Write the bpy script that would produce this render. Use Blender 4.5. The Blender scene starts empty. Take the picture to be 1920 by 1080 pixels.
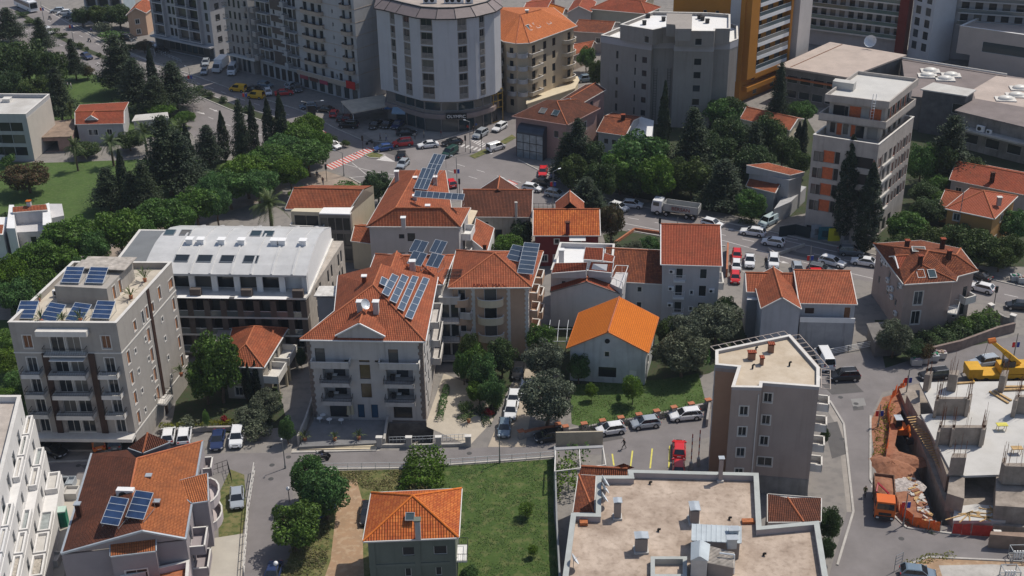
import bpy, math, random
import numpy as np
from mathutils import Vector, Matrix
R=math.radians
rnd=random.Random(7)
SC=bpy.context.scene
COL=SC.collection
FPX=2400.0; VX,VY=69.0,4700.0; CAMH=98.0
TH=math.atan(FPX/VY); RHO=-math.asin(VX*math.tan(TH)/FPX)
F_=Vector((0,math.cos(TH),-math.sin(TH))); R0=Vector((1,0,0)); U0=Vector((0,math.sin(TH),math.cos(TH)))
CR=R0*math.cos(RHO)+U0*math.sin(RHO); CU=-R0*math.sin(RHO)+U0*math.cos(RHO)
cam=bpy.data.cameras.new('camera'); co=bpy.data.objects.new('camera',cam); COL.objects.link(co)
m=Matrix((CR,CU,-F_)).transposed().to_4x4(); m.translation=Vector((0,0,CAMH)); co.matrix_world=m
cam.lens=36*FPX/1920; cam.sensor_width=36; cam.clip_start=1; cam.clip_end=4000
SC.camera=co
SUNV=Vector((0.83,0.56,1.62)).normalized()
w=bpy.data.worlds.new('World'); SC.world=w; w.use_nodes=True
nt=w.node_tree; bg=nt.nodes['Background']; sky=nt.nodes.new('ShaderNodeTexSky'); sky.sky_type='NISHITA'
sky.sun_disc=False; sky.sun_elevation=math.asin(SUNV.z); sky.sun_rotation=math.atan2(SUNV.x,SUNV.y)
sky.air_density=1.0; sky.dust_density=1.5; sky.ozone_density=1.0
nt.links.new(sky.outputs[0],bg.inputs[0]); bg.inputs[1].default_value=0.105
sl=bpy.data.lights.new('sun','SUN'); sl.energy=3.9; sl.angle=R(0.55); sl.color=(1.0,0.93,0.82)
so=bpy.data.objects.new('sun',sl); COL.objects.link(so); so.rotation_euler=(-SUNV).to_track_quat('-Z','Y').to_euler()
so.location=(0,0,300)
SC.view_settings.view_transform='Standard'; SC.view_settings.look='None'; SC.view_settings.exposure=-0.08; SC.view_settings.gamma=1
SC.cycles.max_bounces=5; SC.cycles.diffuse_bounces=3; SC.cycles.transparent_max_bounces=4
def P(px,py,z=0.0):
 d=F_*FPX+CR*(px-960)-CU*(py-540)
 t=(z-CAMH)/d.z
 return Vector((d.x*t,d.y*t,z))
def proj(v):
 q=Vector(v)-Vector((0,0,CAMH)); z=q.dot(F_); return (960+FPX*q.dot(CR)/z,540-FPX*q.dot(CU)/z)
def hgt(bx,by,ty,z0=0.0):
 b=P(bx,by,z0); lo,hi=0.,80.
 for _ in range(40):
  m_=(lo+hi)/2
  if proj(b+Vector((0,0,m_)))[1]>ty: lo=m_
  else: hi=m_
 return lo
MATS={}
def mat(name,col,rough=.8,var=.15,scale=.6,col2=None,bump=0.,bscale=8.,metal=0.,spec=.3,stain=0.,emit=0.,detail=6.):
 if name in MATS: return MATS[name]
 m=bpy.data.materials.new(name); m.use_nodes=True; N=m.node_tree.nodes; L=m.node_tree.links; b=N['Principled BSDF']
 b.inputs['Roughness'].default_value=rough; b.inputs['Metallic'].default_value=metal; b.inputs['Specular IOR Level'].default_value=spec
 c=tuple(col)+(1,)
 tc=N.new('ShaderNodeNewGeometry')
 if var>0 or col2:
  n=N.new('ShaderNodeTexNoise'); n.inputs['Scale'].default_value=scale; n.inputs['Detail'].default_value=detail; n.inputs['Roughness'].default_value=.65
  L.new(tc.outputs['Position'],n.inputs['Vector'])
  r=N.new('ShaderNodeMapRange'); r.inputs[1].default_value=.32; r.inputs[2].default_value=.68; L.new(n.outputs[0],r.inputs[0])
  mx=N.new('ShaderNodeMixRGB'); L.new(r.outputs[0],mx.inputs[0])
  if col2: mx.inputs[1].default_value=c; mx.inputs[2].default_value=tuple(col2)+(1,)
  else:
   mx.inputs[1].default_value=tuple(v*(1-var) for v in col)+(1,); mx.inputs[2].default_value=tuple(min(1,v*(1+var)) for v in col)+(1,)
  out=mx.outputs[0]
  if stain>0:   # vertical streaks of dirt
   mp=N.new('ShaderNodeMapping'); mp.inputs['Scale'].default_value=(1.6,1.6,.12); L.new(tc.outputs['Position'],mp.inputs[0])
   n2=N.new('ShaderNodeTexNoise'); n2.inputs['Scale'].default_value=1.; n2.inputs['Detail'].default_value=5; L.new(mp.outputs[0],n2.inputs['Vector'])
   r2=N.new('ShaderNodeMapRange'); r2.inputs[1].default_value=.5; r2.inputs[2].default_value=.75; r2.inputs[4].default_value=stain; L.new(n2.outputs[0],r2.inputs[0])
   m2=N.new('ShaderNodeMixRGB'); m2.blend_type='MULTIPLY'; L.new(r2.outputs[0],m2.inputs[0]); L.new(out,m2.inputs[1]); m2.inputs[2].default_value=(.45,.42,.38,1); out=m2.outputs[0]
  L.new(out,b.inputs['Base Color'])
 else: b.inputs['Base Color'].default_value=c
 if bump>0:
  n3=N.new('ShaderNodeTexNoise'); n3.inputs['Scale'].default_value=bscale; n3.inputs['Detail'].default_value=4; L.new(tc.outputs['Position'],n3.inputs['Vector'])
  bp=N.new('ShaderNodeBump'); bp.inputs['Strength'].default_value=bump; bp.inputs['Distance'].default_value=.05; L.new(n3.outputs[0],bp.inputs['Height']); L.new(bp.outputs[0],b.inputs['Normal'])
 if emit: b.inputs['Emission Color'].default_value=c; b.inputs['Emission Strength'].default_value=emit
 MATS[name]=m; return m
def tilemat(name,c1,c2,old=.3,dark=(.12,.05,.03),pu=.25,pv=.36):
 """clay roof tiles laid on the UV map (metres): courses down the slope, rolls across"""
 if name in MATS: return MATS[name]
 m=bpy.data.materials.new(name); m.use_nodes=True; N=m.node_tree.nodes; L=m.node_tree.links; b=N['Principled BSDF']
 b.inputs['Roughness'].default_value=.85; b.inputs['Specular IOR Level'].default_value=.2
 uv=N.new('ShaderNodeUVMap'); g=N.new('ShaderNodeNewGeometry')
 br=N.new('ShaderNodeTexBrick'); br.offset=0.; br.inputs['Scale'].default_value=1.; br.inputs['Brick Width'].default_value=pu; br.inputs['Row Height'].default_value=pv
 br.inputs['Mortar Size'].default_value=.035; br.inputs['Mortar Smooth'].default_value=.6; br.inputs['Bias'].default_value=-.1
 br.inputs['Color1'].default_value=c1+(1,); br.inputs['Color2'].default_value=c2+(1,); br.inputs['Mortar'].default_value=tuple(v*.45 for v in c1)+(1,)
 L.new(uv.outputs[0],br.inputs['Vector'])
 n=N.new('ShaderNodeTexNoise'); n.inputs['Scale'].default_value=.45; n.inputs['Detail'].default_value=7; n.inputs['Roughness'].default_value=.7; L.new(g.outputs['Position'],n.inputs['Vector'])
 r=N.new('ShaderNodeMapRange'); r.inputs[1].default_value=.42; r.inputs[2].default_value=.64; r.inputs[4].default_value=old; L.new(n.outputs[0],r.inputs[0])
 mx=N.new('ShaderNodeMixRGB'); L.new(r.outputs[0],mx.inputs[0]); L.new(br.outputs[0],mx.inputs[1]); mx.inputs[2].default_value=dark+(1,)
 n4=N.new('ShaderNodeTexNoise'); n4.inputs['Scale'].default_value=3.3; n4.inputs['Detail'].default_value=3; L.new(g.outputs['Position'],n4.inputs['Vector'])
 r4=N.new('ShaderNodeMapRange'); r4.inputs[1].default_value=.55; r4.inputs[2].default_value=.7; r4.inputs[4].default_value=old*.9; L.new(n4.outputs[0],r4.inputs[0])
 m4=N.new('ShaderNodeMixRGB'); L.new(r4.outputs[0],m4.inputs[0]); L.new(mx.outputs[0],m4.inputs[1]); m4.inputs[2].default_value=tuple(v*.55 for v in c2)+(1,)
 L.new(m4.outputs[0],b.inputs['Base Color'])
 sx=N.new('ShaderNodeSeparateXYZ'); L.new(uv.outputs[0],sx.inputs[0])
 mu=N.new('ShaderNodeMath'); mu.operation='MULTIPLY'; mu.inputs[1].default_value=2*math.pi/pu; L.new(sx.outputs[0],mu.inputs[0])
 si=N.new('ShaderNodeMath'); si.operation='SINE'; L.new(mu.outputs[0],si.inputs[0])
 bp=N.new('ShaderNodeBump'); bp.inputs['Strength'].default_value=.9; bp.inputs['Distance'].default_value=.045; L.new(si.outputs[0],bp.inputs['Height']); L.new(bp.outputs[0],b.inputs['Normal'])
 MATS[name]=m; return m
def leafmat(name,c1,c2,trans=.25):
 if name in MATS: return MATS[name]
 m=bpy.data.materials.new(name); m.use_nodes=True; N=m.node_tree.nodes; L=m.node_tree.links; N.remove(N['Principled BSDF'])
 g=N.new('ShaderNodeNewGeometry'); oi=N.new('ShaderNodeObjectInfo')
 mx=N.new('ShaderNodeMixRGB'); mx.inputs[1].default_value=c1+(1,); mx.inputs[2].default_value=c2+(1,); L.new(g.outputs['Random Per Island'],mx.inputs[0])
 hs=N.new('ShaderNodeHueSaturation'); L.new(mx.outputs[0],hs.inputs['Color'])
 r=N.new('ShaderNodeMapRange'); r.inputs[3].default_value=.468; r.inputs[4].default_value=.512; L.new(oi.outputs['Random'],r.inputs[0]); L.new(r.outputs[0],hs.inputs['Hue'])
 n=N.new('ShaderNodeTexNoise'); n.inputs['Scale'].default_value=.55; L.new(g.outputs['Position'],n.inputs['Vector'])
 r2=N.new('ShaderNodeMapRange'); r2.inputs[1].default_value=.35; r2.inputs[2].default_value=.65; r2.inputs[3].default_value=.7; r2.inputs[4].default_value=1.35; L.new(n.outputs[0],r2.inputs[0]); L.new(r2.outputs[0],hs.inputs['Value']); r3=N.new('ShaderNodeMapRange'); r3.inputs[3].default_value=1.12; r3.inputs[4].default_value=.85; L.new(oi.outputs['Random'],r3.inputs[0]); L.new(r3.outputs[0],hs.inputs['Saturation'])
 d=N.new('ShaderNodeBsdfPrincipled'); d.inputs['Roughness'].default_value=.6; d.inputs['Specular IOR Level'].default_value=.25; L.new(hs.outputs[0],d.inputs['Base Color'])
 t=N.new('ShaderNodeBsdfTranslucent'); L.new(hs.outputs[0],t.inputs[0])
 ms=N.new('ShaderNodeMixShader'); ms.inputs[0].default_value=trans; L.new(d.outputs[0],ms.inputs[1]); L.new(t.outputs[0],ms.inputs[2])
 L.new(ms.outputs[0],N['Material Output'].inputs[0]); MATS[name]=m; return m
def glassmat(name,col,rough=.08,curt=.0):
 if name in MATS: return MATS[name]
 m=bpy.data.materials.new(name); m.use_nodes=True; N=m.node_tree.nodes; L=m.node_tree.links; b=N['Principled BSDF']
 b.inputs['Roughness'].default_value=rough; b.inputs['Specular IOR Level'].default_value=.45
 oi=N.new('ShaderNodeObjectInfo'); r=N.new('ShaderNodeValToRGB'); r.color_ramp.interpolation='CONSTANT'
 e=r.color_ramp.elements; e[0].color=col+(1,); e[1].position=.55; e[1].color=tuple(v*1.5+.003 for v in col)+(1,)
 e2=e.new(.86-curt*.3); e2.color=(.13,.125,.115,1) if curt>0 else tuple(v*2+.006 for v in col)+(1,)
 L.new(oi.outputs['Random'],r.inputs[0]); L.new(r.outputs[0],b.inputs['Base Color']); MATS[name]=m; return m
WL={}
def wl(o): return WL.get(o.name,Vector((0,0,0)))
class MB:
 def __init__(s): s.v=[]; s.f=[]; s.m=[]; s.uv=[]
 def face(s,pts,mi=0,uv=None):
  n=len(s.v); s.v+= [tuple(p) for p in pts]; s.f.append(tuple(range(n,n+len(pts)))); s.m.append(mi)
  s.uv.append(uv if uv else [(0,0)]*len(pts))
 def box(s,x0,y0,z0,x1,y1,z1,mi=0):
  a=[(x0,y0),(x1,y0),(x1,y1),(x0,y1)]; s.prism(a,z0,z1,mi)
 def prism(s,poly,z0,z1,mi=0,top=None,bot=True,topmi=None):
  """poly counter-clockwise; top = optional different outline"""
  n=len(poly); t=top or poly; b=len(s.v)
  s.v+=[(p[0],p[1],z0) for p in poly]+[(p[0],p[1],z1) for p in t]
  for i in range(n):
   j=(i+1)%n; s.f.append((b+i,b+j,b+n+j,b+n+i)); s.m.append(mi); s.uv.append([(0,0)]*4)
  s.f.append(tuple(b+n+i for i in range(n))); s.m.append(mi if topmi is None else topmi); s.uv.append([(p[0],p[1]) for p in t])
  if bot: s.f.append(tuple(b+i for i in reversed(range(n)))); s.m.append(mi); s.uv.append([(0,0)]*n)
 def obox(s,c,ax,hx,hy,z0,z1,mi=0):
  """box centred c (xy), local x axis ax"""
  ax=Vector((ax[0],ax[1])).normalized(); ay=Vector((-ax.y,ax.x)); c=Vector((c[0],c[1]))
  s.prism([c-ax*hx-ay*hy,c+ax*hx-ay*hy,c+ax*hx+ay*hy,c-ax*hx+ay*hy],z0,z1,mi)
 def tube(s,a,b,r,n=6,mi=0,r2=None,cap=True):
  a=Vector(a);b=Vector(b); d=(b-a);
  if d.length<1e-6: return
  d.normalize(); u=d.orthogonal().normalized(); w_=d.cross(u); r2=r if r2 is None else r2; k=len(s.v)
  for i in range(n):
   t=2*math.pi*i/n; s.v.append(tuple(a+(u*math.cos(t)+w_*math.sin(t))*r))
  for i in range(n):
   t=2*math.pi*i/n; s.v.append(tuple(b+(u*math.cos(t)+w_*math.sin(t))*r2))
  for i in range(n):
   j=(i+1)%n; s.f.append((k+i,k+j,k+n+j,k+n+i)); s.m.append(mi); s.uv.append([(0,0)]*4)
  if cap:
   s.f.append(tuple(k+n+i for i in range(n))); s.m.append(mi); s.uv.append([(0,0)]*n)
   s.f.append(tuple(k+i for i in reversed(range(n)))); s.m.append(mi); s.uv.append([(0,0)]*n)
 def path(s,pts,r,n=5,mi=0):
  for a,b in zip(pts,pts[1:]): s.tube(a,b,r,n,mi)
 def ball(s,c,r,mi=0,n=8,k=5,sc=(1,1,1)):
  b=len(s.v)
  for i in range(1,k):
   p=math.pi*i/k
   for j in range(n):
    t=2*math.pi*j/n; s.v.append((c[0]+r*sc[0]*math.sin(p)*math.cos(t),c[1]+r*sc[1]*math.sin(p)*math.sin(t),c[2]+r*sc[2]*math.cos(p)))
  T=len(s.v); s.v.append((c[0],c[1],c[2]+r*sc[2])); s.v.append((c[0],c[1],c[2]-r*sc[2]))
  for j in range(n):
   q=(j+1)%n; s.f.append((T,b+j,b+q)); s.m.append(mi); s.uv.append([(0,0)]*3)
   for i in range(k-2):
    s.f.append((b+i*n+j,b+(i+1)*n+j,b+(i+1)*n+q,b+i*n+q)); s.m.append(mi); s.uv.append([(0,0)]*4)
   s.f.append((T+1,b+(k-2)*n+q,b+(k-2)*n+j)); s.m.append(mi); s.uv.append([(0,0)]*3)
 def slope(s,pts,mi=0,flipuv=False):
  """a roof plane with its UV map in metres, v running up the slope"""
  p=[Vector(q) for q in pts]; n=Vector((0,0,0))
  for i in range(len(p)):
   a=p[i];b=p[(i+1)%len(p)]; n+=a.cross(b)
  if n.z<0: p.reverse(); n=-n
  n.normalize(); u=Vector((-n.y,n.x,0));
  if u.length<1e-3: u=(p[1]-p[0]); u.z=0
  u.normalize(); v=n.cross(u)
  o=p[0]; s.face(p,mi,[((q-o).dot(u),(q-o).dot(v)) for q in p])
 def mesh(s,name,mats,smooth=False,off=Vector((0,0,0))):
  me=bpy.data.meshes.new(name)
  me.from_pydata([(a-off.x,b-off.y,c-off.z) for a,b,c in s.v],[],s.f)
  for mm in mats: me.materials.append(mm)
  me.polygons.foreach_set('material_index',s.m)
  if any(any(q!=(0,0) for q in u) for u in s.uv):
   l=me.uv_layers.new(name='UVMap'); l.data.foreach_set('uv',[c for u in s.uv for q in u for c in q])
  if smooth: me.polygons.foreach_set('use_smooth',[True]*len(s.f))
  me.update(); return me
 def build(s,name,mats,parent=None,smooth=False):
  if not isinstance(mats,(list,tuple)): mats=[mats]
  off=wl(parent) if parent else Vector((0,0,0))
  o=bpy.data.objects.new(name,s.mesh(name,mats,smooth,off)); COL.objects.link(o)
  if parent: o.parent=parent; WL[o.name]=off
  return o
def tag(o,label=None,cat=None,group=None,kind=None):
 if label: o['label']=label
 if cat: o['category']=cat
 if group: o['group']=group
 if kind: o['kind']=kind
 return o
def thing(name,label,cat,loc,group=None):
 o=bpy.data.objects.new(name,None); COL.objects.link(o); o.location=(loc[0],loc[1],loc[2] if len(loc)>2 else 0); o.empty_display_size=.5
 WL[o.name]=Vector(o.location); tag(o,label,cat,group); return o
def inst(name,me,parent,loc,rz=0,scale=None,par_rel=True):
 o=bpy.data.objects.new(name,me); COL.objects.link(o); o.parent=parent
 o.location=Vector(loc)-(wl(parent) if par_rel else Vector((0,0,0))); o.rotation_euler=(0,0,rz)
 if scale: o.scale=scale
 return o
KIDS={}
def kids(o):
 if o not in KIDS: KIDS[o]=list(o.children)
 return KIDS[o]
def dup(root,loc,rz=0,scale=1.,label=None,group=None,cat=None,swap=None,tilt=None):
 def cp(o,par):
  c=o.copy(); COL.objects.link(c)
  if par: c.parent=par
  if swap and c.type=='MESH':
   for i,sl_ in enumerate(o.material_slots):
    if sl_.material and sl_.material.name in swap:
     c.material_slots[i].link='OBJECT'; c.material_slots[i].material=swap[sl_.material.name]
  for ch in kids(o): cp(ch,c)
  return c
 r=cp(root,None); r.location=loc; r.rotation_euler=(tilt[0] if tilt else 0,tilt[1] if tilt else 0,rz)
 r.scale=(scale,)*3 if not isinstance(scale,(tuple,list)) else scale
 if label: r['label']=label
 if group: r['group']=group
 if cat: r['category']=cat
 return r
PROTO=[]     # prototypes, removed at the end
def proto(o): PROTO.append(o); return o
def ground(name,pix,z,m,kind='structure',label=None,cat=None):
 b=MB(); b.slope([P(x,y,z) for x,y in pix]); o=b.build(name,m);
 if kind: o['kind']=kind
 if label: tag(o,label,cat)
 return o
def strip(b,pts,w_,z,mi=0):
 """a painted line / kerb strip along world points"""
 for a,c in zip(pts,pts[1:]):
  d=(c-a); n=Vector((-d.y,d.x,0)).normalized()*w_/2
  b.face([a-n+Vector((0,0,z)),c-n+Vector((0,0,z)),c+n+Vector((0,0,z)),a+n+Vector((0,0,z))],mi)
ASPH=mat('asphalt',(.19,.176,.176),.9,.14,.25,bump=.15,bscale=14)
ROADM=mat('boulevard asphalt',(.205,.188,.187),.88,.16,.12,bump=.12,bscale=12)
PAVE=mat('pavement',(.30,.275,.25),.9,.14,.5)
CONC=mat('concrete',(.42,.40,.375),.85,.16,.35,stain=.35,bump=.1)
CONCL=mat('pale concrete',(.56,.55,.53),.85,.12,.3,col2=(.42,.40,.375))
CONCD=mat('dark concrete',(.17,.16,.155),.9,.25,.4,stain=.3)
WHITE=mat('white paint',(.74,.74,.74),.6,.05,.5,stain=.12)
WHITEC=mat('clean white',(.80,.80,.80),.45,.03,.8)
TRIM=mat('pale trim',(.62,.60,.57),.7,.08,.8,stain=.15)
CREAM=mat('cream render',(.60,.52,.38),.85,.06,.6,stain=.12)
BLACKM=mat('black metal',(.025,.027,.03),.45,0,metal=.3)
GREYM=mat('grey metal',(.30,.32,.34),.4,.1,1.,metal=.6)
STEEL=mat('zinc sheet',(.42,.46,.50),.45,.12,.7,metal=.35)
LIGHTM=mat('light metal',(.62,.66,.70),.4,.07,.7,metal=.2)
WOOD=mat('brown wood',(.19,.085,.04),.6,.2,2.)
SHUT=mat('wooden shutter',(.36,.15,.06),.6,.2,2.)
DARKW=mat('dark wood cladding',(.055,.03,.024),.6,.2,1.5)
GLASS=glassmat('window glass',(.018,.024,.03))
GLASSC=glassmat('curtained window glass',(.02,.025,.03),.1,1.)
GLASSB=glassmat('shop glass',(.03,.05,.06),.06,.6)
RAILG=mat('balcony glass',(.10,.13,.14),.1,0,spec=.8)
PV=mat('solar cell glass',(.03,.06,.14),.16,.25,.9,spec=.8)
PVG=mat('grey solar cell glass',(.055,.08,.12),.14,.2,.9,spec=.9)
RUBBER=mat('tyre rubber',(.02,.02,.02),.8,0)
RIM=mat('wheel rim',(.45,.46,.48),.3,0,metal=.7)
CARGL=mat('car glass',(.015,.018,.022),.06,0,spec=.9)
LAMPW=mat('headlight glass',(.7,.72,.75),.1,0,spec=.8)
LAMPR=mat('tail light',(.45,.02,.02),.2,0)
PLASTIC=mat('dark plastic',(.03,.03,.032),.6,0)
YPAINT=mat('yellow road paint',(.62,.56,.12),.8,.15,2.)
WPAINT=mat('white road paint',(.55,.53,.52),.85,.18,1.5)
RPAINT=mat('red road paint',(.50,.09,.07),.8,.25,1.2)
T_OR=tilemat('orange roof tiles',(.36,.098,.048),(.46,.148,.072),.5)
T_BR=tilemat('bright orange roof tiles',(.70,.19,.022),(.78,.225,.03),.22,dark=(.45,.11,.02),pu=.2,pv=.3)
T_PT=tilemat('patchy orange roof tiles',(.46,.11,.03),(.66,.21,.055),.55,dark=(.25,.05,.025),pu=.30,pv=.42)
T_RD=tilemat('red roof tiles',(.33,.075,.04),(.42,.11,.055),.4)
T_DK=tilemat('dark brown roof tiles',(.13,.048,.03),(.19,.068,.04),.55,dark=(.05,.025,.02))
T_MX=tilemat('mottled brown roof tiles',(.20,.06,.033),(.36,.115,.05),.6,dark=(.07,.03,.022))
T_PK=tilemat('faded pink roof tiles',(.48,.17,.09),(.58,.22,.12),.2)
def paint(n,c,metal=.0): return mat('car paint '+n,c,.28,0,spec=.6,metal=metal)
CP={'white':paint('white',(.72,.73,.75)),'silver':paint('silver',(.42,.46,.50),.3),'grey':paint('grey',(.13,.15,.17),.2),'black':paint('black',(.014,.015,.018)),
'red':paint('red',(.58,.02,.025)),'darkred':paint('dark red',(.18,.012,.015)),'blue':paint('blue',(.03,.07,.22)),'navy':paint('navy',(.02,.035,.10)),'yellow':paint('yellow',(.75,.42,.01)),
'orange':paint('orange',(.65,.17,.03)),'bluegrey':paint('blue grey',(.16,.22,.28),.2),'palegreen':paint('pale blue',(.45,.55,.58)),'green':paint('dark green',(.02,.06,.05))}
BODY0=paint('base',(.5,.5,.5))
def wheel(root,x,y,r,w_=.2):
 b=MB(); s=1 if y>0 else -1
 b.tube((x,y-s*w_,r),(x,y+s*.012,r),r,14,0); o=b.build('wheel',[RUBBER],root)
 c=MB(); c.tube((x,y,r),(x,y+s*.024,r),r*.62,10,0); c.build('rim',[RIM],o); return o
CARS={}
CT={ # L W H  hood belt  f0 f1 r1 r0  tail  wheelbase(front,rear)
'hatch':(4.1,1.78,1.48,.86,.98,1.05,.32,-1.45,-1.93,.98,(1.28,-1.25)),
'small':(3.6,1.64,1.50,.90,1.00,1.10,.50,-1.30,-1.70,1.0,(1.15,-1.15)),
'suv':(4.5,1.86,1.68,1.0,1.10,1.15,.42,-1.75,-2.12,1.10,(1.38,-1.35)),
'wagon':(4.7,1.82,1.50,.86,.98,1.05,.30,-1.85,-2.25,.98,(1.42,-1.35)),
'sedan':(4.6,1.80,1.45,.86,.98,1.05,.25,-1.05,-1.72,1.0,(1.4,-1.35)),
'van':(4.4,1.80,1.86,1.05,1.14,1.35,.80,-2.02,-2.14,1.14,(1.35,-1.35)),
'bigvan':(5.6,2.0,2.45,1.3,1.45,2.05,1.45,-2.68,-2.75,1.45,(1.8,-1.65)),
'pickup':(4.8,1.80,1.72,1.0,1.08,1.25,.65,-.55,-.72,.98,(1.5,-1.5)),
'cabrio':(4.2,1.78,1.36,.82,.93,.75,.15,-.80,-1.30,.95,(1.3,-1.28))}
def make_car(kind):
 L,W,H,hood,belt,f0,f1,r1,r0,tail,(wf,wr)=CT[kind]
 root=thing('parked_car','x','car',(0,0,0)); w_=W/2; hl=L/2
 st=[(hl,.50,.80),(hl-.06,.62,.90),(hl-.28,hood-.12,.97),(f0+.25,hood,1.),(f0-.05,belt-.02,1.),(0,belt,1.),(r0+.2,belt,1.),(-hl+.25,tail-.02,.98),(-hl+.06,tail-.12,.93),(-hl,tail-.35,.86)]
 b=MB(); sec=[]
 for x,zt,k in st:
  h=w_*k; zb=.24 if abs(x)<hl-.1 else .34
  sec.append([(x,-h*.93,zb),(x,-h,zb+.2),(x,-h,zt-.16 if zt>.7 else zt-.05),(x,-h*.88,zt),(x,h*.88,zt),(x,h,zt-.16 if zt>.7 else zt-.05),(x,h,zb+.2),(x,h*.93,zb)])
 for s0,s1 in zip(sec,sec[1:]):
  for i in range(8):
   j=(i+1)%8; b.face([s0[i],s0[j],s1[j],s1[i]],2 if i==7 else 0)
 b.face(sec[0][::-1]); b.face(sec[-1])
 wb=w_*.90; wt=w_*.72; zr=H-.05
 rf=[(r1,-wt),(f1,-wt),(f1,wt),(r1,wt)]; k=.08
 b.prism([(r1-.02,-wt-.02),(f1+.03,-wt-.02),(f1+.03,wt+.02),(r1-.02,wt+.02)],zr-.015,zr+.05,0,top=[(r1+.18,-wt+k),(f1-.25,-wt+k),(f1-.25,wt-k),(r1+.18,wt-k)])
 for sy in (-1,1):
  b.tube((f0,sy*wb,belt-.03),(f1,sy*wt,zr),.045,4,0); b.tube((r0,sy*wb,belt-.03),(r1,sy*wt,zr),.07 if kind!='hatch' else .1,4,0)
  xm=(f0+r0)*.5-.02; b.tube((xm,sy*(wb+.0),belt-.03),((f1+r1)/2,sy*(wt+.01),zr),.045,4,1)
  if kind in('wagon','suv'):
   xm=r0+.62; b.tube((xm,sy*wb,belt-.03),(r1+.5,sy*wt,zr),.05,4,0); b.tube((f1-.25,sy*(wt-.03),zr+.07),(r1+.15,sy*(wt-.03),zr+.07),.025,4,3)
  if kind in('van','bigvan'):  # closed load-space sides
   b.face([(xm,sy*(wb+.012),belt-.03),(r0,sy*(wb+.012),belt-.03),(r1,sy*(wt+.012),zr),((f1+r1)/2,sy*(wt+.012),zr)])
  for x in (wf,wr):
   b.tube((x,sy*(w_-.02),.33),(x,sy*(w_+.004),.33),.40 if kind!='bigvan' else .44,12,1)
  b.box(f0-.18,sy*(w_+.0)-.09,belt-.02,f0-.02,sy*(w_+.0)+.09,belt+.12,0)  # mirror
  for xx in (f0-.55,r0+1.15 if kind!='pickup' else 0): b.box(xx,sy*w_-.012,belt-.22,xx+.16,sy*w_+.012,belt-.18,1)
 b.box(hl-.03,-w_*.6,.33,hl+.015,w_*.6,.50,1); b.box(hl-.03,-w_*.45,hood-.30,hl+.012,w_*.45,hood-.20,1); b.box(-hl-.01,-w_*.6,.33,-hl+.05,w_*.6,.46,1)
 b.box(-hl-.018,-.26,.60,-hl+.02,.26,.71,3); b.box(hl-.02,-.26,.42,hl+.022,.26,.52,3)
 if kind=='pickup': b.box(-hl+.12,-w_*.82,.95,r0-.1,w_*.82,1.005,1)
 b.build('body',[BODY0,PLASTIC,PLASTIC,LAMPW],root)
 g=MB(); g.face([(f0,-wb,belt-.03),(f0,wb,belt-.03),(f1,wt,zr),(f1,-wt,zr)]); g.build('windscreen',[CARGL],root)
 g=MB(); g.face([(r0,wb,belt-.03),(r0,-wb,belt-.03),(r1,-wt,zr),(r1,wt,zr)]); g.build('rear_window',[CARGL],root)
 for sy in (-1,1):
  g=MB(); q=[(f0,sy*wb,belt-.03),(f1,sy*wt,zr),(r1,sy*wt,zr),(r0,sy*wb,belt-.03)]; g.face(q if sy<0 else q[::-1]); g.build('side_window',[CARGL],root)
  for x in (wf,wr): wheel(root,x,sy*w_,.33 if kind!='bigvan' else .37)
  h=MB(); h.prism([(hl-.22,sy*w_*.93-.05),(hl-.03,sy*w_*.76-.10),(hl+.012,sy*w_*.74+.04),(hl-.10,sy*w_*.93+.03)] if sy<0 else [(hl-.22,sy*w_*.93+.05),(hl-.10,sy*w_*.93-.03),(hl+.012,sy*w_*.74-.04),(hl-.03,sy*w_*.76+.10)][::-1],hood-.30,hood-.135); h.build('headlight',[LAMPW],root)
  t=MB(); t.box(-hl-.014,sy*w_*.70-.14,tail-.30,-hl+.14,sy*w_*.70+.14,tail-.13); t.build('tail_light',[LAMPR],root)
 return proto(root)
def PX(v): # pixels per metre across the view at a world point
 return FPX/((Vector(v)-Vector((0,0,CAMH))).dot(F_))
def carrz(hx,hy,px,py,z=0):
 """heading from an image direction at a ground pixel"""
 a=P(px,py,z); b=P(px+hx*.2,py+hy*.2,z); return math.atan2(b.y-a.y,b.x-a.x)
NAMES={'van':'delivery_van','bigvan':'delivery_van','pickup':'pickup_truck'}
def car(kind,colr,px,py,hx,hy,label,group=None,z=0.,sc=1.,cat='car'):
 """px,py = middle of the footprint on the road; hx,hy = image direction of its nose"""
 if kind not in CARS: CARS[kind]=make_car(kind)
 o=dup(CARS[kind],P(px,py,z+.012),carrz(hx,hy,px,py,z),sc,label,group,cat,swap={'car paint base':CP[colr]})
 o.name=NAMES.get(kind,'parked_car'); return o
L_STREET=leafmat('bright street tree leaves',(.040,.110,.018),(.088,.185,.034))
L_DEEP=leafmat('deep green leaves',(.032,.066,.020),(.072,.118,.036))
L_OLIVE=leafmat('grey green leaves',(.070,.092,.055),(.145,.170,.110),.2)
L_CYP=leafmat('cypress foliage',(.014,.028,.015),(.030,.050,.024),.1)
L_CON=leafmat('conifer needles',(.020,.038,.020),(.045,.070,.034),.12)
L_LIME=leafmat('fresh lime leaves',(.06,.14,.025),(.13,.24,.045),.35)
L_CITRUS=leafmat('glossy citrus leaves',(.042,.105,.026),(.095,.185,.042),.25)
L_PALM=leafmat('palm fronds',(.06,.10,.035),(.11,.15,.06),.2)
L_AUT=leafmat('reddish brown leaves',(.10,.06,.03),(.07,.085,.03),.25)
L_YEL=leafmat('yellow green hedge leaves',(.13,.16,.02),(.22,.24,.04),.3)
L_RED=leafmat('red flowers',(.4,.03,.03),(.12,.10,.03),.3)
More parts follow.
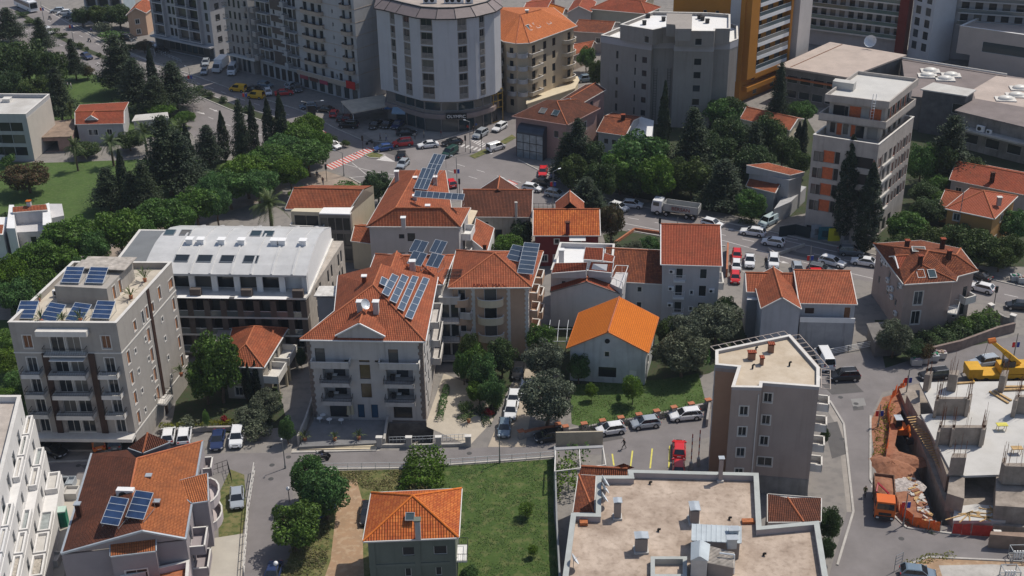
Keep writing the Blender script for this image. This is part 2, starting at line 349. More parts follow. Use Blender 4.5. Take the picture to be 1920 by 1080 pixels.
BARK=mat('bark',(.12,.085,.06),.9,.3,3.)
def leafcloud(name,pts,nrm,size,mt,seed,asp=.6,rand=.9):
 g=np.random.default_rng(seed); n=len(pts); nm=nrm+g.normal(0,rand,(n,3)); nm/=np.linalg.norm(nm,axis=1)[:,None]+1e-9
 t=np.cross(nm,g.normal(0,1,(n,3))); t/=np.linalg.norm(t,axis=1)[:,None]+1e-9; b=np.cross(nm,t)
 s=(size*(.6+.8*g.random(n)))[:,None] if np.isscalar(size) else (size*(.6+.8*g.random(n)))[:,None]
 v=np.stack([pts-t*s*.5,pts+b*s*asp*.5,pts+t*s*.5,pts-b*s*asp*.5],1).reshape(-1,3)
 me=bpy.data.meshes.new(name); me.vertices.add(4*n); me.vertices.foreach_set('co',v.astype(np.float32).ravel())
 me.loops.add(4*n); me.loops.foreach_set('vertex_index',np.arange(4*n,dtype=np.int32)); me.polygons.add(n)
 me.polygons.foreach_set('loop_start',np.arange(0,4*n,4,dtype=np.int32)); me.polygons.foreach_set('loop_total',np.full(n,4,dtype=np.int32))
 me.materials.append(mt); me.update(calc_edges=True); return me
def sph(g,n):
 d=g.normal(0,1,(n,3)); return d/np.linalg.norm(d,axis=1)[:,None]
def clumps(seed,cs,rs,per,squash=.8,up=False):
 g=np.random.default_rng(seed); P_=[];N_=[]
 for c,r in zip(cs,rs):
  n=int(per*r*r); d=sph(g,n);
  if up: d[:,2]=np.abs(d[:,2])*1.0-.25*(g.random(n)<.3)
  rr=r*(.72+.32*g.random(n))[:,None]; d2=d*rr; d2[:,2]*=squash; P_.append(c+d2); N_.append(d)
 return np.concatenate(P_),np.concatenate(N_)
def trunkmesh(h,r,seed,br=5,spread=1.2,top=.55):
 b=MB(); q=random.Random(seed); p=Vector((0,0,0)); last=p
 for i in range(4):
  n_=Vector((q.uniform(-.12,.12)*h*.2,q.uniform(-.12,.12)*h*.2,h*top*(i+1)/4)); b.tube(last,n_,r*(1-.12*i),7,0,r*(1-.12*(i+1)),cap=False); last=n_
 for k in range(br):
  a=2*math.pi*k/br+q.uniform(-.4,.4); e=last+Vector((math.cos(a)*spread,math.sin(a)*spread,h*(.22+.12*q.random()))); mid=(last+e)/2+Vector((0,0,-.15)); b.tube(last,mid,r*.45,5,0,r*.33,cap=False); b.tube(mid,e,r*.33,5,0,r*.12,cap=False)
 return b.mesh('trunk',[BARK])
TREES={}
def treeproto(name,tr,cr):
 root=thing(name,'x','tree',(0,0,0)); inst('trunk',tr,root,(0,0,0)); inst('crown',cr,root,(0,0,0)); return proto(root)
def mk_tree(kind,seed):
 g=np.random.default_rng(seed+100)
 if kind in('street','broad','deep','citrus','lime','autumn','olive'):
  dome={'street':.62,'broad':.9,'deep':.9,'citrus':.95,'lime':.9,'autumn':.8,'olive':.85}[kind]
  nc={'street':46,'broad':34,'deep':34,'citrus':28,'lime':22,'autumn':30,'olive':40}[kind]
  cs=[];rs=[]
  for i in range(nc):
   d=sph(g,1)[0]; d[2]=d[2]*.9+.12
   k=.62+.3*g.random() if kind!='lime' else .45+.5*g.random()
   cs.append(np.array([d[0]*3.3*k*1.1,d[1]*3.3*k*1.1,(5.2 if kind=='street' else 4.5)+d[2]*3.4*k*dome])); rs.append(.75+.75*g.random() if kind!='olive' else .55+.85*g.random())
  if kind=='street': cs+= [np.array([x*1.5,y*1.5,5.6]) for x in(-1,0,1) for y in(-1,0,1)]; rs+=[1.5]*9
  else: cs+=[np.array([x*1.3,y*1.3,z]) for x in(-1,1) for y in(-1,1) for z in(3.4,5.2)]; rs+=[1.5]*8
  per={'street':190,'broad':160,'deep':150,'citrus':140,'lime':110,'autumn':130,'olive':230}[kind]
  sz={'street':.34,'broad':.38,'deep':.38,'citrus':.40,'lime':.38,'autumn':.36,'olive':.30}[kind]
  p,n=clumps(seed,cs,rs,per,.8); mt={'street':L_STREET,'broad':L_STREET,'deep':L_DEEP,'citrus':L_CITRUS,'lime':L_LIME,'autumn':L_AUT,'olive':L_OLIVE}[kind]
  return treeproto({'street':'street_tree','olive':'olive_tree','citrus':'citrus_tree'}.get(kind,'broadleaf_tree'),trunkmesh(8,.26 if kind!='lime' else .15,seed,6,1.6),leafcloud('crown',p,n,sz,mt,seed,.62))
 if kind=='cypress': # H 14, width 3
  n=9000; z=g.random(n)**.85; prof=np.where(z<.12,.35+z/.12*.55,np.where(z<.5,.9+.1*np.sin((z-.12)/.38*3.14/2),np.maximum(.03,1-(z-.5)/.5)**.75))
  a=g.random(n)*2*math.pi; lump=1+.16*np.sin(a*3+z*17+seed)+.12*np.sin(a*5-z*31)+.1*np.sin(z*60+a*2)
  r=1.5*prof*lump*(.72+.33*g.random(n)); p=np.stack([r*np.cos(a),r*np.sin(a),.5+z*13.5],1); nn=np.stack([np.cos(a),np.sin(a),np.full(n,.5)],1)
  return treeproto('cypress_tree',trunkmesh(4,.2,seed,0),leafcloud('crown',p,nn,.42,L_CYP,seed,.35,.7))
 if kind in('conifer','cedar'): # H 14, width 8
  P_=[];N_=[]; wide=4.0; nl=17
  for i in range(nl):
   t=(i+.5)/nl; z=2.2+t*11.3; rl=(wide*(1-t)**.72+.25)*(.8+.35*g.random())
   nb=int(5+8*(1-t))
   for k in range(nb):
    a=2*math.pi*(k+g.random())/nb; ll=rl*(.65+.5*g.random()); droop=-.12*ll if kind=='cedar' else .08*ll
    m_=int(26+34*ll); u=g.random(m_)**.7; wd=.30+.34*(ll/4);
    off=g.normal(0,1,(m_,3))*np.array([wd,wd,wd*.42]); px=np.cos(a)*ll*u+off[:,0]; py=np.sin(a)*ll*u+off[:,1]; pz=z+droop*u*u+off[:,2]
    P_.append(np.stack([px,py,pz],1)); N_.append(np.tile([np.cos(a)*.3,np.sin(a)*.3,1.],(m_,1)))
  p=np.concatenate(P_); n=np.concatenate(N_)
  b=MB(); b.tube((0,0,0),(0,0,13),.32,7,0,.04); tr=b.mesh('trunk',[BARK])
  return treeproto('conifer_tree',tr,leafcloud('crown',p,n,.42,L_CON,seed,.45,.7))
 if kind=='palm': # H 7 width 7
  b=MB(); q=random.Random(seed)
  for i in range(9): b.tube((0,0,i*.5),(0,0,i*.5+.5),.30-.008*i,8,0,.27-.008*i)
  tr=b.mesh('trunk',[BARK]); c=MB()
  for k in range(46):
   a=q.uniform(0,6.28); el=q.uniform(-.35,1.25); ln=q.uniform(2.8,3.7); pts=[];
   for s in range(8):
    t=s/7; rr=ln*t*math.cos(el)*(1-.10*t); zz=4.6+ln*t*math.sin(el)-1.5*t*t*(1.1-.3*el); pts.append(Vector((math.cos(a)*rr,math.sin(a)*rr,zz)))
   sd=Vector((-math.sin(a),math.cos(a),0))
   for s in range(7):
    for sub in (0,.5):
     p0=pts[s].lerp(pts[s+1],sub); d=(pts[s+1]-pts[s]).normalized(); wd=.62*(1-abs((s+sub)/7-.35))
     for sg in(-1,1):
      tip=p0+sd*sg*wd+d*.30+Vector((0,0,-.22)); c.face([p0-d*.06,p0+d*.10,tip])
  return treeproto('palm_tree',tr,c.mesh('crown',[L_PALM]))
 if kind in('shrub','yshrub','oshrub','rshrub','lshrub'): # H 1.6 width 2
  cs=[np.array([g.normal(0,.35),g.normal(0,.35),.75+g.random()*.35]) for _ in range(7)]; rs=[.45+.2*g.random() for _ in range(7)]
  p,n=clumps(seed,cs,rs,330,.9); mt={'shrub':L_DEEP,'yshrub':L_YEL,'oshrub':L_OLIVE,'rshrub':L_RED,'lshrub':L_CITRUS}[kind]
  b=MB();
  for k in range(5): b.tube((0,0,0),(g.normal(0,.3),g.normal(0,.3),.9),.03,4)
  root=thing('shrub','x','shrub',(0,0,0)); inst('stem',b.mesh('stem',[BARK]),root,(0,0,0)); inst('foliage',leafcloud('foliage',p,n,.22,mt,seed,.6),root,(0,0,0)); return proto(root)
DIM={'cypress':(14,3.2),'conifer':(14,8),'cedar':(14,8),'palm':(6.6,6.6),'shrub':(1.6,2),'yshrub':(1.6,2),'oshrub':(1.6,2),'rshrub':(1.6,2),'lshrub':(1.6,2)}
TCOUNT=[0]
def tree(kind,px,py,h,wpx,label,group=None,var=None,z0=0.,cat=None):
 """px,py = pixel of the tip of the crown, h = height in metres, wpx = width of the crown in photo pixels"""
 nv=1 if kind in('palm','autumn','lime','yshrub','oshrub','rshrub','lshrub') else (3 if kind in('street','deep','cypress','conifer','olive') else 2)
 TCOUNT[0]+=1; v=(TCOUNT[0] if var is None else var)%nv
 if (kind,v) not in TREES: TREES[(kind,v)]=mk_tree(kind,v*17+3)
 H0,W0=DIM.get(kind,(8.3,8.0)); top=P(px,py,h+z0); base=Vector((top.x,top.y,z0)); wm=wpx/PX((top.x,top.y,h*.6+z0))
 s=wm/W0
 return dup(TREES[(kind,v)],base,rnd.uniform(0,6.28),(s,s,h/H0),label,group,cat or ('shrub' if 'shrub' in kind else ('palm tree' if kind=='palm' else 'tree')))
def hedge(name,pix,wd,h,mt,label,cat='hedge',z=0.,dens=60,size=.25,group=None):
 """a clipped or climbing hedge along ground pixels"""
 pts=[P(x,y,z) for x,y in pix]; g=np.random.default_rng(int(abs(pix[0][0])*7)); PP=[];NN=[]
 tot=0
 for a,b in zip(pts,pts[1:]):
  l=(b-a).length; n=int(dens*l*(wd+h)); d=(b-a).normalized(); s=Vector((-d.y,d.x,0)); u=g.random(n)*l
  ang=g.random(n)*math.pi; k=.8+.35*g.random(n); bump_=1+.15*np.sin(u*2.3)+.1*np.sin(u*5.1)
  cx=np.cos(ang)*wd/2*k*bump_; cz=np.minimum(1,np.sin(ang)*1.25)*h*k*.92*bump_
  PP.append(np.stack([a.x+d.x*u+s.x*cx,a.y+d.y*u+s.y*cx,z+cz],1)); NN.append(np.stack([s.x*np.cos(ang),s.y*np.cos(ang),np.sin(ang)],1))
 p=np.concatenate(PP); me=leafcloud(name,p,np.concatenate(NN),size,mt,5,.6)
 o=bpy.data.objects.new(name,me); COL.objects.link(o); tag(o,label,cat,group); return o
def quadpts(a,b,c,h,d=None):
 """three (or four) roof corner pixels at height h: front-left, front-right, back-right"""
 A,B,C=P(*a,h),P(*b,h),P(*c,h); D=P(*d,h) if d else A+(C-B)
 return [Vector((q.x,q.y)) for q in (A,B,C,D)]
def squarish(pts):
 """square a footprint up: keeps the front edge and the depth"""
 A,B,C,D=pts; u=(B-A).normalized(); n=Vector((-u.y,u.x)); dp=(C-B).dot(n); return [A,B,B+n*dp,A+n*dp]
def off(poly,d):
 """offset a counter-clockwise outline outwards by d"""
 n=len(poly); out=[]
 for i in range(n):
  a=Vector(poly[i-1][:2]);b=Vector(poly[i][:2]);c=Vector(poly[(i+1)%n][:2])
  e1=(b-a).normalized(); e2=(c-b).normalized(); n1=Vector((e1.y,-e1.x)); n2=Vector((e2.y,-e2.x)); bis=(n1+n2); L_=bis.length
  bis=bis/L_ if L_>1e-6 else n1; k=d/max(.35,bis.dot(n1)); out.append(b+bis*k)
 return out
WM={}
def wmesh(w_,h,style,ms):
 """window frame mesh + pane mesh. Local x along the wall, -y outwards, z up, origin bottom centre"""
 key=(round(w_,2),round(h,2),style,tuple(m_.name for m_ in ms))
 if key in WM: return WM[key]
 fr,gl=ms[0],ms[1]; b=MB(); x=w_/2; t=.07 if style!='trim' else .13; d=.03
 if style=='trim':   # proud surround
  for q in ((-x-t,0,x+t,0),): pass
  b.box(-x-t,-.045,-t,x+t,.0,0); b.box(-x-t,-.04,h,x+t,.0,h+t); b.box(-x-t,-.042,0,-x,.0,h); b.box(x,-.042,0,x+t,.0,h)
 f=.06; y0,y1=.10,.16
 b.box(-x,y0,0,x,y1,f); b.box(-x,y0,h-f,x,y1,h); b.box(-x,y0,f,-x+f,y1,h-f); b.box(x-f,y0,f,x,y1,h-f)
 if w_>.9 and style!='plain': b.box(-.03,y0,f,.03,y1,h-f)
 if style=='sill': b.box(-x-.1,-.10,-.09,x+.1,.0,0.)
 g=MB()
 if style=='shutter' or style=='shut':
  g.box(-x+f,.06,f,x-f,.13,h-f)
  for k in range(int(h/.22)): g.box(-x+f+.03,.045,f+.04+k*.22,x-f-.03,.06,f+.14+k*.22)
 else: g.face([(-x+f,y0+.02,f),(x-f,y0+.02,f),(x-f,y0+.02,h-f),(-x+f,y0+.02,h-f)])
 WM[key]=(b.mesh('window_frame',[fr]),g.mesh('pane',[gl])); return WM[key]
class Bld:
 def __init__(s,name,label,pts,h,wall,z0=0.,cat='building',group=None):
  s.pts=[Vector(p[:2]) for p in pts]; s.h=h; s.wall=wall; s.z0=z0
  c=sum(s.pts,Vector((0,0)))/len(s.pts); s.root=thing(name,label,cat,(c.x,c.y,z0),group)
  s.holes={i:[] for i in range(len(pts))}; s.wins=[]; s.wf=TRIM; s.gl=GLASS; s.extra=MB(); s.nw=0
 def elen(s,e): n=len(s.pts); return (s.pts[(e+1)%n]-s.pts[e%n]).length
 def win(s,e,us,zs,w_,h,style='plain',fr=None,gl=None,name='window',frac=True):
  """openings on edge e: us = centres (fraction of the edge), zs = sill heights"""
  L=s.elen(e)
  for u in us:
   for z in zs:
    c=u*L if frac else u
    if c-w_/2<.05 or c+w_/2>L-.05 or z+h>s.h-.05: continue
    s.holes[e].append((c-w_/2,c+w_/2,z,z+h)); s.wins.append((e,c,z,w_,h,style,fr or s.wf,gl or s.gl,name))
 def hole(s,e,u0,u1,z0,z1): s.holes[e].append((u0,u1,z0,z1))
 def edge(s,e,u,out=0.):
  n=len(s.pts); a=s.pts[e%n]; d=(s.pts[(e+1)%n]-a).normalized(); p=a+d*u+Vector((d.y,-d.x))*out; return p,d
 def finish(s,top=True,wallname='wall',recess=.22):
  b=MB(); n=len(s.pts)
  for e in range(n):
   L=s.elen(e); a=s.pts[e]; d=(s.pts[(e+1)%n]-a)/L; nin=Vector((-d.y,d.x))
   H=[q for q in s.holes[e] if q[0]>=-.01 and q[1]<=L+.01]
   xs=sorted(set([0,L]+[q[0] for q in H]+[q[1] for q in H])); zs=sorted(set([0,s.h]+[q[2] for q in H]+[q[3] for q in H]))
   def W(u,z,i=0.): p=a+d*u+nin*i; return (p.x,p.y,z+s.z0)
   for i in range(len(xs)-1):
    if xs[i+1]-xs[i]<1e-4: continue
    run=None
    for j in range(len(zs)-1):
     cx=(xs[i]+xs[i+1])/2; cz=(zs[j]+zs[j+1])/2
     ins=any(q[0]<cx<q[1] and q[2]<cz<q[3] for q in H)
     if not ins:
      if run is None: run=zs[j]
     if ins and run is not None: b.face([W(xs[i],run),W(xs[i+1],run),W(xs[i+1],zs[j]),W(xs[i],zs[j])]); run=None
    if run is not None: b.face([W(xs[i],run),W(xs[i+1],run),W(xs[i+1],s.h),W(xs[i],s.h)])
   for (u0,u1,z0,z1) in H:
    r=recess
    b.face([W(u0,z0),W(u1,z0),W(u1,z0,r),W(u0,z0,r)]); b.face([W(u0,z1,r),W(u1,z1,r),W(u1,z1),W(u0,z1)])
    b.face([W(u0,z0),W(u0,z0,r),W(u0,z1,r),W(u0,z1)]); b.face([W(u1,z0,r),W(u1,z0),W(u1,z1),W(u1,z1,r)])
  if top: b.face([(p.x,p.y,s.h+s.z0) for p in s.pts])
  s.wo=b.build(wallname,[s.wall],s.root)
  s.wins.sort(key=lambda q:-q[3]*q[4])
  for k,(e,c,z,w_,h,style,fr,gl,name) in enumerate(s.wins):
   fm,pm=wmesh(w_,h,style,(fr,gl)); p,d=s.edge(e,c);
   if s.nw>=100: continue
   s.nw+=1; o=inst(name,fm,s.root,(p.x,p.y,z+s.z0),math.atan2(d.y,d.x)); q=bpy.data.objects.new('pane',pm); COL.objects.link(q); q.parent=o
  s.late=s.wins[100:]
  if s.late:
   b=MB()
   for (e,c,z,w_,h,style,fr,gl,name) in s.late:
    a,d=s.edge(e,c-w_/2,-.12); c2,_=s.edge(e,c+w_/2,-.12); b.face([(a.x,a.y,z+s.z0),(c2.x,c2.y,z+s.z0),(c2.x,c2.y,z+h+s.z0),(a.x,a.y,z+h+s.z0)])
   tag(b.build('small_windows',[s.gl],s.root),kind='stuff')
  return s
 def flat(s,par=.9,t=.3,roofm=None,capm=None,inset=0.,name='flat_roof',drop=0.):
  """parapet ring and roof surface"""
  o=s.pts; i=off(o,-t); b=MB(); n=len(o); z=s.h+s.z0
  for k in range(n):
   j=(k+1)%n; q=[o[k],o[j],i[j],i[k]]; b.prism(q,z,z+par,0,bot=False)
  s.par=b.build('parapet',[s.wall],s.root)
  c=MB(); oo=off(o,.06); ii=off(o,-t-.05)
  for k in range(n):
   j=(k+1)%n; c.prism([oo[k],oo[j],ii[j],ii[k]],z+par,z+par+.07,0)
  c.build('coping',[capm or TRIM],s.root)
  r=MB(); r.face([(p.x,p.y,z+.02) for p in i]); s.roof=r.build(name,[roofm or CONCL],s.root); s.rz=z+.02; return s
 def band(s,zs,h=.25,out=.06,m=None,name='cornice',edges=None):
  b=MB()
  for z in zs:
   o=off(s.pts,out)
   for k in range(len(o)):
    if edges is not None and k not in edges: continue
    j=(k+1)%len(o); b.prism([o[k],o[j],s.pts[j],s.pts[k]],z+s.z0,z+h+s.z0)
  return b.build(name,[m or TRIM],s.root)
 def niche(s,e,u,w_,z,h,depth=1.3,m=None):
  """a recessed loggia with a dark glazed door at its back"""
  c=u*s.elen(e); s.hole(e,c-w_/2,c+w_/2,z,z+h); p,d=s.edge(e,c); n=Vector((d.y,-d.x)); a,b_=p-d*w_/2-n*.2,p+d*w_/2-n*.2; ai,bi=a-n*depth,b_-n*depth; z+=s.z0; t=z+h; b=MB()
  V=lambda q,k:(q.x,q.y,k)
  for f in ([V(ai,z),V(bi,z),V(bi,t),V(ai,t)],[V(a,z),V(ai,z),V(ai,t),V(a,t)],[V(bi,z),V(b_,z),V(b_,t),V(bi,t)],[V(a,z),V(b_,z),V(bi,z),V(ai,z)],[V(ai,t),V(bi,t),V(b_,t),V(a,t)]): b.face(f)
  o=b.build('loggia',[m or s.wall],s.root); g=MB(); q=(p-n*(.15+depth)).lerp(p-n*(.15+depth)+d*w_/2,.1); g.obox(q,d,.8,.03,z,z+h-.35); g.build('door',[GLASS],o)
  f=MB(); q=p-n*depth*.5-d*w_*.3; f.obox(q,d,.3,.25,z,z+.75); f.obox(q+d*.8,d,.3,.3,z+.65,z+.7,1); f.build('balcony_furniture',[PLASTIC,WHITE],o)
 def balc(s,e,c,w_,z,d=1.4,style='solid',par=.95,m=None,rm=None,frac=True,name='balcony',sh=.22,label=None):
  """a balcony centred c on edge e; parapet solid, railing, or glass"""
  L=s.elen(e); c=c*L if frac else c; m=m or s.wall; u0,u1=c-w_/2,c+w_/2; t=.13
  p0,dd=s.edge(e,u0,.0); p1,_=s.edge(e,u1,.0); p2,_=s.edge(e,u1,d); p3,_=s.edge(e,u0,d); z+=s.z0
  if style=='curve':
   pm=[s.edge(e,u0+(u1-u0)*(.5-.5*math.cos(a*math.pi/8)),d*math.sin(a*math.pi/8)**.7 if 0<a<8 else 0)[0] for a in range(9)]
   out=[p0]+pm[1:8]+[p1]
  elif style=='chamf': out=[p0]+[s.edge(e,u0+.0,d*.55)[0],s.edge(e,u0+d*.5,d)[0],s.edge(e,u1-d*.5,d)[0],s.edge(e,u1,d*.55)[0]]+[p1]
  else: out=[p0,p3,p2,p1]
  b=MB(); b.prism(out,z-sh,z)
  if style in('solid','curve','chamf'):
   for a,q in zip(out,out[1:]):
    dv=(q-a).normalized(); nn=Vector((-dv.y,dv.x)); b.prism([a,q,q+nn*t,a+nn*t],z,z+par)
   o=b.build(name,[m],s.root)
   r=MB()
   for a,q in zip(out,out[1:]):
    dv=(q-a).normalized(); nn=Vector((-dv.y,dv.x)); r.prism([a-nn*.03,q-nn*.03,q+nn*(t+.03),a+nn*(t+.03)],z+par,z+par+.06)
   r.build('railing',[rm or TRIM],o)
  elif style=='rail' or style=='kerbrail':
   lo=0.
   if style=='kerbrail':
    lo=.42
    for a,q in zip(out,out[1:]):
     dv=(q-a).normalized(); nn=Vector((-dv.y,dv.x)); b.prism([a,q,q+nn*t,a+nn*t],z,z+lo)
   o=b.build(name,[m],s.root); r=MB()
   for a,q in zip(out,out[1:]):
    l=(q-a).length; k=max(1,int(l/.22)); r.tube((a.x,a.y,z+1.0),(q.x,q.y,z+1.0),.035,4); r.tube((a.x,a.y,z+lo+.08),(q.x,q.y,z+lo+.08),.02,4)
    for i_ in range(k+1):
     v=a.lerp(q,i_/k); r.tube((v.x,v.y,z+lo),(v.x,v.y,z+1.0),.014,3,cap=False)
   r.build('railing',[rm or BLACKM],o)
  else:
   o=b.build(name,[m],s.root); r=MB()
   for a,q in zip(out,out[1:]):
    dv=(q-a).normalized(); nn=Vector((-dv.y,dv.x)); r.prism([a,q,q+nn*.03,a+nn*.03],z+.02,z+.95,0); r.prism([a-nn*.01,q-nn*.01,q+nn*.05,a+nn*.05],z+.95,z+1.0,1)
   r.build('railing',[rm or RAILG,LIGHTM],o)
  if label: o['label']=label
  return o
CAPM=mat('ridge tiles',(.40,.13,.06),.85,.25,2.)
def roofobj(root,planes,ridges,m,name='roof',thick=.16,capm=None,eave=None,eavem=None):
 """planes: lists of xyz; ridges: polylines; eave: closed outline for the fascia board"""
 b=MB()
 for pl in planes: b.slope(pl,0)
 for rg in ridges:
  for a,q in zip(rg,rg[1:]): b.tube(Vector(a)+Vector((0,0,.03)),Vector(q)+Vector((0,0,.03)),.13,6,1)
 o=b.build(name,[m,capm or CAPM],root)
 if eave:
  f=MB(); n=len(eave)
  for k in range(n):
   a=Vector(eave[k]);c=Vector(eave[(k+1)%n]); d=Vector((c.x-a.x,c.y-a.y));
   if d.length<.05: continue
   d.normalize(); nn=Vector((d.y,-d.x,0)); dn=Vector((0,0,-thick*1.4))
   f.face([a+nn*.02,a+dn+nn*.02,c+dn+nn*.02,c+nn*.02]); f.face([a+nn*.02,c+nn*.02,c+nn*.12+Vector((0,0,-.02)),a+nn*.12+Vector((0,0,-.02))]); f.face([a+nn*.12+Vector((0,0,-.02)),c+nn*.12+Vector((0,0,-.02)),c+nn*.12+dn*.8,a+nn*.12+dn*.8])
  f.face([Vector(q)+Vector((0,0,-thick)) for q in eave][::-1])
  f.build('eaves',[eavem or TRIM],root)
 return o
def hip(bd,rise,m,over=.5,axis=None,frac=.5,name='roof',z=None,eavem=None,capm=None):
 p=off(bd.pts,over) if isinstance(bd,Bld) else bd['p']; z=(bd.h+bd.z0) if z is None else z; root=bd.root if isinstance(bd,Bld) else bd['root']
 A,B,C,D=[Vector((q.x,q.y,z)) for q in p];
 la=(B-A).length; lb=(C-B).length
 if axis is None: axis=0 if la>=lb else 1
 if axis==0:
  e=(D+A)/2; f=(B+C)/2; k=min(.5,lb*frac/la); r1=e.lerp(f,k); r2=f.lerp(e,k); r1.z=r2.z=z+rise
  pl=[[A,B,r2,r1],[B,C,r2],[C,D,r1,r2],[D,A,r1]]; rg=[[A,r1,r2,B],[D,r1],[C,r2]]
 else:
  e=(A+B)/2; f=(C+D)/2; k=min(.5,la*frac/lb); r1=e.lerp(f,k); r2=f.lerp(e,k); r1.z=r2.z=z+rise
  pl=[[A,B,r1],[B,C,r2,r1],[C,D,r2],[D,A,r1,r2]]; rg=[[A,r1,r2,C],[B,r1],[D,r2]]
 return roofobj(root,pl,rg,m,name,eave=[A,B,C,D],eavem=eavem,capm=capm)
def gable(bd,rise,m,over=.4,axis=0,name='roof',wallm=None,z=None,eavem=None,capm=None,asym=.5):
 """ridge along edge 0 (axis 0) or along edge 1 (axis 1)"""
 p=off(bd.pts,over); p0=bd.pts; z=(bd.h+bd.z0) if z is None else z
 A,B,C,D=[Vector((q.x,q.y,z)) for q in p]; a,b_,c,d=[Vector((q.x,q.y,z)) for q in p0]
 if axis==0:
  e=D.lerp(A,asym); f=C.lerp(B,asym); e.z=f.z=z+rise; pl=[[A,B,f,e],[C,D,e,f]]; g1=[d,a,d.lerp(a,asym)]; g2=[b_,c,c.lerp(b_,asym)]
 else:
  e=A.lerp(B,asym); f=D.lerp(C,asym); e.z=f.z=z+rise; pl=[[B,C,f,e],[D,A,e,f]]; g1=[a,b_,a.lerp(b_,asym)]; g2=[c,d,d.lerp(c,asym)]
 for g in (g1,g2): w_=MB(); g[2].z=z+rise*.93; w_.face(g); w_.build('gable_wall',[wallm or bd.wall],bd.root)
 o=roofobj(bd.root,pl,[[e,f]],m,name,capm=capm)
 f_=MB()
 ed=([(A,B),(C,D)] if axis==0 else [(B,C),(D,A)]); vg=([(A,e),(e,D),(B,f),(f,C)] if axis==0 else [(A,e),(e,B),(D,f),(f,C)])
 for q,r in ed+vg: f_.tube(q+Vector((0,0,-.08)),r+Vector((0,0,-.08)),.11,4)
 f_.build('eaves',[eavem or TRIM],bd.root); return o
def solar(px,py,z,w_,l,tilt,rz,rows,cols,label,group,mt=None,legs=.35,name='solar_panel'):
 """panel array: px,py = pixel of the low front edge centre at height z"""
 c=P(px,py,z) if not isinstance(px,Vector) else px
 root=thing(name,label,'solar panel',(0,0,0),group); ca,sa=math.cos(tilt),math.sin(tilt)
 def T(x,y,o=0.): return (x,y*ca-o*sa,legs+y*sa+o*ca)
 b=MB(); b.face([T(-w_/2,0,-.05),T(-w_/2,l,-.05),T(w_/2,l,-.05),T(w_/2,0,-.05)])
 fr=.05
 for i in range(rows+1):
  y=l*i/rows; y0,y1=(y-fr/2,y+fr/2); v=[T(-w_/2,y0,-.05),T(w_/2,y0,-.05),T(w_/2,y1,-.05),T(-w_/2,y1,-.05),T(-w_/2,y0,.02),T(w_/2,y0,.02),T(w_/2,y1,.02),T(-w_/2,y1,.02)]
  for q in((0,1,5,4),(1,2,6,5),(2,3,7,6),(3,0,4,7),(4,5,6,7)): b.face([v[k] for k in q])
 for j in range(cols+1):
  x=-w_/2+w_*j/cols; x0,x1=x-fr/2,x+fr/2; v=[T(x0,0,-.05),T(x1,0,-.05),T(x1,l,-.05),T(x0,l,-.05),T(x0,0,.021),T(x1,0,.021),T(x1,l,.021),T(x0,l,.021)]
  for q in((0,1,5,4),(1,2,6,5),(2,3,7,6),(3,0,4,7),(4,5,6,7)): b.face([v[k] for k in q])
 b.build('frame',[LIGHTM],root)
 g=MB(); g.face([T(-w_/2,0),T(w_/2,0),T(w_/2,l),T(-w_/2,l)]); g.build('glass_pane',[mt or PV],root)
 s=MB()
 for x in(-w_/2+.1,w_/2-.1):
  s.tube((x,.05,0),T(x,.05,-.04),.03,4); e=T(x,l-.05,-.04); s.tube((x,e[1],0),e,.03,4); s.tube((x,.05,.03),(x,e[1],.03),.03,4)
 s.build('stand',[GREYM],root)
 root.location=c; root.rotation_euler=(0,0,rz); return root
def chimney(p,w_,d,h,m,label,cap=None,name='chimney',z=None,cat='chimney',group=None,parent=None,rz=0):
 root=parent
 b=MB(); x,y,z=p; u=Vector((math.cos(rz),math.sin(rz))); b.obox((x,y),u,w_/2,d/2,z,z+h); o=b.build(name,[m],parent) if parent else b.build(name,[m])
 c=MB(); c.obox((x,y),u,w_/2+.1,d/2+.1,z+h+.12,z+h+.24); c.obox((x,y),u,w_/2-.08,d/2-.08,z+h,z+h+.12); c.build('chimney_cap',[cap or LIGHTM],o) if True else 0
 if not parent: tag(o,label,cat,group)
 elif label: o['label']=label
 return o
def acunit(p,rz,label,group='air conditioners',big=1.):
 root=thing('air_conditioner',label,'air conditioner',(0,0,0),group); k=big
 b=MB(); b.box(-.45*k,-.17*k,.05,.45*k,.17*k,.70*k); b.box(-.38*k,-.15*k,0,-.3*k,.15*k,.05); b.box(.3*k,-.15*k,0,.38*k,.15*k,.05); b.build('casing',[WHITE],root)
 f=MB(); f.tube((-.1*k,-.172*k,.38*k),(-.1*k,-.185*k,.38*k),.24*k,12); f.build('fan_grille',[BLACKM],root)
 root.location=p; root.rotation_euler=(0,0,rz); return root
def skylight(root,c,nrm,u,w_,l,label=None,gm=None):
 """roof window lying on a slope: c centre, nrm normal, u across"""
 c=Vector(c); n=Vector(nrm).normalized(); u=Vector(u).normalized(); v=n.cross(u); b=MB()
 def T(x,y,o): return c+u*x+v*y+n*o
 for x0,x1,y0,y1 in((-w_/2-.08,w_/2+.08,-l/2-.08,-l/2),(-w_/2-.08,w_/2+.08,l/2,l/2+.08),(-w_/2-.08,-w_/2,-l/2,l/2),(w_/2,w_/2+.08,-l/2,l/2)):
  q=[T(x0,y0,0),T(x1,y0,0),T(x1,y1,0),T(x0,y1,0),T(x0,y0,.16),T(x1,y0,.16),T(x1,y1,.16),T(x0,y1,.16)]
  for f in((0,1,5,4),(1,2,6,5),(2,3,7,6),(3,0,4,7),(4,5,6,7)): b.face([q[k] for k in f])
 o=b.build('skylight',[GREYM],root); g=MB(); g.face([T(-w_/2,-l/2,.1),T(w_/2,-l/2,.1),T(w_/2,l/2,.1),T(-w_/2,l/2,.1)]); g.build('pane',[gm or GLASSB],o); return o
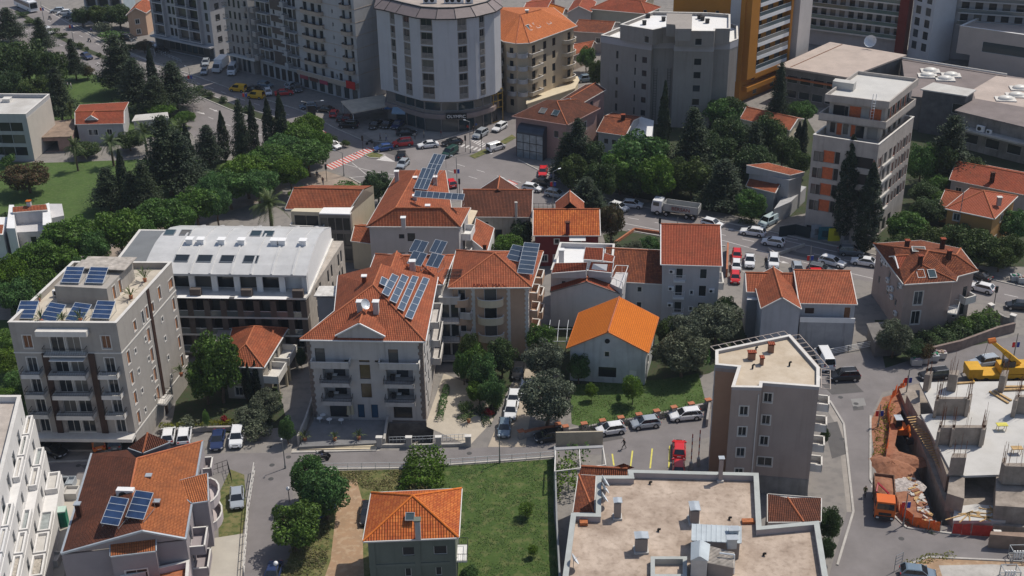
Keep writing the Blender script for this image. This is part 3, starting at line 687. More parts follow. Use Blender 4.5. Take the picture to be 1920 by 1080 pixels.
def dish(p,r,aim,label,group='satellite dishes',standh=.8):
 root=thing('satellite_dish',label,'satellite dish',(0,0,0),group); b=MB(); n=12
 ring=[];N=Vector((math.cos(aim)*.85,math.sin(aim)*.85,.5)).normalized(); u=N.orthogonal().normalized(); v=N.cross(u); c=Vector((0,0,standh+r*.6))
 for k in range(3):
  rr=r*(k+1)/3; ring.append([c+u*rr*math.cos(2*math.pi*i/n)+v*rr*math.sin(2*math.pi*i/n)+N*(rr*rr/r*.35) for i in range(n)])
 for i in range(n):
  j=(i+1)%n; b.face([c,ring[0][i],ring[0][j]])
  for k in range(2): b.face([ring[k][i],ring[k+1][i],ring[k+1][j],ring[k][j]])
 b.build('reflector',[LIGHTM],root); s=MB(); s.tube((0,0,0),c,.04,5); s.tube(c-v*r*.8,c+N*r*.9,.02,4); s.build('stand',[GREYM],root)
 root.location=p; return root
def Z(ox,oy,s): return lambda x,y:(ox+x/s,oy+y/s)
def Pz(q,z): return P(q[0],q[1],z)
def loggia(bd,e,zs,hh,n,d=1.5,slabm=None,pierm=None,rail='glass',railm=None,pierw=.5,u0=0.,u1=1.,glw=.8,gl=None,slabh=.3,ends=True,fr=None,open_every=None,pname='pier'):
 """a balcony facade: continuous slabs, piers between bays, railings and glazed doors behind"""
 L=bd.elen(e); a0,a1=u0*L,u1*L; bw=(a1-a0)/n; p0,dd=bd.edge(e,a0); nn=Vector((dd.y,-dd.x))
 for z in list(zs):
  s=MB(); a,_=bd.edge(e,a0); c,_=bd.edge(e,a1); s.prism([a+nn*d,c+nn*d,c,a],z-slabh,z)
  sl_=s.build('balcony',[slabm or TRIM],bd.root)
  r=MB()
  aa,cc=a+nn*(d-.04),c+nn*(d-.04)
  if rail=='glass':
   r.prism([aa,cc,cc-nn*.03,aa-nn*.03],z,z+.92,0); r.prism([aa+nn*.01,cc+nn*.01,cc-nn*.05,aa-nn*.05],z+.92,z+.98,1); r.build('railing',[railm or RAILG,LIGHTM],sl_)
  elif rail=='solid':
   r.prism([aa,cc,cc-nn*.12,aa-nn*.12],z,z+.9,0); r.build('railing',[railm or slabm or TRIM],sl_)
  elif rail=='rail':
   r.tube((aa.x,aa.y,z+.95),(cc.x,cc.y,z+.95),.035,4); r.tube((aa.x,aa.y,z+.1),(cc.x,cc.y,z+.1),.02,4); k=int((a1-a0)/.3)
   for i in range(k+1):
    v=aa.lerp(cc,i/k); r.tube((v.x,v.y,z),(v.x,v.y,z+.95),.015,3,cap=False)
   r.build('railing',[railm or BLACKM],sl_)
 if pierm:
  for i in range(n+1):
   if not ends and i in(0,n): continue
   c=a0+bw*i; c=min(max(c,a0+pierw/2),a1-pierw/2); s=MB(); q,_=bd.edge(e,c)
   s.prism([q-dd*pierw/2+nn*(d-.02),q+dd*pierw/2+nn*(d-.02),q+dd*pierw/2,q-dd*pierw/2],min(zs),max(zs)+hh-slabh,0); s.build(pname,[pierm],bd.root)
 for z in zs: bd.win(e,[a0+bw*(i+.5) for i in range(n)],[z-bd.z0+.05],bw*glw-.1,hh-slabh-.45,'plain',fr or BLACKM,gl or GLASSC,frac=False)
def dormer(bd,e,c,w_,zb,zr,ze,depth,m,wallm=None,win=None,out=.02,over=.25):
 """gabled dormer / raised gable flush with the wall on edge e; c in metres"""
 p,d=bd.edge(e,c,out); n=Vector((d.y,-d.x)); a=p-d*w_/2; b_=p+d*w_/2
 W=MB(); z0=bd.z0; ai,bi=a-n*depth,b_-n*depth
 W.face([(a.x,a.y,zb+z0),(b_.x,b_.y,zb+z0),(b_.x,b_.y,ze+z0),(p.x,p.y,zr+z0),(a.x,a.y,ze+z0)])
 W.face([(ai.x,ai.y,zb+z0),(a.x,a.y,zb+z0),(a.x,a.y,ze+z0),(ai.x,ai.y,ze+z0)]); W.face([(b_.x,b_.y,zb+z0),(bi.x,bi.y,zb+z0),(bi.x,bi.y,ze+z0),(b_.x,b_.y,ze+z0)])
 W.build('dormer_wall',[wallm or bd.wall],bd.root)
 k=(zr-ze)/(w_/2); a2=a-d*over+n*over; b2=b_+d*over+n*over; p2=p+n*over; pi=p-n*depth; ai=a-d*over-n*depth; bi=b_+d*over-n*depth; lo=ze-k*over+z0+.06; hi=zr+z0+.06
 o=roofobj(bd.root,[[(a2.x,a2.y,lo),(p2.x,p2.y,hi),(pi.x,pi.y,hi),(ai.x,ai.y,lo)],[(b2.x,b2.y,lo),(bi.x,bi.y,lo),(pi.x,pi.y,hi),(p2.x,p2.y,hi)]],[[(p2.x,p2.y,hi),(pi.x,pi.y,hi)]],m,'dormer_roof')
 t=MB()
 for q in(a2,b2): t.tube((q.x,q.y,lo-.05),(p2.x,p2.y,hi-.05),.13,4)
 t.build('barge_board',[WHITE],bd.root); return o
def vbox(root,name,pix,z0,z1,m,mt=None):
 """box part from pixel outline at height z1"""
 b=MB(); q=[P(x,y,z1) for x,y in pix]; b.prism([(v.x,v.y) for v in q],z0,z1); return b.build(name,m if isinstance(m,list) else [m],root)
def vent(p,s,h,label,m=None,group='roof vents',name='roof_vent',cat='roof vent'):
 b=MB(); b.box(p[0]-s/2,p[1]-s/2,p[2],p[0]+s/2,p[1]+s/2,p[2]+h); b.box(p[0]-s/2-.08,p[1]-s/2-.08,p[2]+h,p[0]+s/2+.08,p[1]+s/2+.08,p[2]+h+.08); o=b.build(name,[m or STEEL]); tag(o,label,cat,group); return o
FONTC={}
def text(s,p,rz,size,m,label=None,parent=None,tilt=math.pi/2,name='lettering',ext=.03):
 cu=bpy.data.curves.new('t','FONT'); cu.body=s; cu.size=size; cu.extrude=ext; cu.align_x='CENTER'; t=bpy.data.objects.new('t',cu); COL.objects.link(t)
 bpy.context.view_layer.update(); me=bpy.data.meshes.new_from_object(t.evaluated_get(bpy.context.evaluated_depsgraph_get())); bpy.data.objects.remove(t)
 me.materials.clear(); me.materials.append(m); o=bpy.data.objects.new(name,me); COL.objects.link(o)
 o.rotation_euler=(tilt,0,rz); o.location=Vector(p)-(wl(parent) if parent else Vector((0,0,0)))
 if parent: o.parent=parent
 if label: o['label']=label
 return o
def erz(bd,e): d=bd.edge(e,0)[1]; return math.atan2(d.y,d.x)
# ground, roads, lawns
from mathutils.geometry import tessellate_polygon
def W3(pix,z=0.): return [P(x,y,z) for x,y in pix]
def sheet(name,pix,z,m,holes=(),kind='structure',label=None,cat=None,world=None):
 outer=world or W3(pix,z); polys=[outer]+[W3(h,z) if not isinstance(h[0],Vector) else h for h in holes]
 tr=tessellate_polygon(polys); fl=[v for p in polys for v in p]; b=MB()
 for t in tr:
  a=[fl[i] for i in t]; n=(a[1]-a[0]).cross(a[2]-a[0]); a=a if n.z>0 else a[::-1]; b.face([(v.x,v.y,z) for v in a])
 o=b.build(name,[m]); o['kind']=kind
 if label: tag(o,label,cat)
 return o
def soilmat(name,c1,c2,c3,s1=.5,s2=4.,bump=.6):
 if name in MATS: return MATS[name]
 m=mat(name,c1,.95,0,s1,col2=c2,bump=bump,bscale=s2,detail=9.); N=m.node_tree.nodes; L=m.node_tree.links; b=N['Principled BSDF']; lk=b.inputs['Base Color'].links[0].from_socket
 n=N.new('ShaderNodeTexNoise'); n.inputs['Scale'].default_value=s2*.6; n.inputs['Detail'].default_value=6; g=N.new('ShaderNodeNewGeometry'); L.new(g.outputs['Position'],n.inputs['Vector'])
 r=N.new('ShaderNodeMapRange'); r.inputs[1].default_value=.5; r.inputs[2].default_value=.62; r.inputs[4].default_value=.75; L.new(n.outputs[0],r.inputs[0]); x=N.new('ShaderNodeMixRGB'); L.new(r.outputs[0],x.inputs[0]); L.new(lk,x.inputs[1]); x.inputs[2].default_value=c3+(1,); L.new(x.outputs[0],b.inputs['Base Color']); return m
GROUND=soilmat('worn urban ground',(.20,.187,.178),(.25,.232,.215),(.175,.165,.158),.12,1.2,.1)
GRASS=soilmat('lawn',(.050,.088,.022),(.072,.125,.030),(.095,.13,.045),.35,3.)
GRASSD=soilmat('deep lawn',(.045,.085,.018),(.075,.115,.028),(.12,.135,.05),.3,1.6)
DRYG=soilmat('dry grass',(.085,.11,.030),(.20,.17,.08),(.055,.085,.022),.5,2.4)
DIRT=soilmat('beige dirt track',(.38,.245,.15),(.29,.20,.13),(.42,.31,.21),.5,2.)
SOILR=soilmat('red brown soil',(.26,.115,.065),(.33,.16,.10),(.20,.085,.05),.6,3.)
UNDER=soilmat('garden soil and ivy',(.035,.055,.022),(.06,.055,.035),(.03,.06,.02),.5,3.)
PALE=mat('pale concrete yard',(.47,.44,.385),.88,.12,.3,col2=(.38,.35,.31),bump=.1)
TRENCHM=mat('trench rock',(.17,.15,.135),.95,.35,.8,bump=.6,bscale=2.)
pitx0,pitx1=P(724,830).x,P(798,825).x+1.; pity0=P(760,836).y; pity1=P(791.1,636.7,13.3).y-.05
pit=[Vector((pitx0,pity0,0)),Vector((pitx1,pity0,0)),Vector((pitx1,pity1,0)),Vector((pitx0,pity1,0))]
TR=[(1668,770),(1690,764),(1741,860),(1790,984),(1752,986),(1738,940),(1712,885),(1678,835)]
sheet('ground',None,-.004,GROUND,holes=[pit,W3(TR)],world=[Vector(v) for v in((-600,20,0),(600,20,0),(900,1500,0),(-900,1500,0))])
b=MB()
for q,z in((pit,-2.5),(W3(TR),-3.2)):
 b.face([(v.x,v.y,z) for v in q])
 for i in range(len(q)): a,c=q[i],q[(i+1)%len(q)]; b.face([(a.x,a.y,0),(c.x,c.y,0),(c.x,c.y,z),(a.x,a.y,z)])
o=b.build('excavation',[TRENCHM]); o['kind']='structure'
sheet('boulevard',[(-60,-40),(77,10),(200,80),(287,117),(367,143),(433,167),(563,207),(627,240),(680,263),(780,272),(830,263),(880,247),(927,230),(1010,200),(1060,195),(1010,225),(975,262),(972,300),(1060,345),(1160,380),(1340,413),(1440,434),(1640,478),(1840,520),(2000,558),(2050,605),(1860,565),(1640,530),(1500,500),(1360,462),(1260,447),(1177,432),(1065,400),(985,380),(880,368),(850,380),(790,345),(700,350),(655,330),(610,315),(545,290),(460,262),(430,275),(347,250),(340,215),(250,160),(120,110),(0,66),(-80,20)],0,ROADM)
sheet('street',[(-150,872),(73,868),(400,850),(547,849),(878,841),(1000,832),(1130,812),(1330,772),(1400,745),(1480,700),(1560,665),(1700,655),(1960,625),(1960,668),(1800,700),(1655,735),(1632,780),(1632,900),(1668,960),(1700,990),(1800,1003),(1960,1012),(1960,1060),(1760,1050),(1700,1075),(1680,1130),(1540,1130),(1588,960),(1570,800),(1545,760),(1400,800),(1262,838),(1262,880),(1150,880),(1140,850),(1045,857),(960,863),(757,878),(600,880),(548,905),(552,1000),(545,1150),(440,1150),(462,960),(477,890),(400,886),(0,905),(-150,905)],.004,ASPH)
sheet('path',[(610,320),(655,335),(690,352),(640,372),(560,340),(480,380),(330,432),(150,520),(30,600),(-60,660),(-60,600),(80,525),(300,420),(480,352)],.003,mat('pinkish dirt path',(.30,.245,.205),.95,.2,.5))
sheet('lawn',[(-200,70),(0,75),(120,118),(250,168),(335,222),(340,250),(250,262),(60,262),(-200,300)],.006,GRASS)
sheet('lawn',[(-200,300),(90,305),(300,298),(420,300),(560,310),(480,350),(300,418),(60,520),(-200,640)],.006,GRASS)
sheet('lawn',[(-60,600),(60,600),(60,790),(-100,850)],.006,GRASS)
sheet('lawn',[(1072,795),(1068,722),(1140,716),(1240,712),(1310,700),(1326,765),(1210,785),(1100,802)],.006,GRASS)
sheet('lawn',[(817,875),(960,866),(1042,860),(1038,960),(1058,1150),(800,1150)],.010,GRASSD)
sheet('dry_grass',[(560,884),(757,880),(817,875),(830,1150),(500,1150),(560,1000)],.006,DRYG)
sheet('dirt_track',[(640,905),(668,898),(680,940),(680,1010),(685,1150),(585,1150),(620,1050),(630,960)],.010,DIRT)
sheet('lawn',[(408,930),(432,880),(458,890),(462,960),(455,1000),(410,1008)],.008,DRYG)
sheet('yard',[(380,1012),(458,1000),(450,1150),(360,1150)],.012,PALE); sheet('yard',[(-150,1150),(-150,880),(90,880),(150,900),(130,1010),(110,1150)],.010,PALE)
sheet('garden_soil',[(1165,432),(1245,445),(1245,480),(1180,478),(1140,470),(1130,440)],.006,UNDER); sheet('garden_soil',[(1045,262),(1120,230),(1500,200),(1535,260),(1510,400),(1440,415),(1200,372),(1060,340)],.006,UNDER); sheet('garden_soil',[(1700,240),(1960,290),(1960,500),(1840,500),(1700,470),(1640,460)],.006,UNDER); sheet('garden_soil',[(1240,720),(1060,722),(1000,620),(1050,600),(1240,610),(1400,590),(1400,660),(1330,700)],.005,UNDER); sheet('garden_soil',[(860,630),(960,620),(1000,640),(925,785),(880,760)],.007,UNDER); sheet('garden_soil',[(335,720),(400,640),(520,720),(540,800),(430,812),(320,810)],.007,UNDER); sheet('garden_soil',[(1640,600),(1860,600),(1865,640),(1740,665),(1660,690)],.006,UNDER)
sheet('driveway',[(915,838),(985,670),(1010,680),(985,838)],.012,mat('beige driveway',(.40,.34,.27),.9,.12,.5)); sheet('courtyard',[(800,790),(832,700),(905,730),(925,788),(880,836),(800,800)],.009,mat('courtyard slabs',(.44,.39,.32),.85,.1,.6))
sheet('pavement',[(1440,430),(1640,470),(1850,512),(2000,548),(2000,535),(1850,500),(1640,462),(1520,430),(1440,418)],.008,PAVE); sheet('pavement',[(545,850),(712,845),(705,838),(548,842)],.008,PALE); sheet('pavement',[(1545,760),(1570,800),(1588,960),(1600,960),(1582,795),(1556,752)],.008,PAVE); sheet('pavement',[(680,250),(700,262),(780,268),(830,258),(900,236),(930,222),(925,216),(880,235),(780,250),(720,240)],.008,PAVE)
sheet('soil',[(1632,790),(1655,745),(1690,735),(1690,770),(1678,835),(1712,885),(1738,940),(1752,985),(1700,988),(1668,955),(1645,900)],.008,SOILR); sheet('dry_grass',[(1668,1150),(1690,1065),(1740,1045),(1960,1055),(1960,1150)],.010,DIRT)
sheet('concrete_slab',[(1760,1060),(1860,1058),(1960,1065),(1960,1150),(1790,1150)],.014,CONC)
def kerb(pix,w_=.28,h=.13,m=None,label=None):
 b=MB(); pts=W3(pix)
 for a,c in zip(pts,pts[1:]):
  d=c-a;
  if d.length<.1: continue
  d.normalize(); n=Vector((-d.y,d.x,0))*w_/2; b.prism([(a-n).xy,(c-n).xy,(c+n).xy,(a+n).xy],0,h)
 o=b.build('kerb',[m or CONC]); o['kind']='structure'; return o
for k in ([(77,10),(200,80),(287,117),(367,143),(433,167),(563,207),(627,240),(680,263),(780,272),(830,263),(880,247),(927,230)],[(972,300),(1060,345),(1160,380),(1340,413),(1440,434),(1640,478),(1840,520),(1960,548)],[(1177,432),(1260,447),(1360,462)],[(547,849),(705,845)],[(597,880),(757,878),(960,863),(1042,857)],[(1556,752),(1582,795),(1600,960),(1570,1060)],[(1632,780),(1632,900),(1668,960),(1700,990),(1800,1003)],[(1690,1065),(1740,1045),(1960,1055)],[(73,868),(220,862)],[(655,333),(690,352),(700,350)]): kerb(k)
sheet('median',[(33,18),(92,54),(157,88),(207,108),(200,113),(150,93),(85,59),(26,22)],.05,UNDER); sheet('median',[(352,164),(440,197),(520,222),(600,258),(640,270),(628,277),(590,266),(510,232),(430,204),(348,169)],.05,UNDER); kerb([(352,163),(440,196),(520,221),(600,257),(640,269)]); kerb([(348,170),(430,205),(510,233),(590,267),(628,278)])
sheet('traffic_island',[(683,291),(700,285),(722,291),(712,297),(692,296)],.07,DRYG); sheet('traffic_island',[(880,292),(930,270),(960,252),(968,258),(930,280),(890,297)],.07,DRYG); kerb([(683,291),(700,285),(722,291),(712,297),(692,296),(683,291)])
def marks(pix,w_,m,dash=None,gap=None,z=.012,name='road_marking'):
 b=MB(); pts=W3(pix)
 for a,c in zip(pts,pts[1:]):
  L=(c-a).length; d=(c-a)/L
  if dash:
   t=0
   while t<L: strip(b,[a+d*t,a+d*min(L,t+dash)],w_,z); t+=dash+gap
  else: strip(b,[a,c],w_,z)
 o=b.build(name,[m]); o['kind']='structure'; return o
for pix in ([(90,38),(210,96),(300,130),(450,185),(600,235)],[(30,48),(150,100),(300,180),(420,232),(520,262)],[(820,297),(960,338),(1060,362)],[(1177,408),(1340,437),(1470,465),(1700,510),(1920,560)],[(840,320),(930,345)]): marks(pix,.16,WPAINT,2.2,3.2)
for pix in ([(1065,388),(1177,420),(1260,436),(1360,452),(1490,488),(1640,523)],[(77,14),(200,84),(367,148)],[(640,306),(700,322),(755,330)],[(660,305),(690,330),(655,333)],[(1340,424),(1440,444),(1640,488),(1840,530)]): marks(pix,.16,WPAINT)
def arrow(px,py,hx,hy):
 a=P(px,py); d=(P(px+hx,py+hy)-a).normalized(); n=Vector((-d.y,d.x,0)); b=MB(); z=Vector((0,0,.013)); strip(b,[a-d*1.6,a+d*.6],.22,.013); b.face([a+d*.6-n*.45+z,a+d*1.9+z,a+d*.6+n*.45+z]); o=b.build('road_arrow',[WPAINT]); o['kind']='structure'
for a in ((376,211,1,.42),(400,206,1,.4),(1380,432,-1,-.2),(1480,447,-1,-.2),(1460,490,1,.2),(1560,505,1,.22)): arrow(*a)
def zebra(c0,c1,c2,n,m1=WPAINT,m2=None):
 """stripes filling the quad c0-c1 (one kerb) to c2: pixels"""
 A,B,C=W3((c0,c1,c2)); D=A+(C-B); b=MB(); z=Vector((0,0,.014)); bs=[]
 for i in range(n):
  t0,t1=(i+.1)/n,(i+.58)/n; b.face([A.lerp(B,t0)+z,A.lerp(B,t1)+z,D.lerp(C,t1)+z,D.lerp(C,t0)+z])
 o=b.build('zebra_crossing',[m1]); o['kind']='structure'
 if m2:
  b=MB(); z=Vector((0,0,.010)); b.face([A+z,B+z,C+z,D+z]); o=b.build('red_crossing_field',[m2]); o['kind']='structure'
zebra((608,311),(690,276),(704,283),15,WPAINT,RPAINT); zebra((880,365),(955,337),(972,345),13,WPAINT,RPAINT); zebra((862,275),(925,290),(932,285),8); zebra((880,262),(905,278),(915,272),7)
b=MB(); b.face([v+Vector((0,0,.016)) for v in W3([(705,300),(722,292),(742,304)])]); o=b.build('painted_triangle',[WPAINT]); o['kind']='structure'
marks([(1148,851),(1151,873)],.2,YPAINT); marks([(1186,845),(1182,877)],.2,YPAINT); marks([(1223,841),(1219,878)],.2,YPAINT); marks([(1256,836),(1254,878)],.2,YPAINT)
IRON=mat('cast iron',(.07,.07,.072),.7,.2,3.); PATCH=mat('asphalt patch',(.105,.10,.10),.9,.1,.8)
for i,(x,y) in enumerate(((510,872),(508,898),(541,857),(880,850),(1576,745),(1604,764),(1578,823),(1690,1010),(1605,757),(1230,786),(147,873),(505,838))):
 b=MB(); p=P(x,y); b.tube((p.x,p.y,.006),(p.x,p.y,.018),.36,12); o=b.build('manhole_cover',[IRON]); o['kind']='structure'
for q in ([(1598,760),(1618,758),(1620,768),(1600,770)],[(1545,795),(1570,790),(1590,850),(1560,860)],[(1100,822),(1160,812),(1170,822),(1110,832)],[(700,262),(760,286),(770,300),(700,280)],[(1540,720),(1600,715),(1620,735),(1560,740)],[(1480,470),(1560,486),(1556,493),(1478,476)],[(150,872),(300,866),(310,874),(160,880)]): sheet('asphalt_patch',q,.0105,PATCH)
for q in ([(1595,748),(1620,746),(1624,760),(1600,764)],): sheet('asphalt_patch',q,.0125,mat('light patch',(.24,.235,.23),.9,.1))
b=MB(); q=[P(560,838,.5),P(720,838,.5),P(724,790,.5),P(588,788,.5)]; q[2]=Vector((pitx0,pity1,.5)); q[1]=Vector((pitx0,P(720,836).y,.5)); b.prism([v.xy for v in q],-.1,.5); t=b.build('terrace',[mat('slate terrace slabs',(.20,.20,.205),.8,.15,.7)]); t['kind']='structure'
for i in range(3):
 b=MB(); a=P(566-i*2,838+i*3.0); c=P(706,837+i*3.0); d=(c-a).normalized(); n=Vector((-d.y,d.x,0)); b.prism([(a-n*.0).xy,(c-n*.0).xy,(c+n*.45).xy,(a+n*.45).xy],0,.40-.13*i); o=b.build('step',[CREAM]); o['kind']='structure'
b=MB(); b.box(pitx0-.3,pity0,-.1,pitx0,pity1,1.2); o=b.build('retaining_wall',[CONC]); tag(o,'low wall beside the sunken drive under the white hotel','wall')
# B1: apartment block with solar panels, left
W_STONE=mat('grey beige render',(.36,.335,.31),.85,.08,.5,stain=.2); STONE2=mat('veined stone cladding',(.30,.275,.26),.7,.3,1.6,bump=.3)
z5=Z(0,360,3.);
b=Bld('apartment_building','six storey beige apartment block with blue solar collectors and potted palms on its roof terrace',quadpts((14.9,604.5),(217.9,605.7),(321.6,491.3),19.9),19.0,W_STONE)
b.wf=TRIM; FZ=[3.1,6.2,9.3,12.4,15.5]
b.win(0,[.145,.875],[16.1],1.15,1.9,'trim',gl=WOOD)
b.win(0,[.145,.875],[12.5,9.4,6.3,3.2],1.25,2.2,'trim')
b.win(0,[.42,.57],[15.6,12.5,9.4,6.3,3.2],1.75,2.3,'trim',gl=GLASSC)
b.hole(0,.6,13.9,.2,2.8)
for z in (12.4,9.3,6.2): b.balc(0,.145,2.6,z,1.3,'kerbrail',m=TRIM); b.balc(0,.865,2.6,z,1.3,'kerbrail',m=TRIM)
for z in (12.4,9.3,6.2): b.balc(0,.49,5.0,z,1.5,'kerbrail',m=TRIM)
b.balc(0,.49,5.6,15.5,.9,'rail',m=TRIM)
s=MB()
for u in (.285,.715):
 p,d=b.edge(0,u*b.elen(0)); n=Vector((d.y,-d.x)); s.prism([p-d*.42+n*.22,p+d*.42+n*.22,p+d*.42,p-d*.42],3.1,15.4)
s.build('cladding_strip',[DARKW],b.root)
s=MB(); L=b.elen(0)
for u0,u1 in ((.315,.36),(.63,.685)):
 p,d=b.edge(0,u0*L); q,_=b.edge(0,u1*L); n=Vector((d.y,-d.x)); s.prism([p+n*.08,q+n*.08,q,p],3.1,15.2)
s.build('stone_panel',[STONE2],b.root)
s=MB(); p,d=b.edge(0,0,1.6); q,_=b.edge(0,L,1.6); p2,_=b.edge(0,0); q2,_=b.edge(0,L); s.prism([p,q,q2,p2],2.6,3.1); s.build('slab',[TRIM],b.root)
s=MB(); p,d=b.edge(0,.34*L,1.1); q,_=b.edge(0,.66*L,1.1); p2,_=b.edge(0,.34*L); q2,_=b.edge(0,.66*L); s.prism([p,q,q2,p2],14.75,14.85); s.build('awning',[LIGHTM],b.root)
s=MB(); p,d=b.edge(0,.26*L,1.0); q,_=b.edge(0,.735*L,1.0); p2,_=b.edge(0,.26*L); q2,_=b.edge(0,.735*L); s.prism([p,q,q2,p2],18.35,19.1); s.build('terrace_parapet',[TRIM],b.root)
for u,zs,w_,h in ((.09,(3.6,6.7,9.8,12.9),.8,1.9),(.26,(16.2,),.8,1.5),(.445,(3.3,6.4,9.5,12.6,),.95,2.1),(.475,(15.9,),.7,1.9),(.72,(16.6,),.9,1.9),(.93,(16.3,),1.5,1.5),(.93,(3.6,6.7,9.8,12.9),.8,1.9),(.575,(16.0,),.8,1.4)):
 b.win(1,[u],zs,w_,h,'trim',gl=SHUT)
b.win(1,[.205,.385,.70],[4.0,7.1,10.2,13.3],.5,.7,'trim'); b.win(1,[.40],[15.9],.6,1.9,'trim')
p,d=b.edge(1,.535*b.elen(1)); s=MB(); n=Vector((d.y,-d.x)); s.prism([p-d*.35+n*.1,p+d*.35+n*.1,p+d*.35,p-d*.35],0,19.9); s.build('pilaster',[DARKW],b.root)
b.balc(1,.47,2.6,3.2,1.3,'rail',m=TRIM)
b.finish().flat(.9,.32,roofm=mat('terrace screed',(.50,.45,.38),.85,.18,.4,stain=.2)); b.band([15.35],.18,.07,edges=(0,1)); b.band([2.9],.2,.07,edges=(1,)); B1=b
u_=erz(b,0)
q=[P(*z5(305,530),21.6),P(*z5(600,545),21.6),P(*z5(745,395),21.6)]; q.append(q[0]+q[2]-q[1])
ph=Bld('x','x',q,2.62,W_STONE,z0=19.02); ph.win(1,[.22,.45],[.1],.8,2.0,'trim',gl=SHUT)
for o_ in [ph.root]: pass
ph.finish(wallname='penthouse_wall');
for ch in list(ph.root.children): ch.parent=b.root; ch.location+=wl(ph.root)-wl(b.root)
bpy.data.objects.remove(ph.root)
s=MB(); mq=[P(*z5(x,y),22.3) for x,y in((440,428),(700,440),(770,367),(495,362))]; s.prism([(v.x,v.y) for v in mq],22.2,22.32)
RIB=mat('ribbed rusty sheet',(.42,.38,.34),.6,.3,1.2,stain=.5); s.build('penthouse_roof',[RIB],b.root)
for i,(x,y,dr) in enumerate(((137,722,0),(268,735,-16),(415,735,-14),(565,722,-4),(395,520,-3),(530,522,-3))):
 zz=19.05 if i<4 else 21.65
 solar(*z5(x,y),zz,2.45,2.9 if i<4 else 2.7,R(24),u_+R(dr),4,1,('front row, %s of the four blue collectors on the beige block terrace'%('leftmost','second from left','third from left','rightmost')[i]) if i<4 else ('%s blue collector on the penthouse of the beige block'%('left','right')[i-4]),'blue collectors on the beige block',PV,.3)
for x,y,l in ((570,600,'white air conditioner on the penthouse wall of the beige block'),(325,585,'left air conditioner stack beside the penthouse')): acunit(P(*z5(x,y),19.1),u_,l,'air conditioners on the beige block',1.3)
# B2: long building with the curved white metal roof
z2=Z(240,400,4.155)
q=quadpts((175,547),(578,552.8),(644,451.7),10.6); W_B2=mat('dark taupe wall',(.11,.09,.08),.8,.15,.6); B2STONE=mat('travertine blocks',(.40,.36,.32),.8,.22,.9,bump=.2)
q2=[q[0]+(q[3]-q[0])*.0,q[1],q[2],q[3]]
b=Bld('apartment_building','long four storey building with a curved white metal roof and dark loggias',q2,10.6,B2STONE)
n_=(b.pts[1]-b.pts[0]).normalized()
loggia(b,0,[1.6,4.6,7.6],3.0,13,1.7,slabm=TRIM,pierm=W_B2,pierw=.9,glw=.78,fr=BLACKM)
b.win(1,[.2,.3,.52,.62,.82,.9],[7.7,4.7,1.8],.8,2.1,'plain',gl=GLASS,fr=BLACKM)
b.finish(); L=b.elen(0); D_=b.elen(1)
e0,dx=b.edge(0,0); dy=Vector((-dx.y,dx.x)); fr_=P(272,504,14.0); xs0=(Vector((fr_.x,fr_.y))-e0).dot(dx);
s=MB(); a=e0; s.prism([a-dy*1.7,a+dx*L-dy*1.7,a+dx*L+dx*.3,a+dx*L+dy*D_+dx*.3,a+dy*D_],10.6,10.95); s.build('slab',[TRIM],b.root)
prof=[(-.35,14.0),(1.6,14.7),(4.,15.25),(7.,15.65),(10.5,15.6),(14.5,14.8),(D_,13.0)]
METAL=mat('white standing seam metal',(.53,.53,.53),.42,.10,.4,metal=.05,stain=.08)
s=MB()
def RP(u,k): d,z=prof[k]; v=e0+dx*u+dy*d; return Vector((v.x,v.y,z))
for k in range(len(prof)-1): s.face([RP(xs0,k),RP(L+.1,k),RP(L+.1,k+1),RP(xs0,k+1)])
for k in range(len(prof)-1):
 for sd,u in ((0,xs0),(1,L+.05)):
  a_,c_=RP(u,k),RP(u,k+1); f=[Vector((a_.x,a_.y,10.95)),Vector((c_.x,c_.y,10.95)),c_,a_]; s.face(f if sd else f[::-1],1)
s.face([RP(xs0,0),RP(xs0,0)-Vector((0,0,.35)),RP(L+.1,0)-Vector((0,0,.35)),RP(L+.1,0)])
s.build('curved_roof',[METAL,WHITEC],b.root)
s=MB(); ns=8
for i in range(1,ns):
 u=xs0+(L-xs0)*i/ns+1.0
 for k in range(len(prof)-1):
  a_,c_=RP(u,k),RP(u,k+1); up=Vector((0,0,.16)); w3=Vector((dx.x,dx.y,0))*.14
  s.face([a_-w3,a_+w3,a_+w3+up,a_-w3+up]); s.face([a_-w3+up,a_+w3+up,c_+w3+up,c_-w3+up]); s.face([a_-w3,a_-w3+up,c_-w3+up,c_-w3]); s.face([a_+w3+up,a_+w3,c_+w3,c_+w3+up])
s.build('roof_seam',[METAL],b.root)
for i in range(4):
 u=xs0+(L-xs0)*(.135+.143*i)+1.9; c=(RP(u,1)+RP(u,2))*.5; nv=(RP(u,2)-RP(u,1)).cross(Vector((-dx.x,-dx.y,0))); nv=nv if nv.z>0 else -nv
 skylight(b.root,c,nv,(dx.x,dx.y,0),2.1,1.5,gm=GLASS)
for u,k in ((.05,4),(.15,4),(.60,4),(.68,4)):
 uu=xs0+(L-xs0)*u; c=RP(uu,4); skylight(b.root,c+Vector((0,0,.05)),(-.02,-.1,1),(dx.x,dx.y,0),1.5,1.5)
for i,u in enumerate((.22,.29,.42,.545,.75,.80,.93)):
 c=RP(xs0+(L-xs0)*u,3); s=MB(); s.obox((c.x,c.y),dx,.5,.5,c.z-.2,c.z+.7); s.obox((c.x,c.y),dx,.6,.6,c.z+.7,c.z+.8); s.build('roof_vent',[WHITEC],b.root)
tf=Bld('x','x',[e0+dx*(xs0+.2)+dy*1.3,e0+dx*(L-.1)+dy*1.3,e0+dx*(L-.1)+dy*4,e0+dx*(xs0+.2)+dy*4],3.0,WHITE,z0=10.95)
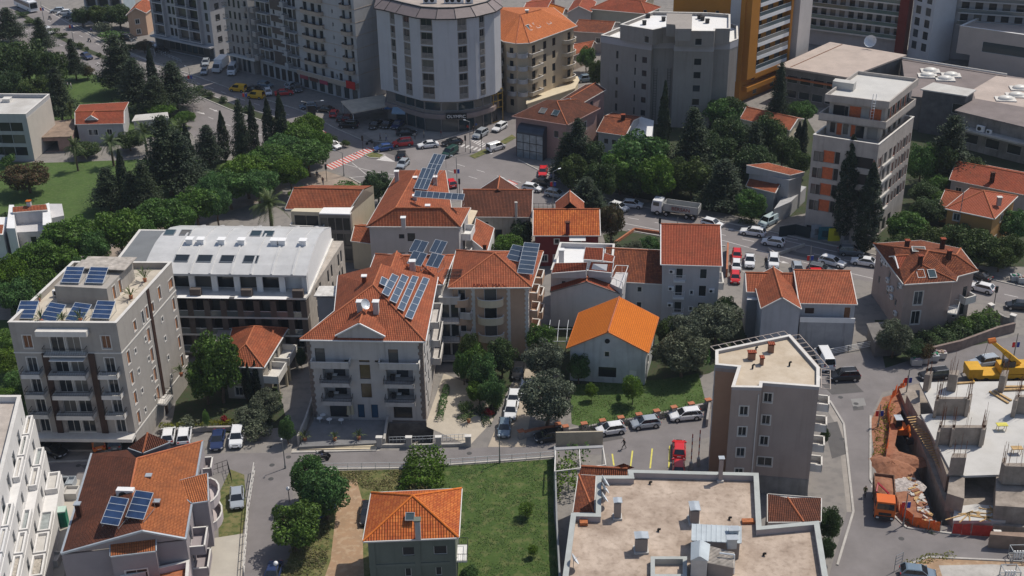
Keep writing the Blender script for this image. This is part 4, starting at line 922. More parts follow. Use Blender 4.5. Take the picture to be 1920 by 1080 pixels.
tf.win(0,[(i+.5)/7 for i in range(7)],[.05],3.4,2.7,'plain',BLACKM,GLASSC); tf.finish(top=False,wallname='attic_wall')
for ch in list(tf.root.children): ch.parent=b.root; ch.location+=wl(tf.root)-wl(b.root)
bpy.data.objects.remove(tf.root)
s=MB()
for i in range(8):
 u=xs0+.4+(L-xs0-.8)*i/7; v=e0+dx*u+dy*.3; s.obox(v,dx,.45,.2,10.95,14.1)
s.build('pillar',[WHITE],b.root)
s=MB()
for i in range(7):
 u=xs0+.4+(L-xs0-.8)*i/6.2; v=e0+dx*u-dy*1.3;
 if i%2==0 or i==6: s.obox(v,dx,.8,.42,10.95,12.1)
s.build('planter',[W_B2],b.root)
s=MB()
for i in range(3):
 u0=L-2.-(i+1)*8.6; v=e0+dx*(u0+3.9)-dy*1.95; s.obox(v,dx,3.9,.45,10.98,11.04)
s.build('canopy',[WHITEC],b.root)
v=MB(); a=e0; s=[a+dx*(xs0-7),a+dx*xs0,a+dx*xs0+dy*D_,a+dx*(xs0-7)+dy*D_]; v.prism([off(s,0)[i] for i in range(4)],10.95,12.2)
v.build('side_terrace',[TRIM],b.root)
v=MB(); si=off(s,-.5); v.prism(si,12.2,12.24); v.build('terrace_floor',[mat('slate membrane',(.17,.18,.19),.7,.1,.5)],b.root)
# C: white hotel, brown quoins, red roof, front middle
W_C=mat('pinkish white render',(.50,.475,.46),.85,.07,.5,stain=.35); QUO=mat('brown stone quoins',(.20,.16,.14),.85,.2,2.)
ER=13.3
q=[P(573.3,633.3,ER),P(791.1,636.7,ER),P(814,522,ER),P(640,519,ER),P(634,583,ER)]
q=[Vector((v.x,v.y)) for v in q]
b=Bld('hotel_building','four storey white hotel with brown corner quoins, red tiled roof and two columns of balconies',q,ER,W_C); CB=b
fl=[.6,3.55,6.5,9.45]
b.wf=BLACKM; L=b.elen(0)
[b.niche(0,u,3.7,z,2.25) for u in(.235,.79) for z in(3.57,6.52)]; b.win(0,[.11,.745],[9.5],1.35,2.2,'plain',BLACKM,GLASSC)
b.win(0,[.49],[3.9,6.9,9.6],1.45,2.3,'plain',DARKW,mat('amber curtain glass',(.10,.075,.04),.12,.3,.4,spec=.7))  # amber tinted glass in the middle column of windows
b.win(0,[.235],[.65],2.6,1.9,'plain'); b.win(0,[.43,.55],[.6],.95,2.2,'plain',gl=mat('blue door glass',(.03,.08,.14),.1,.2,.5)); b.win(0,[.80],[.65],2.6,2.0,'plain',DARKW)
for z in (3.55,6.5): b.balc(0,.235,4.2,z,1.3,'kerbrail',m=W_C); b.balc(0,.79,4.2,z,1.3,'kerbrail',m=W_C)
b.balc(0,.205,5.4,9.45,1.3,'solid',m=W_C,par=.75); b.balc(0,.80,5.6,9.45,1.3,'solid',m=W_C,par=.75)
b.win(0,[.345,.61],[9.6],.9,2.1,'plain')
for z in (3.6,6.6,9.6): b.win(1,[.12,.30,.48],[z],.9,1.7,'sill')
b.win(1,[.2],[.9],1.,1.7,'sill')
for z in (3.5,6.5,9.5): b.balc(1,.72,6.,z,1.3,'solid',m=W_C,par=.8); b.win(1,[.62,.8],[z+.1],1.2,2.2,'plain')
b.win(3,[.3,.6],[4,7,10],1.,1.4,'sill'); b.win(4,[.3,.7],[1.5,4.5,7.5],.9,1.3,'sill')
b.finish()
for e,u in ((0,.25),(0,L-.25),(1,.25)):
 s=MB()
 for k in range(26):
  hw=.32 if k%2 else .22; z=.55+k*.49; p,d=b.edge(e,u+(.06 if u<1 else -.06)*(k%2)); n=Vector((d.y,-d.x)); s.prism([p-d*hw+n*.05,p+d*hw+n*.05,p+d*hw,p-d*hw],z,z+.46)
 s.build('quoins',[QUO],b.root)
A,B_,C_,D2,E2=[Vector((v.x,v.y,ER)) for v in off(b.pts,.5)]
r1=P(699.4,534.4,ER+3.9); r2=P(710,512,ER+3.9); e_=(C_+D2)/2
r2=Vector((e_.x,e_.y,ER+3.9)); r2=r1.lerp(r2,.62)
roofobj(b.root,[[A,B_,r1],[B_,C_,r2,r1],[C_,D2,r2],[D2,E2,r1,r2],[E2,A,r1]],[[A,r1,B_],[r1,r2]],T_OR,eave=[A,B_,C_,D2,E2],eavem=WHITE)
dormer(b,0,.475*L,6.3,ER-3.3,ER+2.5,ER+.7,6.5,T_OR,out=.12)
dx=(b.pts[1]-b.pts[0]).normalized(); dy=Vector((-dx.y,dx.x)); cu=erz(b,0)
b.dmr=True
def onslope(pl,q):  # point on plane through pl[0..2] above xy q
 n=(pl[1]-pl[0]).cross(pl[2]-pl[0]); z=pl[0].z-((q[0]-pl[0].x)*n.x+(q[1]-pl[0].y)*n.y)/n.z; return Vector((q[0],q[1],z)),(n if n.z>0 else -n).normalized()
def panel_on(pl,pix,zg,rows,cols,label,group,mt=PVG,name='solar_panel'):
 """an array lying on a roof plane: pixels low-left, low-right, top-right, top-left"""
 root=thing(name,label,'solar panel',(0,0,0),group); pts=[]
 n=(pl[1]-pl[0]).cross(pl[2]-pl[0]).normalized(); n=n if n.z>0 else -n
 for x,y in pix:
  d=F_*FPX+CR*(x-960)-CU*(y-540); o=Vector((0,0,CAMH)); t=(pl[0]+n*zg-o).dot(n)/d.dot(n); pts.append(o+d*t)
 c=sum(pts,Vector((0,0,0)))/4; root.location=c; WL[root.name]=c; a,b2,c2,d2=pts
 g=MB(); g.face(pts); g.build('glass_pane',[mt],root); f=MB()
 for i in range(rows+1): f.tube(a.lerp(d2,i/rows)+n*.01,b2.lerp(c2,i/rows)+n*.01,.05,4)
 for i in range(cols+1): f.tube(a.lerp(b2,i/cols)+n*.01,d2.lerp(c2,i/cols)+n*.01,.05,4)
 f.build('frame',[LIGHTM],root); s=MB()
 for q in pts: s.tube(q-n*zg,q,.03,4)
 s.build('stand',[GREYM],root); return root
z1=Z(580,440,5.4); pl=[B_,C_,r2]
for i,(pp,nr) in enumerate(((((735,590),(800,625),(905,425),(840,395)),3),(((815,665),(880,695),(1005,430),(940,400)),4),(((895,745),(955,775),(1105,430),(1045,415)),5),(((970,830),(1040,858),(1215,450),(1155,430)),6))):
 panel_on(pl,[z1(*v) for v in pp],.35,nr,1,'%s of the four long solar rows on the white hotel roof'%('shortest leftmost','second','third','longest rightmost')[i],'solar rows on the white hotel roof')
panel_on(pl,[z1(*v) for v in ((712,495),(765,520),(795,455),(735,425))],.35,1,1,'single small solar panel left of the four rows on the hotel roof','solar rows on the white hotel roof')
for x,l in ((515,'left of two white chimneys on the hotel front roof slope'),(678,'right of two white chimneys on the hotel front roof slope')):
 p_=P(*z1(x,770),ER+2.2); chimney((p_.x,p_.y,ER+1.6),.75,.75,1.9,W_C,l,WHITE)if False else chimney((p_.x,p_.y,ER+1.6),.75,.75,1.9,W_C,l,WHITE,parent=b.root,rz=cu)
p_=P(*z1(560,735),ER+3.2); dish((p_.x,p_.y,ER+2.4),.75,R(-40),'white satellite dish between the two chimneys on the hotel roof')
p_=P(*z1(555,440),ER+3.6); chimney((p_.x,p_.y,ER+2.),.6,.6,1.8,T_OR,'tile coloured chimney at the back of the hotel roof',WHITE,parent=b.root)
q=[P(*z1(75,625),12.2),P(*z1(440,625),12.2),P(*z1(480,545),12.2)]; q.append(q[0]+q[2]-q[1])
s=MB(); s.prism([(v.x,v.y) for v in q],0,12.); s.build('annex',[mat('grey render',(.28,.29,.31),.8,.1,.5)],b.root)
s=MB(); s.prism(off(q,.35),12.3,12.45); s.build('canopy',[mat('stained white sheet',(.62,.60,.57),.6,.2,.8,stain=.6)],b.root)
# B4b: red roofed block behind the hotel
ZB=12.6
q=[Vector((v.x,v.y)) for v in (P(690,528,ZB),P(826,531,ZB),P(846,480,ZB),P(708,478,ZB))]
b=Bld('hotel_building','rear wing of the white hotel, red tiled roof with four collectors on stands',q,ZB,W_C)
b.win(2,[.2,.5,.8],[4,7,9.8],1.2,1.5,'sill'); b.win(3,[.3,.6],[4,7,9.8],1.,1.4,'sill'); b.finish()
hip(b,2.1,T_OR,.4,eavem=WHITE); dormer(b,0,.33*b.elen(0),6.4,ZB-.5,ZB+2.3,ZB+.3,6.,T_OR,out=.3)
for i,((x,y),l) in enumerate((((1075,150),'back left'),((1275,150),'back right'),((1060,270),'front left'),((1240,290),'front right'))):
 p_=P(*z1(x,y+40),ZB+2.2); solar(p_+Vector((0,0,-.7)),0,0,2.4 if i%2==0 else 2.1,2.3,R(32),R(-28),1,2,'%s of the four collectors on stands behind the hotel'%l,'collectors on stands behind the hotel',PVG,.8)
chimney((*P(*z1(1045,330),ZB+2.)[:2],ZB+.6),.8,.8,2.3,W_C,'',WHITE,parent=b.root)
# B4c: balcony tower with pergola
z3=Z(800,440,4.908); ZT=10.2
q=[Vector((v.x,v.y)) for v in (P(*z3(112,600),ZT),P(*z3(300,600),ZT),P(*z3(352,460),ZT))]; q.append(q[0]+q[2]-q[1])
b=Bld('balcony_tower','narrow white balcony tower with pergola between the hotel and the beige apartments',q,ZT,W_C)
for z in (0.7,3.9,7.1):
 b.win(0,[.3,.75],[z],1.2,2.3,'plain'); b.win(1,[.25,.5,.75],[z],1.1,2.3,'plain')
 b.balc(0,.5,b.elen(0)-.1,z,1.5,'rail',m=W_C); b.balc(1,.5,b.elen(1)-.1,z,1.7,'solid',m=W_C,par=.85)
b.finish().flat(.35,.2,roofm=WHITE)
s=MB(); u=b.pts
for i in range(7):
 t=.45+.55*i/6; a=u[0].lerp(u[3],t); c=u[1].lerp(u[2],t); s.tube((a.x,a.y,ZT+2.5),(c.x,c.y,ZT+2.5),.07,4)
for a,c in ((u[0].lerp(u[3],.45),u[3]),(u[1].lerp(u[2],.45),u[2])):
 s.tube((a.x,a.y,ZT+2.45),(c.x,c.y,ZT+2.45),.07,4)
 for v in (a,c): s.tube((v.x,v.y,ZT),(v.x,v.y,ZT+2.5),.07,4)
s.build('pergola',[BLACKM],b.root)
# B5: beige apartments with the roof lettering
W_B5=mat('peach render',(.50,.34,.24),.85,.07,.5,stain=.12); CREAM=mat('cream render',(.60,.52,.38),.85,.06,.6,stain=.12)
ZB=12.0
q=[Vector((v.x,v.y)) for v in (P(848,536,ZB),P(990,535,ZB),P(1010,474,ZB),P(862,472,ZB))]
b=Bld('apartment_building','peach four storey apartment house with rounded cream balconies and orange tiled roof',q,ZB,W_B5); B5=b
b.wf=WHITE; b.win(0,[.50],[9.2,6.2,3.2],1.9,2.2,'plain',gl=GLASSC); b.win(0,[.12],[9.2,6.2,3.2],1.1,2.1,'plain')
for z in (9.1,6.1,3.1): b.balc(0,.50,4.0,z,1.3,'curve',m=CREAM,par=.95); b.balc(0,.10,2.6,z,1.1,'curve',m=W_B5,par=.95)
for z in (9.1,6.1,3.1): b.balc(1,.25,3.,z,1.2,'solid',m=W_B5); b.balc(1,.7,3.,z,1.2,'solid',m=W_B5); b.win(1,[.25,.7],[z+.1],1.2,2.1,'plain')
b.finish(); L=b.elen(0)
for e,u in ((0,.27*L),(0,.74*L),(0,L-.25),(1,.25)):
 s=MB()
 for k in range(30):
  p,d=b.edge(e,u+.06*(k%2)); n=Vector((d.y,-d.x)); hw=.2 if k%2 else .28; s.prism([p-d*hw+n*.06,p+d*hw+n*.06,p+d*hw,p-d*hw],k*.4,k*.4+.38)
 s.build('quoins',[TRIM],b.root); b.band([ZB-.5],.45,.12,m=CREAM)
hip(b,2.6,T_OR,.6,frac=.95,eavem=TRIM)
p,d=b.edge(0,.5*L,.75); text('APARTMANI',(p.x,p.y,ZB+.06),erz(b,0),.95,mat('dark red sign paint',(.22,.03,.02),.5,.1),'dark red roof lettering APARTMANI',b.root,name='lettering')
rt=[Vector((v.x,v.y,ZB)) for v in off(b.pts,.6)];
solar(*z3(790,262),ZB+1.2,2.2,2.7,R(32),R(-28),3,1,'smaller of two solar arrays on the peach apartment roof','solar arrays on the peach apartment roof',PVG,.5)
solar(*z3(905,385),ZB+.6,2.4,5.6,R(30),R(-14),7,1,'longer of two solar arrays on the peach apartment roof','solar arrays on the peach apartment roof',PVG,.5)
# B6: white L-shaped house with long solar array
z4=Z(520,300,4.8); ZB=10.4; ZR=13.0
W_B6=mat('lilac grey render',(.44,.42,.42),.85,.05,.4,stain=.12)
ex=[(686.7,424.3),(863.5,425.3),(882,389),(846,389),(835,319),(747,318.8)]
q=[Vector((v.x,v.y)) for v in (P(x,y,ZB) for x,y in ex)]
b=Bld('house','white L-shaped house with orange hipped roof and a long grey solar array on a frame',off(q,-.4),ZB,W_B6); B6=b
b.wf=DARKW; b.win(0,[.357],[9.0-1.0,4.6],.9,.8,'plain'); b.win(0,[.465],[7.5,4.5],1.3,1.5,'plain'); b.win(5,[.2,.4,.6,.8],[1.,4.2,7.4],1.1,1.5,'sill'); b.win(1,[.5],[4.4,7.4],1.6,2.1,'plain')
b.balc(1,.5,4.,7.2,1.6,'solid',m=WHITE); b.balc(1,.5,4.,4.2,1.6,'solid',m=WHITE)
b.finish(); a,bb,c,d,e,f=[Vector((v.x,v.y,ZB)) for v in q]; r1=P(741.9,389.6,ZR); r2=P(828.3,389.6,ZR); r0=P(781.5,318.8,ZR)
roofobj(b.root,[[a,bb,r2,r1],[bb,c,r2],[f,a,r1,r0],[r0,r1,d,e],[r1,r2,c,d],[e,f,r0]],[[a,r1,r2,bb],[r1,r0]],T_OR,eave=[a,bb,c,d,e,f])
for x,y in ((1135,570),(1355,460),(1075,150),(1240,205),(1240,370),(1420,200)):
 p_=P(*z4(x,y),ZB+1.6); chimney((p_.x,p_.y,ZB+.6),.7,.7,1.9,W_B6,'',WHITE,parent=b.root)
solar(P(*z4(1452,405),ZB+2.0)+Vector((0,0,0)),0,0,8.6,1.3,R(30),R(-12),1,8,'long row of eight grey solar panels above the white L-shaped house','solar arrays on the white L-shaped house',PVG,1.2)
solar(P(*z4(1290,285),ZB+2.2),0,0,2.5,5.0,R(24),R(-17),2,3,'near one of two square solar arrays on the white L-shaped house','solar arrays on the white L-shaped house',PVG,.5)
solar(P(*z4(1380,150),ZB+2.2),0,0,2.4,5.0,R(24),R(-20),2,3,'far one of two square solar arrays, by the crossroads end of the L-shaped house','solar arrays on the white L-shaped house',PVG,.5)
# B7: cream house with sunroom
ZB=9.2; W_B7=mat('cream yellow render',(.56,.50,.38),.85,.06,.5,stain=.15)
q=[Vector((v.x,v.y)) for v in (P(545,396,ZB),P(657,400,ZB),P(701,362,ZB),P(590,358,ZB))]
b=Bld('house','cream house with long orange roof, high blank side wall and glazed sunroom',q,ZB,W_B7)
b.win(0,[.15,.35],[6.3,3.4],2.2,2.2,'plain'); b.balc(0,.28,6.,6.1,1.3,'solid',m=TRIM); b.balc(0,.28,6.,3.1,1.3,'solid',m=TRIM)
b.finish()
A,B_,C_,D2=[Vector((v.x,v.y,ZB)) for v in b.pts]; fl_=P(534.6,391.7,ZB-.1); rl=P(551,352,ZB+2.4); rr=P(680.4,355,ZB+2.4); bl=P(585,347,ZB+1.2); br=P(697,348,ZB+1.2); fr2=P(655,392,ZB-.1)
roofobj(b.root,[[fl_,fr2,rr,rl],[rl,rr,br,bl]],[[rl,rr]],T_OR,eave=[fl_,fr2,rr,rl])
s=MB(); t=P(656.5,398,ZB+.3); u=P(670,378,ZB+1.8); v=P(682,356,ZB+2.9); w3=P(700,348,ZB+1.8); bt=[B_,C_]
s.face([(B_.x,B_.y,ZB-.01),(C_.x,C_.y,ZB-.01),w3,v,t]);
s.build('side_wall',[W_B7],b.root)
s=MB(); q=[P(598,400,9.3),P(656.5,401.5,9.3),P(669,381,9.3),P(612.7,381,9.3)]; s.prism([(v.x,v.y) for v in q],9.1,9.3); s.build('sunroom_roof',[WHITEC],b.root)
sr=Bld('x','x',[Vector((v.x,v.y)) for v in q],9.1,mat('grey taupe frame',(.22,.20,.18),.7,.1)); sr.win(0,[.14,.38,.62,.86],[6.2,3.2,.4],1.15,2.3,'plain',BLACKM,GLASSC); sr.finish(wallname='sunroom')
for ch in list(sr.root.children): ch.parent=b.root; ch.location+=wl(sr.root)-wl(b.root)
bpy.data.objects.remove(sr.root)
s=MB(); q=[P(*z4(690,722),6),P(*z4(800,748),6),P(*z4(800,595),6),P(*z4(780,600),6)]
tq=[P(660,450,5.5),P(700,455,5.5),P(702,420,5.5),P(675,420,5.5)]
lb=Bld('house','low cream annex with a narrow orange roof beside the cream house',[Vector((v.x,v.y)) for v in tq],5.4,W_B7); lb.finish(); gable(lb,1.3,T_OR,.2,0)
# B8 brown roofed house
z8_=Z(850,340,5.486); ZB=6.8; W_B8=mat('weathered beige render',(.40,.37,.33),.9,.15,.6,stain=.5)
q=[Vector((v.x,v.y)) for v in (P(868,404.5,ZB),P(993,405.5,ZB))]; d=(q[1]-q[0]).normalized(); n=Vector((-d.y,d.x)); q+= [q[1]+n*11,q[0]+n*11]
b=Bld('house','old beige house with a plain dark brown tiled roof and tall thin flue',q,ZB,W_B8)
b.win(0,[.35],[4.9],.9,.8,'plain'); b.win(0,[.53],[2.2],1.3,2.,'plain',WOOD,GLASS); b.win(0,[.35],[.6],1.,1.5,'plain'); b.win(1,[.3,.7],[1.,3.6],1.,1.4,'sill'); b.finish(); gable(b,2.7,T_DK,.4,0)
p_,_=b.edge(0,.80*b.elen(0),.25); s=MB(); s.tube((p_.x,p_.y,1.),(p_.x,p_.y,9.4),.22,8); s.tube((p_.x,p_.y,9.4),(p_.x,p_.y,9.6),.3,8); s.build('flue',[CONC],b.root)
dormer(b,2,.5*b.elen(0),6.4,ZB-2,ZB+2.9,ZB+.7,6.,T_DK)
rp=[P(*z8_(195,600),6.4),P(*z8_(235,380),7.0),P(*z8_(418,478),5.6),P(*z8_(345,720),5.0)]
s=[Vector((v.x,v.y)) for v in (rp[0],rp[3],rp[2],rp[1])]
b=Bld('house','small house with one bright orange roof slope beside the old brown roofed house',s,4.9,WHITE); b.finish(top=False)
roofobj(b.root,[rp],[],T_OR,eave=[rp[0],rp[3],rp[2],rp[1]],eavem=WHITE); w_=MB()
for i,j in ((0,3),(3,2),(2,1),(1,0)):
 a,c=rp[i],rp[j]; w_.face([(a.x,a.y,4.9),(c.x,c.y,4.9),c-Vector((0,0,.1)),a-Vector((0,0,.1))])
w_.build('gable_wall',[WHITE],b.root); chimney((*P(*z8_(322,690),6.0)[:2],4.6),.6,.6,2.0,T_DK,'',T_OR,parent=b.root)
s=MB(); q=[P(*z8_(90,445),7.6),P(*z8_(185,440),7.6),P(*z8_(250,300),7.6),P(*z8_(170,290),7.6)]; s.prism([(v.x,v.y) for v in q],7.5,7.58)
aw=s.build('awning',[mat('beige awning cloth',(.62,.52,.38),.8,.08)]); tag(aw,'beige sun awning at the right end of the white L-shaped house','awning')
# B9 red house
ZB=6.0; REDW=mat('dark red render',(.16,.022,.025),.85,.15,.6,stain=.15)
q=[Vector((v.x,v.y)) for v in (P(1003,440,ZB),P(1122,440,ZB))]; d=(q[1]-q[0]).normalized(); n=Vector((-d.y,d.x)); q+= [q[1]+n*10.5,q[0]+n*10.5]
b=Bld('house','dark red two storey house with a mottled orange roof',q,ZB,REDW)
b.win(0,[.345],[4.3],.8,.85,'trim'); b.win(0,[.665],[3.3],1.5,2.0,'plain'); b.win(0,[.15,.34,.85],[.9],1.,1.2,'trim'); b.win(1,[.3,.7],[1.,4.],1.,1.3,'trim'); b.balc(0,.665,2.8,3.1,.8,'rail',m=TRIM); b.finish(); gable(b,2.5,T_PT,.35,0,asym=.5)
s=MB(); p_,d=b.edge(0,.67*b.elen(0)-1.4,.05); q2_,_=b.edge(0,.67*b.elen(0)+1.4,.05); n=Vector((d.y,-d.x)); s.face([(p_.x,p_.y,5.75),(p_.x+n.x*1.1,p_.y+n.y*1.1,5.35),(q2_.x+n.x*1.1,q2_.y+n.y*1.1,5.35),(q2_.x,q2_.y,5.75)]); s.build('awning',[WHITE],b.root)
chimney((*P(*z8_(1175,500),7.)[:2],6.3),.7,.7,2.0,REDW,'',T_DK,parent=b.root)
dormer(b,2,.44*b.elen(2),4.6,ZB-1,ZB+3.6,ZB+1.6,5.,T_OR,wallm=REDW)
# B10 white house with terraces
z6=Z(1000,440,6.); ZB=8.3; W_B10=mat('lilac white render',(.50,.49,.50),.85,.05,.4,stain=.18)
q=[Vector((v.x,v.y)) for v in (P(1033,515,ZB),P(1147,517,ZB),P(1152,466,ZB),P(1050,463,ZB))]
b=Bld('house','white house with several small red roof slopes and a roof terrace with pots',q,ZB,W_B10); b.win(0,[.21],[6.6],.7,.6,'plain'); b.win(1,[.5],[5.5],1.2,1.8,'plain'); b.win(3,[.3,.7],[2.,5.],1.1,1.3,'sill')
b.finish().flat(.8,.25,roofm=WHITE)
zt=ZB+.9
for quad_,zz in ((((205,430),(590,400),(605,312),(245,320)),(zt,zt+.5,zt+1.6,zt+1.2)),(((622,398),(880,425),(897,315),(650,305)),(zt+.4,zt,zt+1.2,zt+1.6)),(((565,275),(775,288),(785,150),(590,140)),(zt+.9,zt+.9,zt+2.2,zt+2.2)),(((785,292),(890,305),(910,238),(800,205)),(zt+.8,zt+.3,zt+.9,zt+1.5))):
 rp=[P(*z6(*c_),z_) for c_,z_ in zip(quad_,zz)]; roofobj(b.root,[rp],[],T_RD,eave=rp,eavem=WHITE); s=MB()
 for i in range(4):
  a,c=rp[i],rp[(i+1)%4]; s.face([(a.x,a.y,ZB),(c.x,c.y,ZB),c-Vector((0,0,.1)),a-Vector((0,0,.1))])
 s.build('gable_wall',[W_B10],b.root)
chimney((*P(*z6(315,280),ZB+.8)[:2],ZB),.8,.8,2.4,W_B10,'',WHITE,parent=b.root)
fq=[P(*z6(195,575),7.2),P(*z6(1003,605),7.2)]; d=(fq[1]-fq[0]); d.z=0; d.normalize(); n=Vector((-d.y,d.x,0)); q=[Vector((v.x,v.y)) for v in (fq[0],fq[1],fq[1]+n*2.5,fq[0]+n*2.5)]
lo=Bld('house','windowless lilac gable wall block in front of the white terraced house',q,6.2,W_B10); lo.finish(); gable(lo,2.0,T_RD,.05,1,wallm=W_B10,eavem=CONCD)
s=MB()
for p3 in (((865,545),(1000,605),(1065,420),(930,415)),):
 v=[P(*z6(*c_),7.4) for c_ in p3];
 for a,c in zip(v,v[1:]+v[:1]):
  s.tube(a+Vector((0,0,1.1)),c+Vector((0,0,1.1)),.06,4)
  for t in (0,.5,1):
   g_=a.lerp(c,t); s.tube(g_,g_+Vector((0,0,1.1)),.04,4)
tv=Bld('terrace_block','white roof terrace with railing and small table beside the lilac gable',[Vector((x_.x,x_.y)) for x_ in v],7.3,W_B10); tv.finish(); s.build('railing',[WHITE],tv.root)
# B11 low white house
ZB=6.4
q=[Vector((v.x,v.y)) for v in (P(1168,527,ZB),P(1241,531,ZB))]; d=(q[1]-q[0]).normalized(); n=Vector((-d.y,d.x)); q+= [q[1]+n*12,q[0]+n*12]
b=Bld('house','low white row house with a long brown red roof next to the tall white house',[q[0]-d*3.,q[1],q[2],q[3]-d*3.],ZB,W_B10); b.win(0,[.33,.62],[4.6],.7,.9,'trim'); b.win(0,[.62],[1.6],.8,1.2,'trim'); b.finish(); gable(b,2.8,T_MX,.3,0)
# B12 tall white house red roof
ZB=10.2; q=[Vector((v.x,v.y)) for v in (P(1243,494,ZB),P(1350,497,ZB))]; d=(q[1]-q[0]).normalized(); n=Vector((-d.y,d.x)); q+= [q[1]+n*11.5,q[0]+n*11.5]
b=Bld('house','tall narrow white three storey house with a plain red roof slope',q,ZB,W_B10); b.wf=WHITE
b.win(0,[.3,.72],[7.7],1.1,1.7,'plain'); b.win(0,[.3,.72],[4.6,1.6],1.2,1.9,'plain'); b.win(0,[.53],[4.9,2.],.5,.7,'trim')
for z in (7.4,4.4,1.5): b.balc(0,.3,1.8,z,.5,'rail',m=WHITE,rm=WHITE)
b.win(1,[.3,.6],[1.5,4.5,7.5],1.1,1.8,'plain'); b.balc(1,.5,4,4.2,1.1,'solid',m=WHITE); b.finish(); gable(b,3.0,T_RD,.35,0,asym=.28,eavem=WHITE)
for u,z in ((.16,8.6),(.16,5.6),(.16,2.7),(.88,5.4)):
 p_,_=b.edge(0,u*b.elen(0),.22); acunit((p_.x,p_.y,z),erz(b,0),({8.6:'top left',5.6:'middle left',2.7:'lowest left',5.4:'right hand'}[z])+' wall air conditioner on the tall white house','air conditioners on the tall white house')
# B13 chapel-like house with the bright orange roof
ZB=5.7; q=[Vector((v.x,v.y)) for v in (P(1069,650,ZB),P(1211,658,ZB),P(1229,597,ZB),P(1090,589,ZB))]
W_B13=mat('whitewashed grey wall',(.50,.52,.53),.9,.12,.5,stain=.4)
b=Bld('house','white gabled house with a smooth bright orange roof beside the garden',q,ZB,W_B13); b.wf=TRIM
b.win(0,[.5],[.9],2.6,1.7,'plain',BLACKM); b.win(0,[.84],[.5],1.1,1.8,'plain',TRIM,WHITE); b.win(0,[.49],[4.3],.7,.9,'trim'); b.win(1,[.3,.6],[2.],.9,1.2,'trim'); b.finish(); gable(b,3.1,T_BR,.45,1,eavem=mat('orange verge tile',(.5,.15,.04),.8,.1))
p_,_=b.edge(0,.49*b.elen(0),.03); s=MB(); s.tube((p_.x,p_.y,7.0),(p_.x,p_.y-.1,7.0),.38,12); s.build('round_window',[GLASS],b.root)
q=[P(1150,668,2.6),P(1245,676,2.6),P(1246,650,2.6)]
# helpers for this part
def V2(pix,z): return [Vector((v.x,v.y)) for v in (P(x,y,z) for x,y in pix)]
def absorb(src,dst):
 for ch in list(src.root.children): ch.parent=dst.root; ch.location+=wl(src.root)-wl(dst.root)
 bpy.data.objects.remove(src.root)
def front2(a,b,z,depth,back=0):
 """rectangle from a front edge (pixels at height z) and a depth in metres"""
 q=V2((a,b),z); d=(q[1]-q[0]).normalized(); n=Vector((-d.y,d.x)); return [q[0],q[1],q[1]+n*depth,q[0]+n*depth]
def skirt(root,rp,z,m,name='gable_wall'):
 s=MB()
 for i in range(len(rp)):
  a,c=rp[i],rp[(i+1)%len(rp)]; s.face([(a.x,a.y,z),(c.x,c.y,z),c-Vector((0,0,.1)),a-Vector((0,0,.1))])
 return s.build(name,[m],root)
# B3 small orange roofed house with columns
z3b=Z(340,590,3.723); ZB=5.6; W_B3=mat('warm grey render',(.36,.33,.29),.85,.1,.5)
b=Bld('house','low house with plain orange hipped roof and columned balconies between two apartment blocks',V2(((421,684),(491,686),(533,618),(440,618)),ZB),ZB,W_B3)
b.win(0,[.3,.7],[3.,.5],1.1,1.4,'trim'); b.win(1,[.25,.6],[3.],1.1,2.,'plain'); b.finish(); hip(b,2.0,T_OR,.4,axis=1,frac=.5,eavem=WHITE)
for u in (.2,.68):
 b.balc(1,u,4.2,2.9,2.2,'solid',m=TRIM); s=MB()
 for du in(-1.8,1.8):
  p_,_=b.edge(1,u*b.elen(1)+du,2.0); s.tube((p_.x,p_.y,0),(p_.x,p_.y,2.7),.2,8); s.build('column',[CREAM],b.root); s=MB()
vbox(b.root,'flat_annex',((402,640),(424,640),(440,614),(410,614)),0,5.3,mat('grey roof terrace',(.27,.25,.24),.8,.1))
# B14 grey cluster
z8c=Z(1380,440,4.); ZB=7.4; W_B14=mat('cool grey wall',(.40,.41,.44),.88,.08,.4,stain=.25)
b=Bld('house','grey white house with rusty orange roof, terrace and ventilation pipes beside the hotel garden',front2((1501,567),(1604,569),ZB,9.5),ZB,W_B14)
b.win(0,[.18],[5.4],1.5,1.1,'plain',gl=DARKW); b.win(0,[.87],[4.8],1.,1.9,'plain',gl=WOOD); b.win(1,[.4],[4.8],1.2,1.3,'sill'); b.finish(); gable(b,1.9,T_OR,.25,0,asym=.25)
s=MB(); p0,d=b.edge(0,0,1.1); p1,_=b.edge(0,b.elen(0),1.1); p2,_=b.edge(0,b.elen(0)); p3,_=b.edge(0,0); s.prism([p0,p1,p2,p3],0,4.6); s.build('terrace_front',[mat('stained grey wall',(.33,.335,.35),.9,.15,.4,stain=.7)],b.root)
s=MB(); s.prism([p0,p1,p1.lerp(p2,.15),p0.lerp(p3,.15)],4.6,5.4); s.build('terrace_parapet',[WHITE],b.root)
b=Bld('house','grey gabled house front with a steep orange roof, left of the stained terrace wall',front2((1429,577),(1500,578),7.6,10),7.6,W_B14); b.finish(); gable(b,1.9,T_OR,.2,1)
b=Bld('house','rear house with ribbed rusty orange roof next to the parked red cars',front2((1402,546),(1428,546),7.3,7.5)[:1]+V2(((1490,548),),7.3)+front2((1402,546),(1490,548),7.3,6.5)[2:],7.3,W_B14); b.finish(); gable(b,1.6,T_OR,.2,0)
b=Bld('lean_to','narrow grey lean-to with a white sheet roof left of the grey gabled house',V2(((1402,560),(1429,560),(1429,548),(1403,547)),6.4),6.2,mat('slate grey sheet wall',(.20,.22,.24),.7,.1)); b.finish()
s=MB(); s.prism(off(b.pts,.12),6.2,6.32); s.build('sheet_roof',[WHITEC],b.root)
